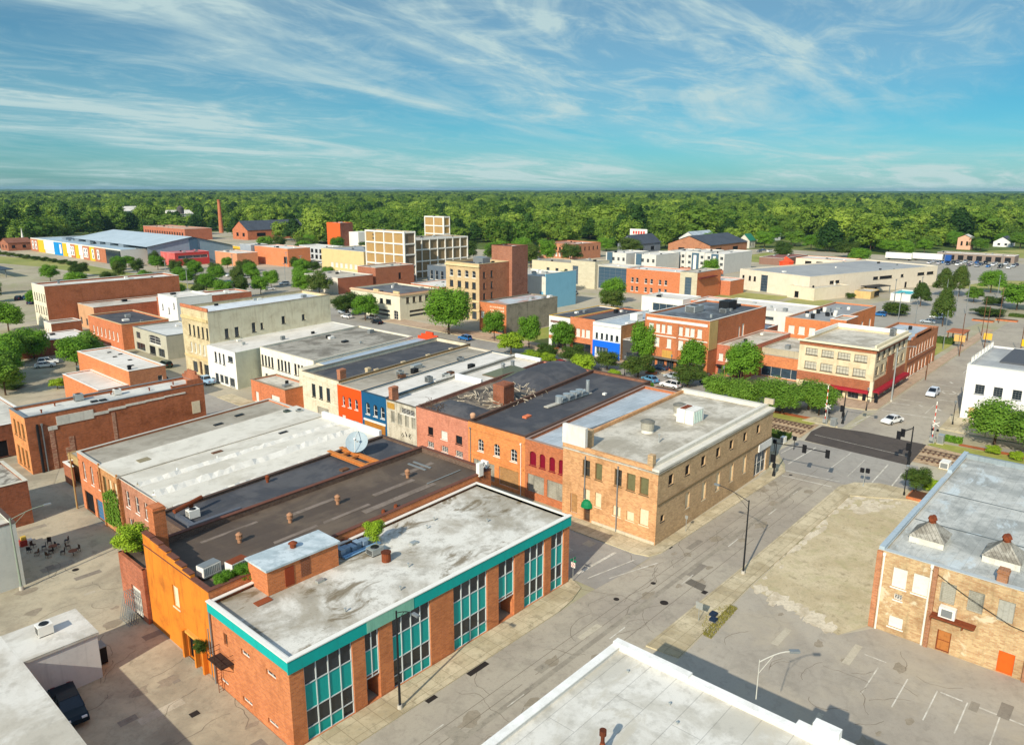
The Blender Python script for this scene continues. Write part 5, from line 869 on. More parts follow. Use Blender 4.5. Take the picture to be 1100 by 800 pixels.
# large brick store and neighbours
b, r, z = bld('large_brick_store', 'large orange-red brick store with white bands, many pale windows and machinery on black roof', 'building', 172, 87.0, 34, 18.9, 14.6, brick('#c8582c', '#a8441f', .25), roofing('#4c5054', '#8d989e', .6, .06, 1.5, .8), plain('#d9d3c6', .6),
  [('W', a, b_, 10.0, 12.2, 'pale') for a, b_ in ((103.2, 104.7), (101.3, 102.5), (99.7, 100.8), (97.7, 99.1), (94.5, 95.8), (92.6, 93.8), (91.1, 92.3), (89.0, 90.3))] + [('W', a, b_, 6.2, 8.6, 'pale') for a, b_ in ((101.3, 102.7), (97.7, 99.0), (94.2, 95.6), (91.0, 93.6), (88.9, 90.2))] + row('W', 88, 104.5, 6, 2.2, .3, 3.0, 'shop') + [('S', 189, 190, 7.5, 11, 'pale'), ('S', 191, 192.4, 7.5, 11.5, 'pale')], par=.5, sides={'S': brick('#b85c2c', '#96481f', .3)}, **F)
bx(b, 'white_band', WHITE, (-.12, 0, .5, 18.4, 13.0, 13.7), (-.1, 0, .3, 18.7, 9.0, 9.25)); bx(b, 'pilaster', brick('#b8512a', '#983c1c'), (-.2, 0, 8.6, 9.2, 3.2, 13)); bx(b, 'wooden_panel', plaster('#c99a4c', .3), (-.15, -.01, 10.2, 13.2, 3.0, 5.4)); bx(b, 'tan_corner', plaster('#c4a468', .3), (0, 4.5, -.1, 0, 7, 14.4)); bx(b, 'canopy', plain('#6d6a60', .7), (-1.5, 0, .4, 18.5, 3.2, 3.45))
for k, (x, y, w, d_, h, mt, lb) in enumerate(((186, 99, 5, 3, 1.8, GALV, 'wide silver air handler on the black roof of the large brick store'), (196, 94, 5, 3, 2.6, DARKM, 'tall dark louvred box on the black roof of the large brick store'), (190, 92, 2, 2, 1.2, GREYM, 'small grey unit between the silver and dark machines on the store roof'))): ac(x, y, z, lb, w, d_, h, mt)
b, r, z = bld('low_brick_restaurant', 'lower salmon-red brick shop with dark awnings right of the large brick store', 'building', 177, 79.0, 28, 8.0, 8.0, brick('#c4634a', '#a54c36', .3), R_GREY, plain('#cfb8a4', .7), [('W', 85.2, 86.4, 3.9, 5.7, 'pale'), ('W', 83.2, 84.4, 3.9, 5.7, 'pale'), ('W', 81.1, 82.2, 3.9, 5.7, 'pale')] + row('W', 79.6, 86.4, 3, 1.6, .2, 2.4, 'shop'), par=.3, **F)
bx(b, 'awning', DARKM, (-1.2, 0, .3, 7.6, 2.5, 2.8))
bld('tan_side_extension', 'tan rendered extension with a grey roof behind the lower salmon-red shop', 'building', 186, 69, 17, 9.8, 7.0, plaster('#b3a98f', .4), R_GREY, None, [], par=.25, **F)
b, r, z = bld('blue_store', 'white-topped shop with a bright blue lower storefront', 'building', 173, 114.2, 30, 9.6, 10.0, plaster('#e4e6e2', .2), R_SILVER, WHITE, [('W', 118.5, 119.3, 5.4, 7.1, 'sashd'), ('W', 116.8, 117.7, 5.4, 7.0, 'sashd'), ('W', 115.0, 115.9, 5.4, 7.0, 'sashd'), ('W', 120.2, 121, 5.4, 7.1, 'sashd'), ('W', 122, 122.8, 5.4, 7.1, 'sashd'), ('W', 118, 122.6, .9, 3.0, 'shopw')], par=.4, sides={'S': brick('#b07a44', '#8f5f30', .3)}, **F)
bx(b, 'storefront', plaster('#1267d8', .08), (-.3, -.01, .1, 9.4, 3.1, 4.9), (-.3, -.01, .1, 4.0, 0, 3.1), (-.3, -.01, 8.7, 9.4, 0, 3.1)); chimney(r, 14, 4, z, 3, 2.4, 1.8, WHITE); bx(b, 'dentil', WHITE, (-.25, 0, .1, 9.5, 9.2, 9.5))
b, r, z = bld('black_front_shop', 'one-storey shop with a dark grey front between the blue storefront and the large brick store', 'building', 174, 105.9, 20, 8.2, 6.0, plaster('#4c4b49', .2), R_WHITE, WHITE, [('W', 107, 108, 3.8, 5.0, 'pale'), ('W', 110, 111, 3.6, 5.0, 'dk'), ('W', 107, 113, .2, 2.6, 'shop')], par=.2, **F)
b, r, z = bld('orange_gable_shop', 'narrow orange brick shop with a raised parapet between white and blue shopfronts', 'building', 173.8, 123.9, 28, 8.7, 9.8, brick('#d0743c', '#b45c2a', .25), R_BLACK, None, [('W', 129.0, 130.4, 4.9, 7.2, 'pale'), ('W', 127.3, 128.4, 4.9, 7.2, 'pale'), ('W', 125.4, 126.9, 4.9, 7.2, 'pale'), ('W', 125, 131.6, .2, 3.0, 'shop')], par=.3, hs={'W': 10.4}, **F)
b, r, z = bld('white_corner_shop', 'small white two-storey shop with a yellow-edged roof at the end of the row', 'building', 173.8, 132.7, 26, 8.0, 9.9, plaster('#e2e2dc', .2), R_BLACK, plain('#d8a628', .6), [('W', 138.4, 139.6, 5.0, 7.3, 'sashd'), ('W', 136.5, 137.8, 5.0, 7.2, 'sashd'), ('W', 134, 135.2, 5.0, 7.2, 'sashd'), ('W', 134, 139.6, .2, 2.8, 'shop')], par=.3, **F)
bx(b, 'sign_board', plain('#7d5a50', .7), (-.1, 0, 1, 7.4, 8.0, 8.6)); bx(b, 'orange_band', brick('#c8683a', '#a8502a'), (-.12, 0, .1, 7.9, 3.0, 4.0))
b, r, z = bld('mural_brick_building', 'orange brick building with pale faded wall lettering and a long grey stone-like side wall', 'building', 180, 163.9, 27, 12.4, 9.9, plaster('#9c9282', .6, '#5c5446', .4), roofing('#b8c0c2', '#b0714c', .7, .15, 1.2, .8), plain('#8a7f6c', .8), [('W', 174.0, 175.6, 4.6, 6.8, 'pale'), ('W', 165, 168, .2, 2.6, 'shop')], par=.4, sides={'W': brick('#d0662e', '#b24e20', .3)}, **F)
m = MB(); rr = random.Random(9)
for ln, zz in enumerate((8.4, 7.3, 6.3, 5.4)):
    y = 1.0
    while y < 7.4: w = rr.uniform(.25, .7); m.box(-.04, -.003, y, y + w, zz, zz + rr.choice((.55, .7))); y += w + rr.uniform(.12, .35)
m.build('faded_lettering', plaster('#e2c4a4', .5), b)
# tall cream six-storey + brick tower
tw = [('W', a, a + 1.9, z0, z0 + 2.4, 'sashd') for z0 in (7.7, 11.5) for a in (190.8, 194.5, 198.4, 202.6)] + [('W', a, a + 1.9, 15.5, 18.0, 'archw') for a in (190.8, 194.5, 198.4, 202.6)] + row('W', 190.8, 204.5, 4, 1.9, 4.3, 6.4, 'sashd') + row('W', 190.5, 205, 4, 2.4, .3, 3.2, 'shop') + [('S', 195, 196.2, z0, z0 + 2.2, 'sashd') for z0 in (15.5, 11.5, 7.7)] + [('S', 199, 200.2, z0, z0 + 2.4, 'sashd') for z0 in (15.5, 11.5, 7.7)]
b, r, z = bld('six_storey_building', 'tall cream brick hotel-like building with arched top windows and a brown brick flank', 'building', 193, 189, 16, 17.5, 20.6, plaster('#cdb48a', .3, '#8c7450', .5), R_BLACK, plaster('#dcc898', .2), tw, par=.8, sides={'S': brick('#b06c46', '#905232', .4)}, **F)
bx(b, 'cornice', plaster('#dcc898', .3), (-.5, 0, -.2, 17.6, 19.4, 20.1), (-.3, 0, -.1, 17.6, 6.7, 7.1), (-.3, 0, 0, 17.5, 3.5, 4.0)); bx(b, 'roof_rooms', GREYM, (6, 10, 4, 8, z, z + 2.4), (11, 15, 10, 14, z, z + 2))
b, r, z = bld('brick_elevator_tower', 'tall windowless dark red-brown brick tower rising behind the six-storey cream building', 'building', 209.1, 187.5, 9, 10.5, 26.2, brick('#8f5844', '#704030', .4), R_BLACK, plain('#7c4a38', .8), [], par=.5, sides={'W': brick('#a8684a', '#8c5238')}, **F)
# teal and white block
b, r, z = bld('white_teal_block', 'white block with a pale blue painted side wall, a blue patch and a rusty stair', 'building', 230, 188.2, 20, 25, 13.0, plaster('#dcd8c8', .3), roofing('#c4c0b4', '#86847c', .6, .1, 0), WHITE, [], par=.5, hs={'S': 14.2}, sides={'S': plaster('#7fb4c8', .15, '#4d7c92')}, **F)
bx(b, 'blue_patch', plaster('#78b0c6', .2), (-.08, 0, 13.5, 24.8, 3.0, 8.2), (-.08, 0, .4, 4.6, .5, 4.2), (-.08, 0, 1.2, 3, 4.2, 7.0)); MB().tube([(-.6, 12.8, 7.0), (-.6, 9.6, 2.4)], .3, 4).build('rusty_stair', RUST, b); bx(b, 'rust_door', RUST, (-.15, 0, 9.0, 10.2, 2.4, 6.4))
for k in range(5): hatch(r, 4 + k * 3.2, 5 + (k * 7) % 15, z, 1.6, 1.2, .9, GALV if k % 2 else WHITE, 'vent_box')
# two-storey cream corner with arched door
cw = [('W', a, b_, 5.4, 7.2, 'sashd') for a, b_ in ((237.9, 239.1), (233.6, 235.6), (230.2, 231.3), (224.9, 226.8), (220.8, 222.7), (216.1, 219.1))]
b, r, z = bld('cream_corner_store', 'cream two-storey corner store with an arched entrance and banded ground floor windows', 'building', 174, 211, 22, 29.6, 9.6, plaster('#dcd6bc', .25), roofing('#6d6f70', '#3e4042', .6, .08, 0), plain('#b5714a', .7), cw + row('S', 177, 194, 6, 1.5, 6.0, 8.2, 'sashd') + [('S', 178.5, 195, .8, 1.7, 'shop'), ('S', 178.5, 195, 2.3, 3.2, 'shop'), ('W', 217, 238, .8, 1.7, 'shop'), ('W', 217, 238, 2.3, 3.2, 'shop'), ('W', 212.2, 214.8, .1, 3.4, 'sasha')], par=.6, **F)
bx(b, 'cornice', plaster('#d9b892', .3), (-.4, 22.2, -.4, -.01, 9.0, 9.4), (-.4, -.01, 0, 29.8, 9.0, 9.4)); bx(b, 'corner_pediment', plaster('#d9c292', .2), (-.3, .3, .2, 3.4, 9.7, 10.6), (-.3, .3, 12, 15, 9.7, 10.4))
bld('low_orange_store', 'low orange brick store between the cream corner store and the six-storey building', 'building', 205, 222, 26, 19, 8.4, brick('#d0763c', '#b05c2a', .3), R_WHITE, WHITE, [], par=.3, **F)
bld('white_shed_row', 'long low pale block wall building with a weathered roof left of the brown brick hall', 'building', 200, 286, 20, 27, 7.4, plaster('#d8cfc0', .3), roofing('#c4bba8', '#857c6c', .6, .08, 1.5, .8), WHITE, [], par=.3, sides={'S': brick('#a8553a', '#8a4028')}, **F)
bld('brown_brick_hall', 'brown-red brick hall with a single dark door behind the cream corner store', 'building', 222, 286.5, 24, 14, 10.4, brick('#a8603c', '#8a4a2c', .3), R_GREY, WHITE, [('S', 236, 237.6, 4, 7, 'dk')], par=.4, **F)
# gridded tan office tower
TAN = plaster('#b08c4e', .3, '#7c5c30'); ORG = plaster('#ae8c58', .25, '#7c6038')
b, r, z = bld('gridded_office_block', 'tall tan office block with a bold white concrete grid on its walls', 'building', 251.7, 300, 7.2, 32, 25.4, TAN, R_GREY, WHITE, [], par=.5, sides={'W': ORG, 'S': plaster('#7c6a54', .3)}, **F)
m = MB()
for zz in (24.7, 18.9, 13.4, 7.9, 3.0): m.box(-.5, -.01, 0, 32, zz, zz + .7); m.box(-.5, 7.2, -.5, -.01, zz, zz + .7)
for yy in (0, 7.9, 15.7, 23.5, 31.3): m.box(-.6, -.01, yy, yy + .7, 0, 25.6)
for xx in (-.6, 6.6): m.box(xx, xx + .6, -.6, -.01, 0, 25.6)
m.build('concrete_grid', WHITE, b); bx(b, 'dark_vent', DARKM, (-.1, -.01, 25, 26, 20.8, 21.8)); bx(b, 'dark_vent', DARKM, (-.1, -.01, 25, 26, 22.8, 23.6)); bx(b, 'dark_vent', DARKM, (-.1, -.01, 10, 11.5, 4.4, 6))
b, r, z = bld('gridded_office_wing', 'long lower tan wing with a white grid stretching right of the gridded office block', 'building', 259.1, 309, 47, 20, 20.6, plaster('#8a7656', .3), roofing('#c2bcae', '#8f887a', .4, .05, 2, .85), WHITE, [], par=.5, **F)
m = MB()
for zz in (20.0, 14.6, 8.4, 3.0): m.box(0, 47, -.5, -.01, zz, zz + .7)
for k in range(9): m.box(k * 5.8, k * 5.8 + .5, -.6, -.01, 0, 20.6)
m.build('concrete_grid', WHITE, b)
b, r, z = bld('gridded_stair_tower', 'small square tan tower with white grid lines rising behind the long gridded wing', 'building', 395, 424, 6, 21.5, 26.4, ORG, R_GREY, WHITE, [], par=.4, sides={'S': TAN}, **F)
m = MB()
for zz in (25.6, 19, 13): m.box(-.5, -.01, 0, 21.5, zz, zz + .8); m.box(-.5, 6, -.5, -.01, zz, zz + 1)
for yy in (0, 10.3, 20.7): m.box(-.6, -.01, yy, yy + .8, 0, 26.5)
m.box(-.6, 0, -.6, 0, 0, 26.5); m.box(5.4, 6, -.6, 0, 0, 26.5); m.build('concrete_grid', WHITE, b)
bld('tan_low_wing', 'low cream wing with a band of small windows left of the gridded office block', 'building', 258, 343, 30, 41, 12.6, plaster('#d4be88', .2), roofing('#9fa3a4', '#6f7376', .4, .06, 2, .85), WHITE, row('W', 345, 375, 7, 2.6, 2.4, 5.0, 'pale'), par=.4, **F)
b, r, z = bld('orange_tower_block', 'bright orange block with a small white box house beside it behind the cream wing', 'building', 351, 495, 12, 18, 21, plaster('#d8622a', .1), R_GREY, None, [], par=.3, sides={'S': brick('#7c3c28', '#5c2c1c')}, **F)
bx(b, 'side_house', WHITE, (8, 20, -12, -.02, 0, 14)); 
bld('dark_grey_shop', 'dark grey shop with white window row between the gridded wing and six-storey building', 'building', 258, 268, 16, 22, 9.0, plaster('#5f6a74', .2), R_GREY, None, row('W', 270, 288, 5, 2.2, 2, 6.5, 'sashw'), par=.3, **F)
bld('pink_sign_building', 'pink-red painted wall building with white base next to the dark grey shop', 'building', 258, 252, 12, 14, 10.5, plaster('#cf7a66', .5, '#efe2d6'), R_WHITE, WHITE, [], par=.3, sides={'W': plaster('#cf7a66', .9, '#efe2d6')}, **F)
# college complex
b, r, z = bld('brick_college', 'modern orange brick building with paired small windows and a stone-framed glass corner', 'building', 296, 165, 15, 28.6, 11.2, brick('#cf6434', '#b35028', .15), roofing('#dcdad2', '#b0aca0', .4, .1, 2, .85), WHITE, [('W', a, a + 1.4, zz, zz + 2.2, 'sashw') for zz in (5.0, 1.0) for a in (189.5, 186.9, 182.2, 179.2, 174.8, 171.8)], par=.4, **F)
b, r, z = bld('stone_glass_corner', 'pale stone corner block with tall strip window and brown canopy beside modern orange brick', 'building', 295, 156.5, 22, 8.4, 11.8, plaster('#c9c0a4', .15, course=.8), R_GREY, GREYM, [('W', 159.2, 162.4, 1, 9.6, 'curt')], par=.3, sides={'S': brick('#cf6434', '#b35028', .15)}, **F)
bx(b, 'canopy', plain('#6d2c24', .7), (.4, 16, -1.5, -.02, 9.2, 9.6))
bld('glass_atrium', 'dark gridded glass atrium with a curved front between stone and orange brick walls', 'building', 297, 193.7, 12, 17.0, 11.5, plaster('#b9b4a4', .15), R_WHITE, WHITE, [('W', 194, 210.2, .6, 10.8, 'curt')], par=.3, **F)
bld('stone_entrance_block', 'pale stone tower block with a flat overhanging roof left of the glass atrium', 'building', 295, 210.9, 12, 14.5, 13.0, plaster('#cfc6aa', .12, course=.9), R_TAN, plain('#a9a28c', .6), [('W', 221, 224.4, 1.5, 10.4, 'curt')], par=.2, **F)
bld('beige_wing', 'beige wing with a shallow flat roof and few windows left of the pale stone tower', 'building', 306, 226, 16, 34, 10.2, plaster('#cfc3a2', .15), R_TAN, plain('#a9a28c', .6), row('W', 230, 250, 4, 2, 4.5, 7, 'griddk'), par=.2, **F)
bld('low_white_pavilion', 'low white flat-roofed pavilion in front of the orange brick modern building', 'building', 250, 138, 14, 18, 6.6, plaster('#e4e0d4', .15), R_WHITE, WHITE, [('W', 139, 151, .4, 4.4, 'shopw')], par=.3, **F)
bld('low_white_pavilion_wing', 'thin white roofed link stretching right from the low white pavilion', 'building', 256, 126, 14, 11.9, 6.0, brick('#c4683c', '#a4502a'), R_WHITE, WHITE, [], par=.3, **F)
bld('brick_classroom_wing', 'one-storey orange brick wing with white base right of the modern orange brick building', 'building', 318, 152, 14, 22, 6.6, brick('#c8643a', '#a8502c', .15), R_WHITE, WHITE, [('W', 160, 167, .5, 2.6, 'sashd')], par=.3, **F)
bld('beige_school_hall', 'very wide beige low building with a grey flat roof right of the town centre', 'building', 333, 122, 99, 40, 9.6, plaster('#dfd2bb', .2, '#b09a74'), roofing('#a3a4a0', '#84858a', .4, .04, 2.5, .85), plaster('#e4dac2', .15), [('W', a, a + 1.4, 4.6, 6.8, 'dk') for a in (37, 33, 30)] + [('W', 23, 27, .3, 8, 'curt')] + [('S', a, a + w, 5.6, 7.0, 'dk') for a, w in ((14, 3), (18, 3), (46, 4), (51, 10), (68, 2.4), (82, 6), (90, 6))] + [('S', a, a + 2, .3, 3.0, 'dk') for a in (40, 48, 72, 84)], par=.5, near=False, rz=R(-17), absop=False)
bld('beige_gym_block', 'small lower beige block jutting out before the very wide beige building', 'building', 327.6, 117.6, 24, 14, 5.4, plaster('#e0d2b8', .2, '#b09a74'), R_GREY, plaster('#e4dac2', .15), [('W', 8, 10.2, .6, 3.2, 'dk')], par=.3, near=False, rz=R(-17), absop=False)
for k, (x, y, lb) in enumerate(((372, 103, 'low dark canopy carport against the long wall of the very wide beige building'),)):
    t = thing('carport', lb, 'carport', (x, y, 0), R(-17)); bx(t, 'roof', DARKM, (-7, 7, 0, 6, 3.2, 3.5)); bx(t, 'post', GREYM, (-6.8, -6.5, 0, .3, 0, 3.2)); bx(t, 'post', GREYM, (6.5, 6.8, 0, .3, 0, 3.2))
bld('beige_service_yard', 'low cream walled service box in front of the very wide beige building', 'building', 350, 101, 12, 7, 3.2, plaster('#cfae74', .3), R_GREY, None, [('S', 355, 362, .4, 2.8, 'dk')], par=.2, **F)
bld('pool_house', 'small white walled pool pavilion with a turquoise roof patch beyond the right-hand trees', 'building', 352, 85.5, 16, 8, 3.2, plaster('#dcdad0', .2), plain('#3cb0b4', .5), WHITE, [], par=.4, **F)
# apartments: grey-white row with dark stair bays
AP = plaster('#cfccc2', .15)
for k, (v, lb) in enumerate(((195, 'right end block'), (207.3, 'middle block'), (219.6, 'left block'))):
    b, r, z = bld('apartment_block', ('pale three-storey apartment block with dark slate bays, %s of the modern apartment row' % lb), 'apartment block', 398, v, 24 + 12 * (k == 0), 12.1, 11.2 + .4 * (k % 2), AP, R_WHITE, WHITE, [('W', v + .8, v + 2.6, 1 + 3.4 * q, 2.8 + 3.4 * q, 'wide') for q in range(3)] + [('W', v + 8.8, v + 10.6, 1 + 3.4 * q, 2.8 + 3.4 * q, 'wide') for q in range(3)], par=.4, **F)
    bx(b, 'slate_bay', plaster('#4a6474', .1), (-.4, -.01, 3.6, 8.0, 0, 11.0)); bx(b, 'white_bay', WHITE, (-.55, -.41, 5.0, 6.8, .4, 9.8)); bx(b, 'brick_base', brick('#b5603a', '#984a2a'), (-.2, -.01, .05, 3.5, 0, 2.2), (-.2, -.01, 8.1, 12, 0, 2.2))
for k, (u, v, w, d_, lb) in enumerate(((369, 222, 26, 14, 'left wing with a slate tower and green-grey roof deck'), (366, 240, 24, 14, 'far left wing with bright white roof'))):
    b, r, z = bld('apartment_block', 'low pale apartment row, %s' % lb, 'apartment block', u, v, w, d_, 11.0, AP, R_WHITE, WHITE, row('W', v + 1, v + d_ - 1, 4, 1.6, 6.5, 8.6, 'wide') + row('W', v + 1, v + d_ - 1, 4, 1.6, 2.5, 4.6, 'wide'), par=.4, **F)
    bx(b, 'slate_bay', plaster('#4a6474', .1), (-.4, -.01, 9.4, 13, 0, 11.2))
def house(name, label, u, v, w, d, h, rise, wall, roof, rz=0, cat='house', near=False):
    if u > 560: w, d, h, rise = w * .8, d * .8, h * .72, rise * .8
    t = thing(name, label, cat, (u, v, 0), rz); m = MB(); facade(m, w, h, [(w * .15, w * .3, h * .35, h * .7, 'dk'), (w * .6, w * .75, h * .35, h * .7, 'dk')], lambda s, q, z: (s, q, z), 0); facade(m, d, h, [(d * .2, d * .35, h * .35, h * .7, 'dk'), (d * .6, d * .75, h * .35, h * .7, 'dk')], lambda s, q, z: (q, s, z), 0); facade(m, w, h, [], lambda s, q, z: (s, d - q, z), 0); facade(m, d, h, [], lambda s, q, z: (w - q, s, z), 0)
    m.face([(0, 0, h), (0, d, h), (0, d / 2, h + rise)]); m.face([(w, 0, h), (w, d, h), (w, d / 2, h + rise)]); m.build('wall', wall, t)
    r = MB(); e = .5; y0 = -e; z0 = h - rise * e / (d / 2)
    for sgn in (0, 1):
        a, b_ = ((-e, w + e) if not sgn else (w + e, -e)); yy = y0 if not sgn else d - y0
        r.face([(a, yy, z0), (b_, yy, z0), (b_, d / 2, h + rise), (a, d / 2, h + rise)]); r.face([(a, yy, z0 + .25), (b_, yy, z0 + .25), (b_, d / 2, h + rise + .25), (a, d / 2, h + rise + .25)]); r.face([(a, yy, z0), (b_, yy, z0), (b_, yy, z0 + .25), (a, yy, z0 + .25)])
    r.build('roof', roof, t)
    for (s0, s1) in ((.15, .3), (.6, .75)): put_win(t, 'S', w * s0, w * s1, h * .35, h * .7, 'dk', w, d, False); put_win(t, 'W', d * s0 + (.05 if s0 < .5 else 0) * d, d * (s0 + .15) + (.05 if s0 < .5 else 0) * d, h * .35, h * .7, 'dk', w, d, False)
    return t
SLATE = roofing('#4c525a', '#383c42', .4, .2, .8, .8); GRN = roofing('#2f7c62', '#25604c', .3, .2, .8, .8); RBRN = roofing('#8a5a44', '#6c4432', .4, .2, .8, .8)
house('slate_roof_hall', 'long brick hall with dark slate roof and brick gables behind the modern apartment row', 495, 254, 60, 34, 8, 6, brick('#b5754c', '#95593a'), SLATE)
house('green_roof_house', 'small house with a green roof among trees behind the dark slate-roofed hall', 590, 268, 14, 12, 9, 6, plaster('#cfc9b8', .2), GRN)
house('grey_roof_house', 'pale grey-roofed long house beside the green-roofed one behind the slate hall', 560, 300, 36, 16, 8, 5, plaster('#d4d4ce', .2), R_SILVER)
house('dark_roof_house', 'dark-roofed house half in tree shade left of the slate hall', 470, 300, 34, 16, 8, 6, plaster('#7c8288', .2), SLATE)
house('white_bungalow', 'white bungalow with a green-grey hipped roof in the trees beyond the parking lots', 725, 236, 24, 20, 6, 4, plaster('#efece2', .1), roofing('#8a9a8c', '#6c7a70', .3, .2, .8, .8))
house('white_gable_house', 'white gabled house left of the bungalow in the gap in the trees', 690, 292, 26, 18, 8, 5, plaster('#ecebe4', .1), R_SILVER)
house('teal_roof_house', 'house with a teal roof highest up in the gap in the trees', 800, 380, 30, 20, 8, 6, plaster('#dcd8cc', .1), roofing('#2f8a84', '#256a66', .3, .2, .8, .8))
house('pink_brick_house', 'small pale pink two-storey house beside the lawn at the far right', 700, 131, 14, 12, 13, 3, plaster('#d9a98c', .2), R_WHITE)
house('grey_cottage', 'grey roofed cottage between the trees at the far right', 756, 112, 26, 16, 6, 5, plaster('#dcdcd8', .1), SLATE)
house('tan_cottage', 'tan cottage cut by the right edge behind the trees', 762, 92, 22, 14, 6, 4, plaster('#c9ac88', .2), RBRN)
house('far_white_house', 'tiny white house showing among the distant trees at upper right', 1290, 420, 30, 20, 8, 6, plaster('#efeee8', .05), R_WHITE)
bld('brick_mill_block', 'three-storey salmon brick block with rows of small windows standing at the edge of the woods', 'building', 407, 309.5, 32, 30, 10.6, brick('#c98058', '#ac6642', .3), roofing('#a8775c', '#cfc9be', .7, .06, 0), plain('#b0603c', .8), row('W', 311, 337, 9, 1.5, 6.4, 8.4, 'dk') + row('W', 311, 337, 9, 1.5, 2, 4.6, 'pale') + row('S', 410, 436, 6, 1.6, 6, 8.4, 'dk'), par=.6, **F)
b, r, z = bld('strip_shops', 'long low strip of brown shops with white roof edge behind many parked cars', 'building', 590, 84, 16, 46, 4.6, plaster('#8d7c70', .3), R_WHITE, WHITE, row('W', 86, 128, 8, 3.4, .3, 3.4, 'dk'), par=.5, **F)
bld('low_brown_canopy', 'low brown roofed petrol station canopy among trees in the middle distance', 'building', 470, 190, 40, 16, 4.5, plaster('#8a6a5a', .2), plain('#8c5c50', .7), WHITE, [], par=.3, **F)
bld('orange_kiosk', 'low white and beige block with a bright orange end next to the brown canopy', 'building', 480, 152, 20, 34, 4.6, plaster('#dcd0b8', .2), R_WHITE, plain('#d8542c', .6), row('W', 155, 180, 4, 4, .4, 3, 'dk'), par=.3, **F)
t = thing('orange_tent', 'bright orange-red tent roof beside the beige low block', 'tent', (474, 190, 0)); MB().cyl(0, 0, 0, 2.4, 5, 5, 8).cyl(0, 0, 2.4, 5.4, 5.4, .3, 8).build('canopy', plain('#e2502a', .7), t)
# right-hand white building
b, r, z = bld('white_brick_building', 'white painted building with three gridded windows and white lattice railings on its roof edge', 'building', 176.6, -14, 26, 44.4, 11.6, plaster('#f0eeea', .12, '#b9b6ae', .25), roofing('#b9b9b2', '#7f8286', .5, .06, 1.5, .8), WHITE, [('W', 26.7, 28.4, 5.7, 7.7, 'griddk'), ('W', 23.5, 25.1, 5.7, 7.7, 'griddk'), ('W', 20.2, 21.8, 5.7, 7.7, 'griddk'), ('W', 22.4, 29.0, .3, 2.6, 'block2')], par=.3)
m = MB()
for k in range(7):
    x = 1 + k * 3.4; m = MB(); m.box(x, x + 2.2, 43.9, 44.0, 11.75, 11.9); m.box(x, x + 2.2, 43.9, 44.0, 13.0, 13.1)
    for q in range(5): m.box(x + q * .52, x + q * .52 + .1, 43.9, 44.0, 11.9, 13.0)
    m.build('railing', WHITE, b)
bx(b, 'tan_panel', plaster('#d9b47c', .2), (-.06, -.005, 36.6, 42.9, .35, 2.55)); bx(b, 'dark_roof_edge', plain('#53565a', .8), (8, 25.5, 10, 40, z + .01, z + .35))
# far left: arts centre and rail side
b, r, z = bld('arts_centre', 'long modern building with yellow, brick and bright blue facade panels and pale blue roof', 'building', 186, 494, 60, 172, 9.6, plaster('#d9d6cc', .15), roofing('#a8bcc6', '#8396a2', .4, .02, 3, .85), WHITE, [], par=.4, **F)
m = [MB() for _ in range(5)]; YEL, BRK, BLU, WHT, DRK = plaster('#e8b02c', .1), brick('#b8683c', '#9a5029', .2), plaster('#1488c8', .1), plaster('#eceae4', .1), glass('#1c2630')
seg = [(0, 26, 4), (26, 38, 1), (38, 48, 1), (48, 58, 0), (58, 72, 1), (72, 80, 3), (80, 88, 0), (88, 98, 1), (98, 106, 3), (106, 116, 0), (116, 126, 2), (126, 136, 2), (136, 160, 3), (160, 176, 0), (176, 195, 1)]
seg = [(a * .88, b_ * .88, k) for a, b_, k in seg]
for a, b_, k in seg: m[k].box(-.5, -.01, a + .2, b_ - .2, .0 if k != 3 else 2.5, 9.0)
for k, (mm, mt, nm) in enumerate(zip(m, (YEL, BRK, BLU, WHT, DRK), ('yellow_panel', 'brick_panel', 'blue_panel', 'white_panel', 'glass_corner'))): mm.build(nm, mt, b)
wm = MB()
for a in (34, 43, 54, 58, 79, 83, 104, 157, 164): wm.box(-.62, -.52, a, a + 3.6, 1.5, 7.8)
wm.build('window_bay', WHT, b); wm = MB()
for a in (35, 44, 55, 59, 80, 84, 158, 165): wm.box(-.7, -.63, a, a + 1.2, 2, 4.4); wm.box(-.7, -.63, a, a + 1.2, 5.2, 7.2)
wm.build('window', GL, b); wm = MB()
for a in (26, 48, 66, 84, 106, 132): wm.box(12, 20, a, a + 8, z, z + 1.8)
wm.build('roof_plant', plain('#7c8890', .5), r)
t = thing('arena_hall', 'huge pale grey wedge-roofed metal hall behind the colourful facades', 'building', (199, 486, 0)); m = MB(); A = [(0, 0, 11.2), (29, 0, 16.1), (57, 0, 9.4), (57, 0, 0), (0, 0, 0)]; D2 = 128
m.face(A); m.face([(x, D2, z_) for x, y, z_ in A]); m.face([(57, 0, 0), (57, D2, 0), (57, D2, 9.4), (57, 0, 9.4)]); m.build('wall', plaster('#8fa2ac', .2), t); m = MB()
m.face([(-1, -1, 11.2), (29, -1, 16.3), (29, D2, 16.3), (-1, D2, 11.2)]); m.face([(29, -1, 16.3), (58, -1, 9.3), (58, D2, 9.3), (29, D2, 16.3)]); m.build('roof', roofing('#b4c2c8', '#9aaab2', .3, .02, 4, .9, rough=.5), t); bx(t, 'slate_panel', plaster('#4f6b7e', .1), (27, 32.5, -.4, -.02, 0, 15.4))
b, r, z = bld('low_barrel_annex', 'low pale annex with yellow wall stretching right of the big grey wedge-roofed hall', 'building', 262, 452, 20, 45, 8, plaster('#e0b23a', .1), roofing('#b9c4c8', '#98a6ac', .3, .05, 3, .9), WHITE, [('W', 458, 466, 2, 5, 'dk')], par=.2, **F)
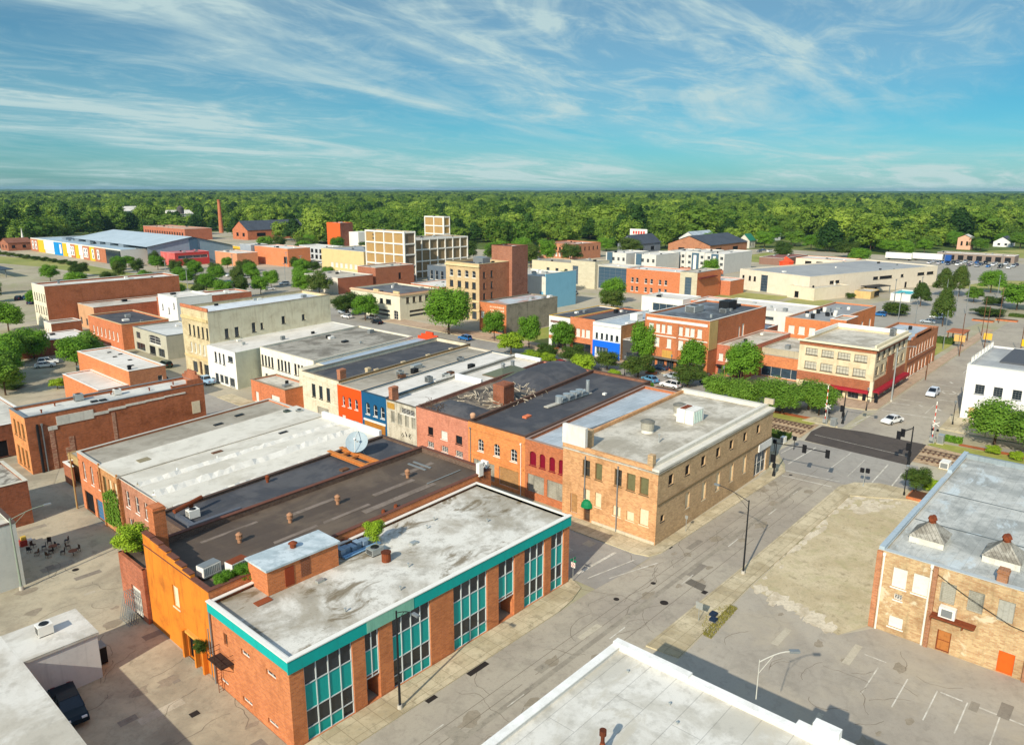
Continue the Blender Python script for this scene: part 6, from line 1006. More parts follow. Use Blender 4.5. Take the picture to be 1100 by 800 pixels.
bld('red_shop_building', 'bright pinkish red two-tone shop with a white window band in front of the grey hall', 'building', 207, 466, 22, 34, 8.0, plaster('#b8403c', .15), roofing('#c4787c', '#a85c62', .3, .05, 3, .9), plain('#d8a8a4', .7), [('S', 209, 228, 4.2, 6.2, 'shopw')], par=.4, sides={'W': plaster('#c45a54', .2, '#e2b8b0')}, **F)
bld('pale_brick_block', 'pale orange brick windowless block in front of the annex near the parking trees', 'building', 232, 436, 14, 28, 8.0, brick('#d08a5c', '#b8714a', .2), R_WHITE, WHITE, [], par=.3, **F)
bld('long_orange_block', 'long bright orange brick wall block beyond the parking lot', 'building', 252, 411, 16, 39, 11.0, brick('#d87a40', '#c0602c', .2), R_WHITE, WHITE, [('W', 412, 416, 2, 6, 'dk')], par=.3, **F)
bld('grey_modern_entry', 'grey glass and panel modern entrance left of the long orange block', 'building', 250, 451, 12, 14, 11.5, plaster('#9aa2a8', .15), R_WHITE, WHITE, [('W', 453, 462, 1, 6, 'curt')], par=.3, **F)
bld('white_arcade_row', 'long grey-white arcade row with dark openings left of the cream wing', 'building', 290, 392, 14, 66, 9.0, plaster('#bfc2c2', .2), R_WHITE, WHITE, row('W', 396, 454, 12, 3.0, 1, 3.6, 'dk') + row('W', 396, 454, 12, 3.0, 5, 7.4, 'dk'), par=.3, **F)
house('brick_church', 'red brick church-like hall with a black pitched roof near the smokestack', 361, 655, 62, 28, 9, 8, brick('#c4653c', '#a44e2a'), SLATE)
bld('old_factory', 'long low red brick factory with a line of dark windows under the smokestack', 'building', 318, 690, 26, 90, 10.5, brick('#b86442', '#9a4e30', .3), roofing('#d0a88c', '#a87c64', .4, .04, 2), plain('#d8cfc0', .7), row('W', 694, 776, 16, 2.6, 3, 7, 'dk'), par=.4, **F)
t = thing('smokestack', 'tall slender orange brick smokestack rising above the trees', 'chimney', (402, 785, 0)); MB().cyl(0, 0, 0, 34, 2.4, 1.5, 16).build('shaft', brick('#c4683c', '#a8522c', .3), t); MB().cyl(0, 0, 34, 35.2, 1.8, 1.8, 16).build('crown', brick('#a8522c', '#8a401f'), t)
t = thing('water_tower', 'dark spindly water tower standing left of the smokestack', 'water tower', (380, 830, 0)); m = MB()
for a in range(4): q = a * math.pi / 2 + .7; m.tube([(5 * math.cos(q), 5 * math.sin(q), 0), (2.6 * math.cos(q), 2.6 * math.sin(q), 20)], .4, 5)
for zz in (7, 14): m.tube([(4.2, 0, zz), (0, 4.2, zz), (-4.2, 0, zz), (0, -4.2, zz), (4.2, 0, zz)], .2, 4)
m.build('leg', DARKM, t); MB().cyl(0, 0, 20, 26, 3.6, 3.6, 14).cyl(0, 0, 26, 28.6, 3.9, .3, 14).build('tank', plain('#54504c', .7), t)
house('brown_roof_shop', 'small brown brick shop with a flat hip roof left of the colourful modern building', 172, 672, 16, 20, 6, 3, brick('#a8603c', '#8a4a2c'), RBRN)
t = thing('white_spire', 'thin white pointed spire at the far left edge of the woods', 'spire', (190, 700, 0)); MB().cyl(0, 0, 0, 8, 1.2, 1.0, 8).build('base', WHITE, t); MB().cyl(0, 0, 8, 16, .9, .05, 8).build('point', WHITE, t)
t = thing('platform_canopy', 'long dark-roofed platform canopy at the left edge by the railway', 'canopy', (118, 470, 0)); bx(t, 'roof', plain('#3c4a56', .7), (-3, 3, 0, 90, 4.2, 4.6)); m = MB(); [m.box(-.2, .2, 3 + q * 12, 3.4 + q * 12, 0, 4.2) for q in range(8)]; m.build('post', GREYM, t)
# ================================================================== STREET FURNITURE, CARS, SMALL THINGS
def lamp(label, x, y, h, ax, ay, z=0, m=None, r=.13, base=True):
    m = m or DARKM; t = thing('street_lamp', label, 'street lamp', (x, y, z))
    if base: MB().cyl(0, 0, 0, .5, .28, .22, 10).build('base', plain('#b9b3a4', .8), t)
    MB().tube([(0, 0, 0), (0, 0, h)], r, 8, r1=r * .6).build('pole', m, t); pts = [(ax * k / 6, ay * k / 6, h - .2 + .9 * math.sin(math.pi / 2 * k / 6)) for k in range(7)]
    MB().tube(pts, .045, 6).tube([(0, 0, h - 1.2), (ax * .45, ay * .45, h + .35)], .025, 5).build('arm', m, t); d = Vector((ax, ay)).normalized(); q = MB(); q.box(-.1, .65, -.16, .16, -.08, .1)
    q.build('lamp_head', GREYM, t, (ax, ay, h + .7), math.atan2(d.y, d.x)); return t
lamp('black curved-arm street lamp standing before the teal office front', 37.7, 47.7, 10.2, 0, -2.4); lamp('tall black street lamp at the corner of the gravel lot', 82.8, 35.1, 10.0, .3, 4.2)
lamp('white lamp fixed on the stepped parapet of the big white roof', 48.9, 18.9, 3.4, 1.5, -1.7, 9.5, plain('#b9b6aa', .6), .045, False); lamp('old grey-green lamp pole beside the grey stucco wall in the alley', 20.9, 98.0, 9.3, 3.6, -.6, 0, plain('#8a9684', .6), .14)
lamp('very tall pale street lamp before the cream and brown-red corner building', 179.9, 44.9, 12.5, .4, -3, 0, GALV, .2)
def post_lamp(label, x, y, h=4.4):
    t = thing('post_lamp', label, 'street lamp', (x, y, 0)); MB().cyl(0, 0, 0, .7, .2, .12, 8).tube([(0, 0, .6), (0, 0, h)], .07, 6).build('post', DARKM, t); MB().cyl(0, 0, h, h + .6, .14, .26, 8).cyl(0, 0, h + .6, h + .8, .3, .05, 8).build('lantern', GREYM, t)
post_lamp('short black lantern post next to the orange planter by the gravel lot', 123.4, 27.2); post_lamp('short black lantern post between the white gridded-window building and the crossing', 169.9, 30.3); post_lamp('short black lantern post at the foot of the cream and brown-red corner building', 168.8, 46.9)
for x, y, lb in ((159.8, 103.9, 'left of three lantern posts along the shop street median'), (169.2, 95.7, 'lantern post on the shop pavement before the black-fronted shop'), (166.3, 79.6, 'lantern post beside the white SUV on the shop street'), (169.4, 148, 'lantern post between two round trees left of the white corner shop')): post_lamp(lb, x, y)
def signal_head(t, x, y, z, n=3):
    MB().box(x - .18, x + .18, y - .22, y + .22, z - .55, z + .55).box(x - .24, x - .18, y - .34, y + .34, z - .7, z + .7).build('signal_head', BLACK, t)
def mast(label, x, y, h, ax, ay, heads, box=True):
    t = thing('traffic_signal', label, 'traffic light', (x, y, 0)); MB().cyl(0, 0, 0, .9, .3, .18, 10).tube([(0, 0, .8), (0, 0, h)], .14, 8, r1=.1).build('pole', DARKM, t); MB().tube([(0, 0, h - .3), (ax * .5, ay * .5, h), (ax, ay, h + .1)], .09, 6).build('mast_arm', DARKM, t)
    for f_ in heads: signal_head(t, ax * f_, ay * f_, h - .1)
    signal_head(t, .0, .35, 3.2); bx(t, 'control_box', BLACK, (-.35, .0, -.25, .25, 1.6, 2.4)) if box else None
mast('traffic light mast beside the brown side wall of the tan brick corner building', 117.4, 45.9, 6.2, 0, -8.6, (.55, .98)); mast('traffic light mast on the near right side of the dark railway crossing', 139.0, 30.6, 7.0, -6.5, .6, (.7, .98)); mast('traffic light mast at the far corner by the row of spreading trees', 155.4, 47.4, 6.6, -.6, -6.2, (.6, .98))
t = thing('pedestrian_signal', 'short post with pedestrian signals at the corner of the gravel lot pavement', 'pedestrian signal', (122.9, 33.2, 0)); MB().cyl(0, 0, 0, .4, .16, .1, 8).tube([(0, 0, .3), (0, 0, 3.2)], .06, 6).build('post', GALV, t); bx(t, 'signal_head', BLACK, (-.2, .2, .15, .7, 2.4, 3.1), (-.2, .2, -.7, -.15, 2.5, 3.2))
for k, (x, y, lb) in enumerate(((132.8, 48.6, 'slim dark pedestrian signal post nearest the crosswalk left of the crossing'), (128.6, 50.6, 'dark signal post beside the hedge left of the dark crossing'))):
    t = thing('pedestrian_signal', lb, 'pedestrian signal', (x, y, 0)); MB().tube([(0, 0, 0), (0, 0, 2.6)], .06, 6).build('post', DARKM, t); bx(t, 'signal_head', BLACK, (-.2, .2, -.3, .3, 1.9, 2.6))
RW = plain('#c8452c', .6)
for x, y, lb, tall in ((154.2, 30.2, 'raised red and white crossing gate right of the railway crossing', 8.2), (152.2, 49.6, 'raised red and white crossing gate left of the railway crossing by the spreading trees', 8.2)):
    t = thing('crossing_gate', lb, 'crossing gate', (x, y, 0)); MB().tube([(0, 0, 0), (0, 0, 4.4)], .1, 8).build('mast', GALV, t); m = MB(); m2 = MB()
    for q in range(10): (m if q % 2 else m2).box(-.05, .05, .24, .38, 1.1 + q * .72, 1.1 + (q + 1) * .72)
    g_ = m.build('gate_arm', WHITE, t); m2.build('red_stripes', RW, g_); m = MB(); m.tube([(-.1, -.6, 3.6), (-.1, .6, 4.4)], .08, 4).tube([(-.1, .6, 3.6), (-.1, -.6, 4.4)], .08, 4).build('crossbuck', WHITE, t); MB().cyl(-.2, -.45, 2.6, 3.0, .2, .2, 10).cyl(-.2, .45, 2.6, 3.0, .2, .2, 10).build('flasher', BLACK, t); bx(t, 'mechanism', GALV, (-.3, .3, .1, .7, .5, 1.3))
for x, y, w, d, h, lb, mt in ((152.4, 48.2, 1.2, 1.0, 1.7, 'pale signal cabinet at the foot of the left crossing gate', GALV), (155.2, 29.2, 1.4, 1.0, 1.8, 'pale signal cabinet behind the right crossing gate', GALV), (135.2, 51.6, 1.2, .8, 1.3, 'white utility cabinet beside the dark hedge near the tracks', WHITE), (141.5, 25.4, 2.2, 1.4, 1.2, 'white concrete box beside the small tree near the tracks', WHITE)):
    t = thing('utility_cabinet', lb, 'cabinet', (x, y, 0)); bx(t, 'body', mt, (-w / 2, w / 2, -d / 2, d / 2, .1, h)); bx(t, 'plinth', KERB, (-w / 2 - .1, w / 2 + .1, -d / 2 - .1, d / 2 + .1, 0, .1)); bx(t, 'door', GREYM, (-w / 2 - .03, -w / 2, -d * .4, d * .4, .2, h - .1))
def pole(label, x, y, h, m=WOODP, arm=True):
    t = thing('utility_pole', label, 'utility pole', (x, y, 0)); MB().tube([(0, 0, 0), (0, 0, h)], .14, 7, r1=.09).build('pole', m, t)
    if arm: MB().tube([(0, -1.1, h - .7), (0, 1.1, h - .7)], .07, 4).build('crossarm', m, t)
pole('pale wooden utility pole standing in the shaded yard by the blue bin', 34.0, 118.6, 9.0, plain('#a88a5a', .9)); pole('brown wooden pole before the brown-orange two-storey building', 207.4, 44.4, 6.6, WOODP, False); pole('dark bare pole at the corner of the white gridded-window building', 191.8, 32.8, 8.4, WOODP, False)
for x, y, h, lb in ((252, 50.4, 12, 'tall pale pole beyond the end of the brown-orange two-storey building'), (245, 44.6, 12.5, 'tall black pole with a concrete foot on the far pavement'), (262, 41.4, 13, 'slender pole where the road bends, left of the yellow sign'), (284, 46.2, 13, 'slender pole by the road bend behind the sign board'), (257.6, 31.6, 13.5, 'brown pole at the right edge near the yellow signs'), (318, 47, 13, 'pole beside the long red brick planter'), (330, 60, 12, 'light pole among the car park bushes'), (352, 72, 11, 'light pole in front of the large twin-crowned tree')): pole(lb, x, y, h, GREYM if 'pale' in lb or 'light' in lb else WOODP, False)
t = thing('street_sign', 'green street name blades above a red no-turn sign at the teal office corner', 'street sign', (67.0, 49.9, .12)); MB().tube([(0, 0, 0), (0, 0, 3.1)], .04, 6).build('post', GALV, t); bx(t, 'name_blade', plain('#0c7a56', .5), (-.45, .45, -.02, .02, 2.85, 3.08), (-.02, .02, -.45, .45, 2.6, 2.82)); bx(t, 'sign_plate', WHITE, (-.02, .02, -.3, .3, 1.8, 2.45)); tc_ = bpy.data.curves.new('ring', 'CURVE')
m = MB()
for k in range(16): a, b = 2 * math.pi * k / 16, 2 * math.pi * (k + 1) / 16; m.face([(-.025, .25 * math.cos(a), 2.12 + .25 * math.sin(a)), (-.025, .25 * math.cos(b), 2.12 + .25 * math.sin(b)), (-.025, .18 * math.cos(b), 2.12 + .18 * math.sin(b)), (-.025, .18 * math.cos(a), 2.12 + .18 * math.sin(a))])
m.tube([(-.03, -.15, 2.27), (-.03, .15, 1.97)], .03, 4).build('red_ring', plain('#b8242c', .6), t); bpy.data.curves.remove(tc_)
t = thing('square_sign', 'plain silver-backed square sign on a post at the edge of the parking lot', 'sign', (69.4, 34.1, .12)); MB().tube([(0, 0, 0), (0, 0, 2.2)], .04, 6).build('post', GALV, t); bx(t, 'plate', GALV, (-.03, -.005, -.42, .42, 1.5, 2.3))
for k, (x, y, w) in enumerate(((70.6, 32.9, .7), (71.6, 33.4, .8))):
    t = thing('dark_box_sign', 'small dark blue panel lying at the grass patch, %s one' % ('nearer' if k == 0 else 'farther'), 'panel', (x, y, .12)); bx(t, 'panel', plain('#1d2c40', .5), (-w / 2, w / 2, -.35, .35, .02, .3)); bx(t, 'rim', GREYM, (-w / 2 - .04, w / 2 + .04, -.39, .39, 0, .04))
t = thing('wall_signpost', 'thin post with small sign on the pavement beside the tan corner building side wall', 'sign', (88.6, 46.4, .12)); MB().tube([(0, 0, 0), (0, 0, 2.4)], .04, 6).build('post', GALV, t); bx(t, 'plate', GALV, (-.02, .02, -.22, .22, 1.9, 2.4))
for x, y, h, w, c, lb in ((258, 47.5, 4, 3, '#d8a860', 'tan sign board by the far pavement'), (272, 42.5, 3.2, 2.4, '#e0b040', 'yellow warning sign at the road bend'), (257, 30.2, 5.0, 2.6, '#e8b820', 'bright yellow sign at the right edge by the brown pole')):
    t = thing('sign_board', lb, 'sign', (x, y, 0)); MB().tube([(0, 0, 0), (0, 0, h)], .12, 6).build('post', GREYM, t); bx(t, 'plate', plain(c, .6), (-.1, .1, -w / 2, w / 2, h - 2, h))
t = thing('billboard', 'white billboard with a red lettered strip above the trees behind the brick tower', 'billboard', (520, 330, 0)); bx(t, 'panel', WHITE, (-.4, .4, -8, 8, 10, 16)); bx(t, 'lettering', plain('#c83c32', .6), *[(-.45, -.41, -6 + q * 2.4, -4.4 + q * 2.4, 12, 14.4) for q in range(5)]); MB().tube([(0, -5, 0), (0, -5, 10)], .4, 5).tube([(0, 5, 0), (0, 5, 10)], .4, 5).build('post', GREYM, t)
# vehicles ---------------------------------------------------------------------
TYRE = plain('#17171a', .9, name='tyre'); CG = glass('#10161c', .06, .1); HL = plain('#e8eaea', .2, name='lamp_glass'); TLm = plain('#8c1418', .3, name='tail_glass')
def car_mesh(kind):
    P = {'sedan': ([(-2.35, .35), (-2.4, .62), (-2.2, .92), (-1.3, .98), (1.05, .98), (2.05, .84), (2.38, .62), (2.35, .32)], [(-1.75, .97), (-1.1, 1.42), (.35, 1.45), (1.15, .98)]),
         'suv': ([(-2.3, .4), (-2.38, .7), (-2.3, 1.05), (-1.3, 1.1), (1.0, 1.1), (2.05, 1.0), (2.32, .75), (2.3, .38)], [(-2.25, 1.08), (-2.0, 1.66), (.2, 1.72), (1.1, 1.1)]),
         'pickup': ([(-2.8, .5), (-2.85, .85), (-2.75, 1.12), (-1.0, 1.15), (1.3, 1.15), (2.5, 1.08), (2.8, .85), (2.8, .45)], [(-.75, 1.14), (-.6, 1.78), (.75, 1.82), (1.5, 1.14)])}[kind]
    low, cab = P; Wd = .92 if kind != 'pickup' else 1.0; m = MB(); ins = [.04, 0, .05, .08, .08, .1, .06, .04]
    L_ = [(x, -(Wd - i), z) for (x, z), i in zip(low, ins)]; Rr = [(x, (Wd - i), z) for (x, z), i in zip(low, ins)]; n = len(low)
    m.face(L_); m.face(list(reversed(Rr)))
    for k in range(n): j = (k + 1) % n; m.face([L_[k], Rr[k], Rr[j], L_[j]])
    wi = (.10, .26, .26, .10); cl_ = [(x, -(Wd - i), z) for (x, z), i in zip(cab, wi)]; cr = [(x, (Wd - i), z) for (x, z), i in zip(cab, wi)]
    g = MB(); g.face(cl_); g.face(list(reversed(cr))); g.face([cl_[0], cr[0], cr[1], cl_[1]]); g.face([cl_[2], cr[2], cr[3], cl_[3]])
    e = .04; m.face([(cl_[1][0] - e, cl_[1][1] - e, cl_[1][2] + .02), (cr[1][0] - e, cr[1][1] + e, cr[1][2] + .02), (cr[2][0] + e, cr[2][1] + e, cr[2][2] + .03), (cl_[2][0] + e, cl_[2][1] - e, cl_[2][2] + .03)])
    for a in (cl_, cr):
        s_ = -1 if a is cl_ else 1
        for p, q in ((a[0], a[1]), (a[3], a[2]), ((a[0][0] * .45 + a[3][0] * .55, a[0][1], a[0][2]), (a[1][0] * .45 + a[2][0] * .55, a[1][1], a[1][2]))): m.tube([(p[0], p[1] + s_ * .01, p[2]), (q[0], q[1] + s_ * .01, q[2])], .05, 4)
    return m.data('body', WHITE), g.data('windows', CG), low
def make_car(kind):
    b_, g_, low = shared('car' + kind, lambda: car_mesh(kind)); t = thing('parked_car', '', 'car'); o = put('body', b_, t); put('windows', g_, t); fx, rx = (1.45, -1.42) if kind != 'pickup' else (1.8, -1.75); y = .84 if kind != 'pickup' else .92
    wm = shared('wheel', lambda: MB().tube([(0, -.12, 0), (0, .12, 0)], .34, 14).data('wheel', TYRE)); hm = shared('hub', lambda: MB().tube([(0, -.135, 0), (0, .135, 0)], .19, 10).data('rim', GALV))
    for x in (fx, rx):
        for s_ in (-1, 1): w = put('wheel', wm, t, (x, s_ * y, .34)); put('rim', hm, w)
    xf, xr, zz = low[6][0], low[1][0], low[6][1]
    for s_ in (-1, 1): put('headlight', shared('hl', lambda: MB().box(-.06, .06, -.2, .2, -.08, .08).data('headlight', HL)), t, (xf - .06, s_ * .6, zz + .06)); put('tail_light', shared('tl', lambda: MB().box(-.05, .05, -.17, .17, -.1, .1).data('tail_light', TLm)), t, (xr + .04, s_ * .62, zz + .16))
    return t
PROTO = {}
def paintm(c): return plain(c, .28, .1, .06, name='car_paint')
def car(kind, x, y, deg, colr, label, group=None, s=1.08):
    first = kind not in PROTO
    if first: PROTO[kind] = make_car(kind)
    t = PROTO[kind] if first else copy_tree(PROTO[kind]); kids = KIDS[t.name]
    t.location = (x, y, .02); t.rotation_euler = (0, 0, R(deg)); t.scale = (s, s, s); t['label'] = label
    if group: t['group'] = group
    elif 'group' in t: del t['group']
    for ch in kids:
        if ch.name.startswith('body'): ch.material_slots[0].link = 'OBJECT'; ch.material_slots[0].material = paintm(colr)
    return t
WH, SI, DB, BK, RD, BL = '#e8e8e4', '#a9b2b8', '#26405c', '#1c1d20', '#b01820', '#2f6da8'
car('pickup', 17.0, 70.0, -96, '#17242e', 'dark blue-black pickup parked in the shade of the white wing at bottom left')
car('sedan', 163.0, 40.0, 163, WH, 'white sedan driving alone into the crossing junction'); car('suv', 192.0, 39.2, 180, '#dfe6ee', 'white car with blue and red markings waiting at the crossing symbol up the road')
G1 = 'cars parked along the shop street'
for k, (kd, x, y, dg, c_, lb) in enumerate((('suv', 157.0, 88.8, 88, WH, 'white wagon with red lights parked by the orange planter'), ('sedan', 165.2, 92.6, 84, SI, 'silver-grey sedan alone behind the white wagon, before the large brick store'), ('sedan', 165.6, 82.6, 86, DB, 'dark navy sedan parked right of the bushy street tree'), ('suv', 166.0, 75.4, 86, WH, 'white SUV parked farthest right on the shop street'), ('sedan', 158.6, 95.4, 70, '#5f93b4', 'pale blue small car by the end of the grass verge'), ('sedan', 170.4, 87.0, 92, BK, 'black car in the shade under the tree before the large brick store'), ('sedan', 157.0, 123.2, 86, RD, 'red car half hidden by shrubs at the planted median'), ('suv', 164.3, 167.5, 84, BL, 'mid-blue car parked in shade beneath the biggest street tree'), ('sedan', 171.0, 100.4, 92, '#3a4c60', 'dark slate-blue car left of the black one, in front of the brick store shopfront'))): car(kd, x, y, dg, c_, lb, G1)
car('pickup', 82.6, 176, 92, '#9fc0d8', 'pale blue pickup at the kerb by the stepped gable of the red brick hall'); car('sedan', 76.0, 186, 92, BK, 'black car in the shade before the white two-storey shop'); car('suv', 83.6, 201, 92, '#394a3c', 'dark green car at the corner by the yellow-cream three-storey building')
car('sedan', 61.6, 224.5, -20, WH, 'nearer of two white cars side by side in the tree-lined yard'); car('suv', 63.6, 228.2, -20, WH, 'farther of two white cars side by side in the tree-lined yard'); car('suv', 51.5, 214.5, 60, '#6d7c8c', 'grey-blue car half hidden under the yard trees'); 
rr = random.Random(21); GC = 'cars in the far shop car park'; cols = [WH, SI, DB, BK, '#6f7478', '#c9ccd0', BL, WH]
for k in range(26): car(['sedan', 'suv'][k % 2], 548 + (k % 3) * 12 + rr.uniform(-1, 1), 80 + (k // 3) * 5.6 + rr.uniform(-.6, .6), rr.choice((0, 180)), cols[k % 8], 'car in the packed rows before the low strip of brown shops at the right', GC, 1.15)
for k, (x, y) in enumerate(((500, 176), (503, 170), (508, 200), (516, 206), (560, 246), (565, 240), (575, 250), (540, 260))): car(['sedan', 'suv'][k % 2], x, y, rr.uniform(0, 180), cols[(k * 3) % 8], 'car on the hazy lots around the petrol station canopy', 'cars on the lots by the petrol station', 1.15)
for k in range(14): car(['sedan', 'suv'][k % 2], 186 + (k % 2) * 16, 322 + (k // 2) * 13 + rr.uniform(-1.5, 1.5), rr.choice((2, 178)), cols[(k * 5) % 8], 'car in the big tree-dotted car park left of the cream corner store', 'cars in the tree-dotted car park', 1.1)
for k in range(7): car(['sedan', 'suv'][k % 2], 276 + (k % 2) * 10, 398 + k * 8, rr.choice((90, -90)), cols[(k * 3 + 1) % 8], 'car before the grey-white arcade row', 'cars by the arcade row', 1.1)
for k in range(6): car(['sedan', 'suv'][k % 2], 255 + k * 3.6, 214 - (k % 2) * 8, rr.uniform(0, 30), cols[(k + 4) % 8], 'car in the small lot between the blue side wall and the stone tower', 'cars by the stone tower', 1.1)
for k in range(5): car(['sedan', 'suv'][k % 2], 164 + (k % 2) * 5, 212 + k * 9, 88, cols[(k * 2 + 3) % 8], 'car along the street before the cream corner store', 'cars before the cream corner store', 1.1)
for k, (u, v, ln, c_, lb) in enumerate(((563, 148, 30, WHITE, 'long white box trailer left of the blue one'), (570, 132, 34, WHITE, 'longest white box trailer, next to the blue container'), (566, 118, 7, plain('#1f4f94', .5), 'short blue container at the end of the white trailers'))):
    t = thing('box_trailer', lb, 'trailer', (u, v - ln * .3, 0)); bx(t, 'box', c_, (-1.5, 1.5, 0, ln * .55, 1.2, 5)); bx(t, 'chassis', DARKM, (-1, 1, .5, ln * .5, .8, 1.2)); MB().tube([(-1.3, 1.5, .5), (1.3, 1.5, .5)], .5, 10).tube([(-1.3, ln * .48, .5), (1.3, ln * .48, .5)], .5, 10).build('wheel', TYRE, t)
# clutter ------------------------------------------------------------------------
t = thing('leaning_grille', 'stack of metal cage frames leaning on the wall under the annex bush', 'metal cage', (27.3, 81.6, 0)); m = MB()
for q in range(4):
    for w in range(7): m.tube([(-.9 + q * .28, -1.4 + w * .46, 0), (-.1 + q * .22, -1.4 + w * .46, 3.0)], .03, 4)
    for zz in (0, .5, 1): m.tube([(-.9 + q * .28 + .8 * zz, -1.4, 3.0 * zz), (-.9 + q * .28 + .8 * zz, 1.36, 3.0 * zz)], .035, 4)
m.build('cage_bars', GREYM, t)
t = thing('blue_bin', 'blue and white dumpster half hidden behind the wooden pole in the shaded yard', 'dumpster', (38.0, 122.4, 0)); bx(t, 'body', plain('#2f6a9c', .6), (-1.2, 1.2, -.9, .9, .2, 1.5)); bx(t, 'lid', WHITE, (-1.25, 1.25, -.95, .95, 1.5, 1.62))
t = thing('dark_dumpster', 'tall dark green dumpster by the tree near the white cars', 'dumpster', (66.5, 207, 0)); bx(t, 'body', plain('#2c3a32', .7), (-2.4, 2.4, -1.3, 1.3, .2, 2.4)); bx(t, 'lid', GREYM, (-2.5, 2.5, -1.4, 1.4, 2.4, 2.55))
t = thing('wall_equipment', 'black gas meters and bin against the wing wall beside the alley', 'bin', (21.8, 76.2, 0)); bx(t, 'body', BLACK, (-.4, .5, -1.0, .4, .1, 1.9)); bx(t, 'frame', DARKM, (-.3, .2, .5, 1.2, .1, 2.6)); bx(t, 'lid', GREYM, (-.45, .55, -1.05, .45, 1.9, 1.98))
def chair(x, y, deg, c_, label, kind):
    t = thing('patio_' + kind, label, kind, (x, y, 0), R(deg)); mt = plain(c_, .7)
    if kind == 'chair':
        bx(t, 'seat', mt, (-.25, .25, -.25, .25, .42, .47)); bx(t, 'backrest', mt, (-.25, .25, .22, .27, .47, .95))
        for a in (-.22, .22):
            for b_ in (-.22, .22): MB().tube([(a, b_, 0), (a, b_, .42)], .025, 4).build('leg', DARKM, t)
    else: MB().cyl(0, 0, .70, .75, .55, .55, 14).build('tabletop', mt, t); MB().tube([(0, 0, 0), (0, 0, .7)], .05, 6).build('leg', DARKM, t)
    return t
rr = random.Random(14); spots = [(25.4, 109.2), (26.2, 107.6), (25.0, 106.4), (27.2, 108.8), (27.6, 106.9), (28.4, 105.4), (26.4, 105.6), (28.9, 107.4), (25.8, 104.6), (27.4, 104.2), (24.6, 108.0), (29.0, 103.6)]
for k, (x, y) in enumerate(spots): chair(x, y, rr.uniform(0, 360), ['#3c2c24', '#2a2c30', '#5c4634'][k % 3], 'dark jumbled patio chair in the shaded pile by the grey stucco wall', 'chair')['group'] = 'patio chairs piled in the shade'
for k, (x, y, lb) in enumerate(((26.9, 106.2, 'small round brown patio table in the middle of the jumbled chairs'), (28.2, 102.8, 'small round rusty patio table at the sunlit edge of the jumbled chairs'))): chair(x, y, 0, '#7a4c34', lb, 'table')
t = thing('stacked_goods', 'heap of red, white and purple boxes against the stucco wall by patio chairs', 'boxes', (24.9, 111.0, 0)); [bx(t, 'box', plain(c_, .6), b_) for c_, b_ in (('#a83c34', (-.6, .2, -.5, .3, 0, .8)), ('#d8d4cc', (.25, .9, -.3, .4, 0, .6)), ('#5a4c8c', (-.3, .4, .35, 1.0, 0, .7)), ('#c8a84c', (-.4, .2, -.3, .2, .8, 1.3)))]
def planter(x, y, a, b, label, c_='#c8592c'):
    t = thing('planter', label, 'planter', (x, y, 0)); bx(t, 'box', brick(c_, '#a8441f', .3), (-a, a, -b, b, 0, .5)); bx(t, 'soil', plain('#5c3c28', .9), (-a + .2, a - .2, -b + .2, b - .2, .5, .56)); return t
planter(123.9, 25.0, 1.8, 1.6, 'bright orange planter box at the corner of the blue-grey roofed warehouse'); planter(152.6, 87.6, 1.8, 3.2, 'long orange planter box in front of the white wagon', '#c87a3c'); planter(172.8, 99.4, .9, 1.8, 'brick planter under the tree before the large brick store'); planter(173.6, 140.2, 1.2, 3.4, 'low brick planter beside the left of two round trees by the white corner shop')
for x, y, lb in ((318.4, 52, 'left end piece of the long red planter walls at far right'), (325, 45.6, 'right end piece of the long red planter walls at far right')): planter(x, y, 1.4, 3.4, lb)
for x, y, lb in ((165.9, 99.6, 'small brick planter with a low shrub on the median, right one'), (168.6, 109, 'small brick planter with a low shrub on the median, left one')): planter(x, y, 1, 1.2, lb)
t = thing('bus_shelter', 'small brown shelter with benches at the road bend right of the brown-orange building', 'shelter', (268, 50, 0)); bx(t, 'roof', plain('#a8603c', .7), (-4, 4, -2.5, 2.5, 3.4, 3.7)); m = MB(); [m.box(a, a + .3, b_, b_ + .3, 0, 3.4) for a in (-3.7, 3.4) for b_ in (-2.2, 1.9)]; m.build('post', WOODP, t); bx(t, 'bench', DARKM, (-2.5, 2.5, .6, 1.2, .4, .6))

# grass patch, loose cable, weeds, car park lamps
m = MB(); rr = random.Random(31)
for k in range(1500):
    a = rr.random(); x = 67.4 + 7.6 * a; y = 31.5 + .55 * a + rr.uniform(0, 2.2) * math.sin(math.pi * (a * .9 + .05)) ** .5; h = rr.uniform(.08, .3); b_ = rr.uniform(0, 3.1); c_, s_ = .07 * math.cos(b_), .07 * math.sin(b_); m.face([(x - c_, y - s_, .0), (x + c_, y + s_, .0), (x + rr.uniform(-.1, .1), y + rr.uniform(-.1, .1), h)])
tag(m.build('grass_tuft', leaf('#8c8a42', '#a89a58', '#b8a868')), 'patch of dry grass by the square sign at the edge of the parking lot', kind='stuff')
MB().tube([(81.3, 14.4, 8.8), (81.1, 11, 7.2), (81.1, 7, 5.6), (81.2, 5.4, 5.3)], .03, 4).build('cable', BLACK, thing('loose_cable', 'black cable sagging across the warehouse wall above the boarded windows', 'cable'))
for k, (x, y) in enumerate(((300, 76), (322, 62), (345, 90), (362, 84), (392, 60), (398, 80), (282, 66), (430, 70), (520, 80), (520, 110))):
    t = thing('car_park_lamp', 'thin grey car park light pole on the wide lots at the right', 'street lamp', (x, y, 0), 0, 'car park light poles at the right'); MB().tube([(0, 0, 0), (0, 0, 10)], .14, 5).build('post', GREYM, t); bx(t, 'lamp_head', GREYM, (-1.0, 1.0, -.2, .2, 9.9, 10.1))
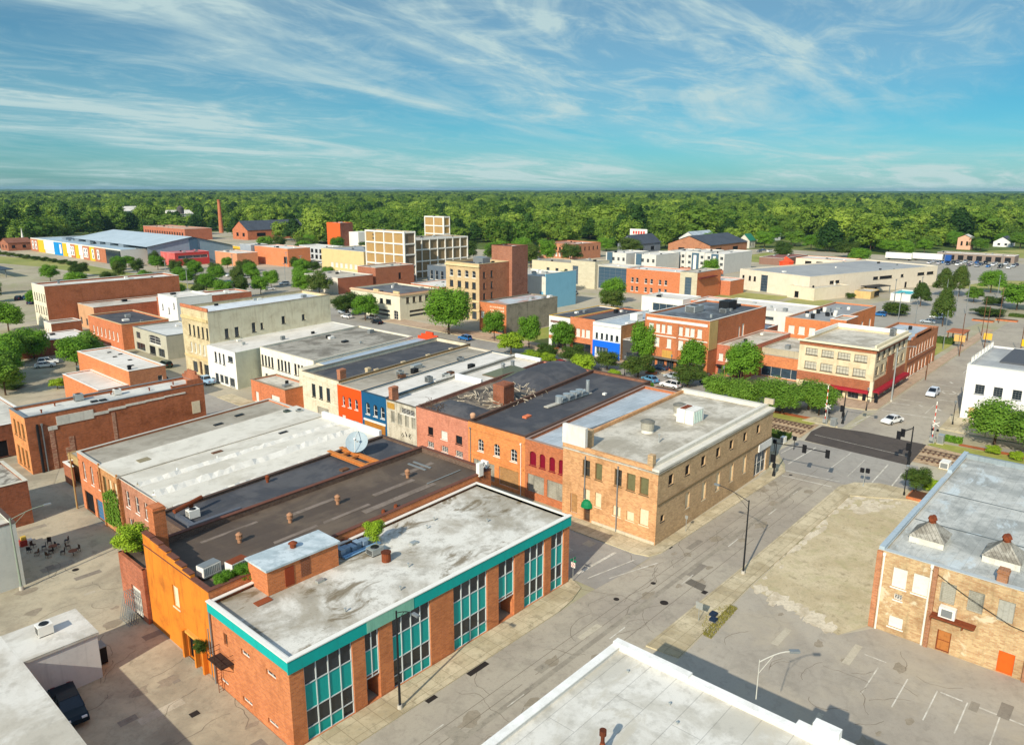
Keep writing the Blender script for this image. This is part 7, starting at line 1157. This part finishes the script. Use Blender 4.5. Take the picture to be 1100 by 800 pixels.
for k, (x, y) in enumerate(((160, 350), (206, 340), (236, 372), (172, 400), (215, 410), (244, 400))):
    t = thing('car_park_lamp', 'thin pale light pole in the tree-dotted car park at the left', 'street lamp', (x, y, 0), 0, 'car park light poles at the left'); MB().tube([(0, 0, 0), (0, 0, 10)], .16, 5).build('post', GALV, t); bx(t, 'lamp_head', GALV, (-1.0, 1.0, -.2, .2, 9.9, 10.1))

for k in range(22): car(['sedan', 'suv'][k % 2], 96 + (k % 11) * 3.2, 356 + (k // 11) * 16 + (k % 11) * 1.4, 62, cols[(k * 3 + 2) % 8], 'car in the double row beside the rail yard at the left', 'cars by the rail yard', 1.15)
for k in range(16): car(['sedan', 'suv'][k % 2], 300 + (k % 8) * 4.4, 66 + (k // 8) * 18, 90, cols[(k * 5 + 1) % 8], 'car in the tree-dotted car park at the right', 'cars in the right car park', 1.08) if k % 3 == 0 else None
# ================================================================== TREES AND SHRUBS
BARK = plain('#5e4b3a', .95, var=.6, name='bark')
LF = leaf('#568622', '#74a02c', '#8cb03a'); LFY = leaf('#5c8426', '#6c9430', '#8ca840'); LFD = leaf('#3e5f22', '#55722a', '#7c7a3c'); LFW = leaf('#345e1a', '#88a638', '#9aa63e'); LFB = leaf('#8fae2c', '#a4c234', '#bcd03c')
def crown(seed, nl, nq, q, mat, shape='round', corek=.55):
    """leaf-clump crown of unit radius, base at z=0, height 2"""
    rr = random.Random(seed); m = MB(); lobes = [(0, 0, 1.0, .62)]
    for k in range(nl):
        a = 2.4 * k + rr.uniform(-.4, .4); t = (k + .5) / nl
        if shape == 'round': z = .30 + 1.38 * t; rad = .60 * math.sqrt(max(.05, 1 - ((z - .85) / 1.1) ** 2))
        elif shape == 'cone': z = .25 + 1.6 * t; rad = .72 * (1.05 - t)
        elif shape == 'flat': z = .25 + .7 * t + rr.uniform(-.1, .1); rad = .85 * math.sqrt(rr.uniform(.1, 1))
        else: z = .4 + 1.3 * t; rad = .6
        rad *= rr.uniform(.75, 1.12); lobes.append((rad * math.cos(a), rad * math.sin(a), z, rr.uniform(.30, .46) * (1 if shape != 'cone' else .8)))
    tot = sum(l[3] ** 2 for l in lobes)
    for (x, y, z, r) in lobes:
        for k in range(int(nq * r * r / tot)):
            u = rr.uniform(-.55, 1); a = rr.uniform(0, 6.283); s = math.sqrt(1 - u * u); d = Vector((s * math.cos(a), s * math.sin(a), u)); p = Vector((x, y, z)) + d * r * rr.uniform(.6, 1.22); p.z = max(p.z, .05)
            n = (d + Vector((rr.uniform(-.6, .6), rr.uniform(-.6, .6), rr.uniform(-.3, .7)))).normalized(); t1 = n.orthogonal().normalized(); t2 = n.cross(t1); b = rr.uniform(0, 3.14)
            e1 = (t1 * math.cos(b) + t2 * math.sin(b)) * q * rr.uniform(.6, 1.2); e2 = n.cross(e1).normalized() * q * rr.uniform(.4, .8)
            m.face([p - e1, p - e2 * .9 + e1 * .15, p + e1, p + e2 + n * q * .25])
    if corek:
        for (x, y, z, r) in lobes:
            N = 7; ring = lambda zz, rr_: [(x + rr_ * math.cos(6.283 * k / N), y + rr_ * math.sin(6.283 * k / N), zz) for k in range(N)]
            c = r * corek; R3 = [ring(z - c * .6, c * .7), ring(z, c), ring(z + c * .65, c * .65)]
            for A, B in zip(R3, R3[1:]):
                for k in range(N): j = (k + 1) % N; m.face([A[k], A[j], B[j], B[k]])
            m.face(R3[2]); m.face(R3[0][::-1])
    return m.data('crown', mat)
def trunk(h, r, seed=1):
    rr = random.Random(seed); m = MB(); m.tube([(0, 0, -.1), (.02 * h, 0, h * .4), (0, .02 * h, h)], r, 7, r1=r * .5)
    for k in range(4): a = k * 1.6 + rr.uniform(0, .6); m.tube([(0, 0, h * .55), (math.cos(a) * h * .3, math.sin(a) * h * .3, h * (1.0 + .1 * k))], r * .4, 5, r1=r * .12)
    return m.data('trunk', BARK)
KIND = {'street': (LF, 'round', 13, 7500, .06), 'yellow': (LFY, 'flat', 18, 8000, .055), 'dark': (LFD, 'round', 11, 6000, .06), 'bush': (LFB, 'round', 9, 5000, .07), 'loose': (LFY, 'round', 10, 5200, .065), 'big': (LF, 'round', 26, 13000, .045), 'cone': (LFD, 'cone', 16, 6500, .06)}
def tree(kind, x, y, r, h, label, trunk_h=None, group=None, name=None, z=0, seed=0):
    mt, sh, nl, nq, q = KIND[kind]; me = shared(('crown', kind, seed % 3), lambda: crown(hash(kind) % 97 + 13 * (seed % 3) if False else len(kind) * 7 + 13 * (seed % 3), nl, nq, q, mt, sh))
    th = h * .2 if trunk_h is None else trunk_h; cat = 'tree' if th > .3 else 'shrub'; t = thing(name or ('street_tree' if th > .3 else 'shrub'), label, cat, (x, y, z), R((x * 37 + y * 17) % 360), group)
    if th > .3: put('trunk', shared(('trunk', 1), lambda: trunk(1.0, .07)), t, scale=(r * .6 + .5, r * .6 + .5, h * .55))
    zs = {'flat': 1.3, 'round': 1.95, 'cone': 1.95}[sh]; put('crown', me, t, (0, 0, th), scale=(r, r, (h - th) / zs)); return t
T = tree
T('street', 170.3, 160.3, 3.9, 9.4, 'round street tree before the mural brick building', seed=0); T('street', 169.4, 144.9, 4.0, 9.8, 'round street tree on the lawn edge left of the white corner shop', seed=1); T('street', 171.6, 133.6, 3.9, 9.2, 'street tree directly in front of the small white corner shop', seed=2)
T('street', 171.4, 105.6, 4.3, 11.6, 'tallest street tree, in front of the black-fronted shop', seed=0); T('street', 171.9, 90.9, 4.0, 9.6, 'street tree before the right half of the large brick store', seed=1); T('street', 171.9, 77.6, 4.7, 10.2, 'dense street tree between the salmon-red shop and the spreading row', seed=2)
T('big', 168.0, 179, 8.8, 15.2, 'biggest broad green tree in front of the six-storey building')
T('bush', 158.6, 142.6, 4.6, 6.4, 'bright round bushy tree just above the tan roof', 1.2, seed=0); T('dark', 159.5, 129.6, 3.4, 4.6, 'dark shrub-like tree left of the long yellow bush', 1.0, seed=1); T('bush', 154.2, 131, 3.6, 3.4, 'long low yellow-green bush between two dark shrubs', .2, seed=1); T('bush', 156.5, 127.2, 3.0, 3.0, 'right half of the low yellow-green bushes near the red car', .2, seed=2)
T('dark', 160.4, 121.2, 4.0, 5.4, 'dark round tree just left of the red car', 1.2, seed=2); T('dark', 158.9, 117.0, 3.4, 4.6, 'dark shrub tree right above the red car', 1.0, seed=0); T('bush', 155.2, 113.5, 3.8, 4.8, 'yellow-green bush standing before the white and blue shops', .3, seed=0); T('dark', 161.4, 110.6, 3.8, 5.2, 'dark shrub tree below the blue storefront', 1.0, seed=1)
T('dark', 159.8, 99.8, 4.5, 5.8, 'dark bushy tree on the grass verge end', 1.2, seed=2); T('dark', 160.6, 86.0, 4.4, 5.2, 'brown-green bushy tree between the white wagon and the navy sedan', 1.2, seed=0); T('bush', 156.6, 105, 2.0, 1.8, 'small low bush on the grass verge', .1, seed=1)
T('bush', 168.6, 109, 1.3, 1.6, 'little bush in the left median planter', .5, seed=2, name='shrub'); T('bush', 165.9, 99.6, 1.2, 1.5, 'little bush in the right median planter', .5, seed=1, name='shrub')
for k, (x, y, r) in enumerate(((151.8, 67.4, 4.4), (157.2, 63.0, 4.8), (154.0, 59.6, 4.3), (160.6, 56.4, 5.2), (157.8, 53.2, 3.9), (152.6, 73.8, 4.0))): T('yellow', x, y, r * .95, 5.9, ['leftmost nearer', 'left rear', 'middle nearer', 'right rear', 'rightmost', 'far left low'][k] + ' tree of the spreading yellow-green row beside the tracks', 1.9, 'spreading trees beside the tracks', seed=k)
for k, (x, y, r) in enumerate(((161.6, 21.5, 6.2), (159.6, 14.0, 6.4), (164, 7, 5.5))): T('yellow', x, y, r, 7.4, ['left', 'middle', 'right'][k] + ' of the spreading trees before the white gridded-window building', 2.4, 'spreading trees before the white building', seed=k + 1)
T('dark', 125.1, 26.0, 2.3, 4.4, 'small dark green tree in the orange planter', 1.4, seed=1); T('bush', 128.6, 24.8, 1.6, 2.2, 'small yellow-green shrub behind the planter tree', .2, seed=2); T('bush', 155.2, 20.6, 1.5, 1.6, 'low yellow-green shrub in the mulch bed by the tracks, left one', .1); T('bush', 154.6, 17.0, 1.5, 1.6, 'low yellow-green shrub in the mulch bed by the tracks, right one', .1)
T('dark', 163.4, 56.0, 1.4, 1.8, 'small round shrub at the foot of the left crossing gate', .1, seed=1)
T('bush', 46.5, 62.3, 1.35, 2.9, 'round bright green bush growing on the roof behind the rusty drum', .5, name='roof_bush', z=8.6); T('bush', 29.0, 84.6, 2.3, 3.6, 'shaggy bright green bush growing on top of the brick annex', .3, name='roof_bush', z=6.2)
for k, (x, y, z_) in enumerate(((30.6, 65.6, 8.85), (32.6, 65.5, 8.85))): T('street', x, y, 1.2, 1.5, ('left' if k == 0 else 'right') + ' clump of weeds behind the parapet below the white cooling units', .0, name='weed_clump', z=z_, seed=k)
T('dark', 27.4, 65.2, .8, 1.3, 'small bush sprouting from the ledge over the orange wall doorway', .0, name='ledge_bush', z=3.2)
m = MB(); rr = random.Random(8)
for k in range(900):
    y = 102.6 + 5.6 * rr.random(); z = rr.uniform(1.6, 7.0) - abs(y - 104.6) * .5; p = Vector((34.58 - rr.uniform(0, .25), y, max(1.2, z))); a = rr.uniform(.08, .2); m.face([p + Vector((0, -a, -a)), p + Vector((-a * .5, a, -a * .6)), p + Vector((0, a, a)), p + Vector((-a * .6, -a, a * .7))])
tag(m.build('climbing_vine', LFY), 'yellow-green vines climbing the brick front beside the blue garage door', 'vine')
def hedge(label, x0, x1, y0, y1, h, mat=LFD, n=900):
    m = MB(); rr = random.Random(int(x0 + y0)); m.box(x0 + .15, x1 - .15, y0 + .15, y1 - .15, 0, h - .15)
    for k in range(n):
        p = Vector((rr.uniform(x0, x1), rr.uniform(y0, y1), rr.uniform(.1, h))); f = rr.randrange(5)
        if f == 0: p.x = x0
        elif f == 1: p.y = y0
        elif f == 2: p.y = y1
        else: p.z = h
        a = rr.uniform(.08, .2); v = Vector((rr.uniform(-1, 1), rr.uniform(-1, 1), rr.uniform(-1, 1))).normalized(); e1 = v.orthogonal().normalized() * a; e2 = v.cross(e1); m.face([p - e1, p - e2, p + e1, p + e2])
    return tag(m.build('hedge', mat), label, 'hedge')
hedge('dark clipped hedge beside the near rails left of the crossing', 137.2, 139.0, 51.6, 62, 1.2); hedge('short clipped green hedge at the junction before the white gridded-window building', 157.2, 158.6, 26.2, 29.6, 1.0, LF, 500); hedge('long low hedge at the road bend behind the black pole', 262, 265, 50, 62, 1.8, LFD, 700); hedge('low hedge strip on the far island at the right edge', 337, 341, 42, 47, 1.0, LFD, 400)
hedge('low hedge between the orange planters and the row of parked cars', 152.9, 154.6, 92, 112, 1.0, LF, 900)
# trees across the far car parks and yards
FT = [('cone', 342, 79, 4.6, 9.5, 'dark pointed tree beside the pool pavilion'), ('cone', 380, 79, 5.2, 12.5, 'left crown of the large twin-crowned tree in the right car park'), ('cone', 386, 74, 5.2, 13.5, 'right crown of the large twin-crowned tree in the right car park'), ('loose', 370, 65, 4, 7, 'thin light green tree right of the twin-crowned tree'), ('street', 410.6, 65.8, 6, 10.5, 'round dark green tree with shade below it in the right car park'), ('street', 357.8, 47.5, 7, 11, 'wide round tree at the right edge of the car park'), ('cone', 296, 60.4, 4.8, 13, 'tall dark tree behind the brown-orange two-storey building'), ('dark', 311, 80, 5.5, 5, 'low dark round shrub left of the tall dark tree'), ('dark', 333, 53, 6.4, 3.4, 'wide low oval shrub in the right car park'), ('dark', 366.8, 57.2, 4.4, 3.4, 'small round shrub behind the wide oval shrub'), ('dark', 322, 84, 4, 3, 'small shrub before the pool pavilion'), ('street', 300, 94, 4, 3, 'low shrub along the beige building drive'), ('dark', 345, 108, 2.4, 2.6, 'shrub at the foot of the lower beige block'), ('dark', 338, 158, 3, 3, 'dark shrub at the left corner of the very wide beige building'), ('street', 380, 194, 5, 10, 'dark tree before the modern apartment row')]
for k, (kd, x, y, r, h, lb) in enumerate(FT): T(kd, x, y, r, h, lb, .3 if h < 6 else None, seed=k)
CP = [(184.1, 414.8), (185.3, 394.2), (183.9, 369.1), (184.4, 348.0), (192, 330), (201, 317), (210.6, 390.2), (160, 331.3), (156.9, 309.0), (164.2, 307.1), (176, 312), (190, 300), (172, 436), (168, 452), (190, 452), (196, 470), (205, 372), (228, 360), (240, 384)]
for k, (x, y) in enumerate(CP): T('street' if k % 3 else 'dark', x, y, 4.1 + (k % 3) * .4, 8.4 + (k % 2), 'round car park tree between the brick halls and the grey wedge-roofed hall', group='car park trees left of the centre', seed=k)
for k, (x, y, r, lb) in enumerate(((166.8, 234, 6.0, 'taller green tree at the left corner of the cream corner store'), (165.4, 220.5, 5.2, 'lighter green tree before the windows of the cream corner store'), (192, 289, 6.0, 'dark tree behind the roof of the yellow-cream three-storey building'), (228, 214, 6.4, 'green tree right behind the blue-patched white block'), (252, 232, 6.5, 'spreading tree behind the brick tower'), (262, 178, 5.5, 'leafy tree before the round glass atrium'), (244, 166, 5.5, 'wide low tree in front of the orange brick modern building'), (280, 217, 5.2, 'round tree between the blue side wall and beige wing'))): T('street' if k % 2 else 'dark', x, y, r, 8.5 + (k % 3), lb, seed=k)
for k, (x, y, r) in enumerate(((54, 231, 5.5), (59, 236, 5), (63, 238, 5), (70.5, 222, 6.2), (50, 220, 5.4), (47, 212, 5.5), (66, 214, 5), (46, 200, 4.6))): T('loose' if k % 2 else 'street', x, y, r, 8.6, 'leafy yard tree among the cluster at the left, behind the flat pale grey-white roof', group='yard trees at the left', seed=k)
T('street', 70.5, 290, 6.0, 10, 'lone spreading tree beside the white front of the very large brick hall'); T('dark', 44, 300, 5, 8, 'dark tree at the far left edge before the rail yard', seed=1)
for k, (x, y) in enumerate(((300, 470), (312, 486), (322, 500), (330, 470), (345, 455), (338, 520), (318, 530), (300, 520), (290, 500), (352, 540), (372, 470), (384, 452), (396, 470), (420, 500))): T('street' if k % 2 else 'dark', x, y, 6 + (k % 3), 9 + k % 4, 'tree in the loose grove between the arcade row and the edge of the woods', group='grove behind the arcade row', seed=k)
for k, (x, y) in enumerate(((352, 330), (366, 322), (340, 345), (380, 310), (392, 300), (370, 345), (352, 300), (386, 336))): T('street' if k % 2 else 'dark', x, y, 7.5 + (k % 3), 12 + k % 4, 'tree in the leafy clump behind the brown brick tower, left of the salmon mill block', group='leafy clump behind the brick tower', seed=k)
for k, (x, y) in enumerate(((505, 205), (520, 160), (560, 180), (590, 150), (600, 200), (620, 170), (530, 215), (610, 225), (640, 205), (640, 150))): T('street' if k % 2 else 'dark', x, y, 6.5 + (k % 3), 9 + k % 4, 'scattered tree on the lots behind the very wide beige building', group='scattered trees behind the beige building', seed=k)
T('bush', 56, 197, 2.2, 2.6, 'small round shrub in the yard near the low orange wing', .6); T('dark', 49, 206, 3.0, 1.2, 'flat ground-hugging bush in the yard shade', .1)
for k, (x, y) in enumerate([(180 - k * 1.0, 520 + k * 14) for k in range(10)]): T('dark', x - 14, y, 3.6, 2.6, 'low dark shrub in the planted strip before the colourful modern building', .1, 'shrubs before the colourful modern building', seed=k)
# ------------------------------------------------------------------ the woods
for k, (x, y) in enumerate(((712, 226), (738, 262), (744, 232), (676, 286), (694, 316), (716, 300), (792, 372), (828, 400), (690, 122), (716, 146), (706, 128), (748, 104), (782, 124), (768, 84), (580, 290), (606, 262), (556, 326), (600, 312), (484, 336), (462, 300), (508, 322), (560, 290), (612, 282), (640, 250), (655, 232), (662, 262), (640, 300))): T(('street', 'dark', 'loose')[k % 3], x, y, 6.5 + (k % 4), 10 + (k * 3) % 6, 'tree crowding round the outlying houses beyond the town', group='trees round the outlying houses', seed=k)
for k, (x, y) in enumerate(((100, 318), (112, 326), (124, 334), (108, 338), (134, 342), (146, 352), (150, 372), (140, 390), (132, 410), (156, 420), (128, 436), (146, 448), (96, 350), (86, 372), (92, 400))): T(('street', 'dark')[k % 2], x, y, 4.2 + (k % 3) * .6, 6.5 + (k * 3) % 4, 'tree in the scattered belt behind the very large brick hall', group='trees behind the very large brick hall', seed=k)
for k, (x, y) in enumerate(((196, 352), (200, 402), (216, 330), (222, 404), (232, 340), (244, 372), (170, 372), (168, 352), (176, 392), (150, 318), (144, 326), (204, 440), (222, 430), (176, 470), (186, 484))): T(('street', 'dark')[k % 2], x, y, 3.6 + (k % 3) * .5, 6.6 + (k * 3) % 3, 'smaller round tree filling the islands of the tree-dotted car park', group='small car park trees', seed=k)
fc = bpy.data.collections.new('forest_crowns'); col.children.link(fc)
LFW2 = leaf('#42701e', '#9cb440', '#a8b44a'); LFW3 = leaf('#1e3f16', '#3e6426', '#58702c'); FM = [crown(50 + k, 13 + 3 * k, 1700, .09, (LFW, LFW2, LFW3, LFW, LFW2)[k], ('round', 'round', 'cone', 'flat', 'round')[k], .74) for k in range(5)]; FTR = trunk(1.0, .05)
BND = [(-60, 268), (0, 268), (60, 262), (110, 251), (235, 251), (320, 262), (400, 264), (540, 267), (600, 261), (680, 268), (780, 267), (800, 262), (870, 262), (885, 270), (960, 272), (1040, 262), (1100, 262), (1180, 262)]
def proj(x, y, z=0):
    fwv = cam_fw; d = Vector((x, y, z - CAM_H)); w = d.dot(fwv)
    if w <= 1: return None
    return 550 + 801 * d.dot(cam_rt) / w, 400 - 801 * d.dot(cam_up) / w
mw = cam.rotation_euler.to_matrix(); cam_rt, cam_up, cam_fw = mw @ Vector((1, 0, 0)), mw @ Vector((0, 1, 0)), mw @ Vector((0, 0, -1))
CLEAR = [(722, 236, 34), (700, 290, 28), (810, 385, 24), (700, 132, 26), (765, 112, 30), (770, 98, 30), (405, 790, 30), (380, 830, 14), (1290, 420, 34), (655, 118, 50), (520, 275, 44), (600, 275, 24), (580, 306, 34), (486, 306, 34), (520, 330, 14), (407, 430, 34), (357, 500, 22), (700, 270, 50), (392, 668, 40)]
rr = random.Random(77); pts = []
hd = yaw
def wood(r0, r1, sp, s0, s1):
    n = int((R(90) / 2) * (r1 * r1 - r0 * r0) / (sp * sp))
    for k in range(n):
        r = math.sqrt(rr.uniform(r0 * r0, r1 * r1)); a = hd + rr.uniform(-R(45), R(45)); x, y = r * math.cos(a), r * math.sin(a)
        if r < 1500:
            p = proj(x, y)
            if p is None: continue
            px_ = min(max(p[0], -59), 1179); b = next((ya + (yb - ya) * (px_ - xa) / (xb - xa) for (xa, ya), (xb, yb) in zip(BND, BND[1:]) if xa <= px_ <= xb), 265)
            if p[1] > b + rr.gauss(0, 1.8): continue
            if any((x - cx) ** 2 + (y - cy) ** 2 < q * q for cx, cy, q in CLEAR): continue
        gap = math.sin(x * .011 + 1.7 * math.sin(y * .007)) * math.sin(y * .013 + math.sin(x * .009))
        if gap > .86 and r < 4000: continue
        pts.append((r, x, y, rr.uniform(s0, s1) * (.8 + .35 * rr.random() ** 2 + (.12 if gap < -.5 else 0))))
wood(420, 1500, 19, 8, 16.5); wood(1500, 3200, 22, 10, 17); wood(3200, 5600, 32, 17, 26)
pts.sort(); near_, far_ = pts[:300], pts[300:]
GW = 'trees at the front of the woods'
for k, (r, x, y, s) in enumerate(near_):
    t = thing('woodland_tree', 'mature broadleaf tree at the near edge of the endless woods behind the town', 'tree', (x, y, 0), rr.uniform(0, 6.28), GW); h = s * rr.uniform(1.55, 2.0)
    put('trunk', FTR, t, scale=(s * .5, s * .5, h * .4)); o = put('crown', FM[k % 5], t, (0, 0, h * .12), scale=(s, s, h * .44)); 
    if k < 5: fc.objects.link(o); col.objects.unlink(o)
me = bpy.data.meshes.new('forest'); me.from_pydata([(x, y, 1.0) for r, x, y, s in far_], [], []); at = me.attributes.new('scl', 'FLOAT_VECTOR', 'POINT')
vals = []
for r, x, y, s in far_: vals += [s, s, min(s, 13) * rr.uniform(.62, 1.15)]
at.data.foreach_set('vector', vals); fo = bpy.data.objects.new('forest', me); col.objects.link(fo); tag(fo, 'dense endless green forest stretching to the horizon', 'forest', kind='stuff')
ng = bpy.data.node_groups.new('scatter', 'GeometryNodeTree'); ng.interface.new_socket('Geometry', in_out='INPUT', socket_type='NodeSocketGeometry'); ng.interface.new_socket('Geometry', in_out='OUTPUT', socket_type='NodeSocketGeometry')
gi, go = ng.nodes.new('NodeGroupInput'), ng.nodes.new('NodeGroupOutput'); ip = ng.nodes.new('GeometryNodeInstanceOnPoints'); ci = ng.nodes.new('GeometryNodeCollectionInfo'); ci.inputs['Collection'].default_value = fc
ci.inputs['Separate Children'].default_value = True; ci.inputs['Reset Children'].default_value = True; na = ng.nodes.new('GeometryNodeInputNamedAttribute'); na.data_type = 'FLOAT_VECTOR'; na.inputs['Name'].default_value = 'scl'
rv = ng.nodes.new('FunctionNodeRandomValue'); rv.data_type = 'FLOAT_VECTOR'; rv.inputs[0].default_value = (0, 0, 0); rv.inputs[1].default_value = (0, 0, 6.28)
ip.inputs['Pick Instance'].default_value = True
for a, b in ((gi.outputs[0], ip.inputs['Points']), (ci.outputs[0], ip.inputs['Instance']), (na.outputs[0], ip.inputs['Scale']), (rv.outputs[0], ip.inputs['Rotation']), (ip.outputs[0], go.inputs[0])): ng.links.new(a, b)
fo.modifiers.new('scatter', 'NODES').node_group = ng
# canopy beyond, rolling up to the horizon
m = MB(); NR, NA = 26, 170; rs = [5300 * (1.041 ** k) for k in range(NR)]; rr = random.Random(12)
g = [[(r * math.cos(hd + R(-48) + R(96) * j / NA), r * math.sin(hd + R(-48) + R(96) * j / NA), 15 + rr.uniform(-5, 9) + (i / NR) ** 2 * rr.uniform(0, 14)) for j in range(NA + 1)] for i, r in enumerate(rs)]
for i in range(NR - 1):
    for j in range(NA): m.face([g[i][j], g[i][j + 1], g[i + 1][j + 1], g[i + 1][j]])
tag(m.build('distant_canopy', paving('#2f5418', '#456b22', .8, .004, fine=.3)), 'far unbroken tree canopy along the horizon', 'forest', kind='stuff')

RB2 = random.Random(41); roofs = (R_SILVER, R_WHITE, R_GREY, R_WHITE)
for k in range(16):
    r = RB2.uniform(900, 2600); a = hd + R(RB2.uniform(-33, 33)); x, y = r * math.cos(a), r * math.sin(a)
    house('distant_house', 'pale little house peeping out of the distant woods', x, y, 28, 20, 18, 4, plaster('#e6e2d8', .1), roofs[k % 4])['group'] = 'houses scattered in the woods'
# ------------------------------------------------------------------ air
hz = MB(); hz.box(-15500, 15500, -15500, 15500, -1.5, 62); hm = bpy.data.materials.new('haze'); hm.use_nodes = True; nt = hm.node_tree
for n in list(nt.nodes): nt.nodes.remove(n)
pv = nt.nodes.new('ShaderNodeVolumePrincipled'); mo = nt.nodes.new('ShaderNodeOutputMaterial'); nt.links.new(pv.outputs[0], mo.inputs['Volume'])
pv.inputs['Color'].default_value = (.45, .72, .95, 1); pv.inputs['Density'].default_value = .000045; pv.inputs['Anisotropy'].default_value = .2
tag(hz.build('haze', hm), 'thin bluish summer haze over the far woods', kind='stuff')
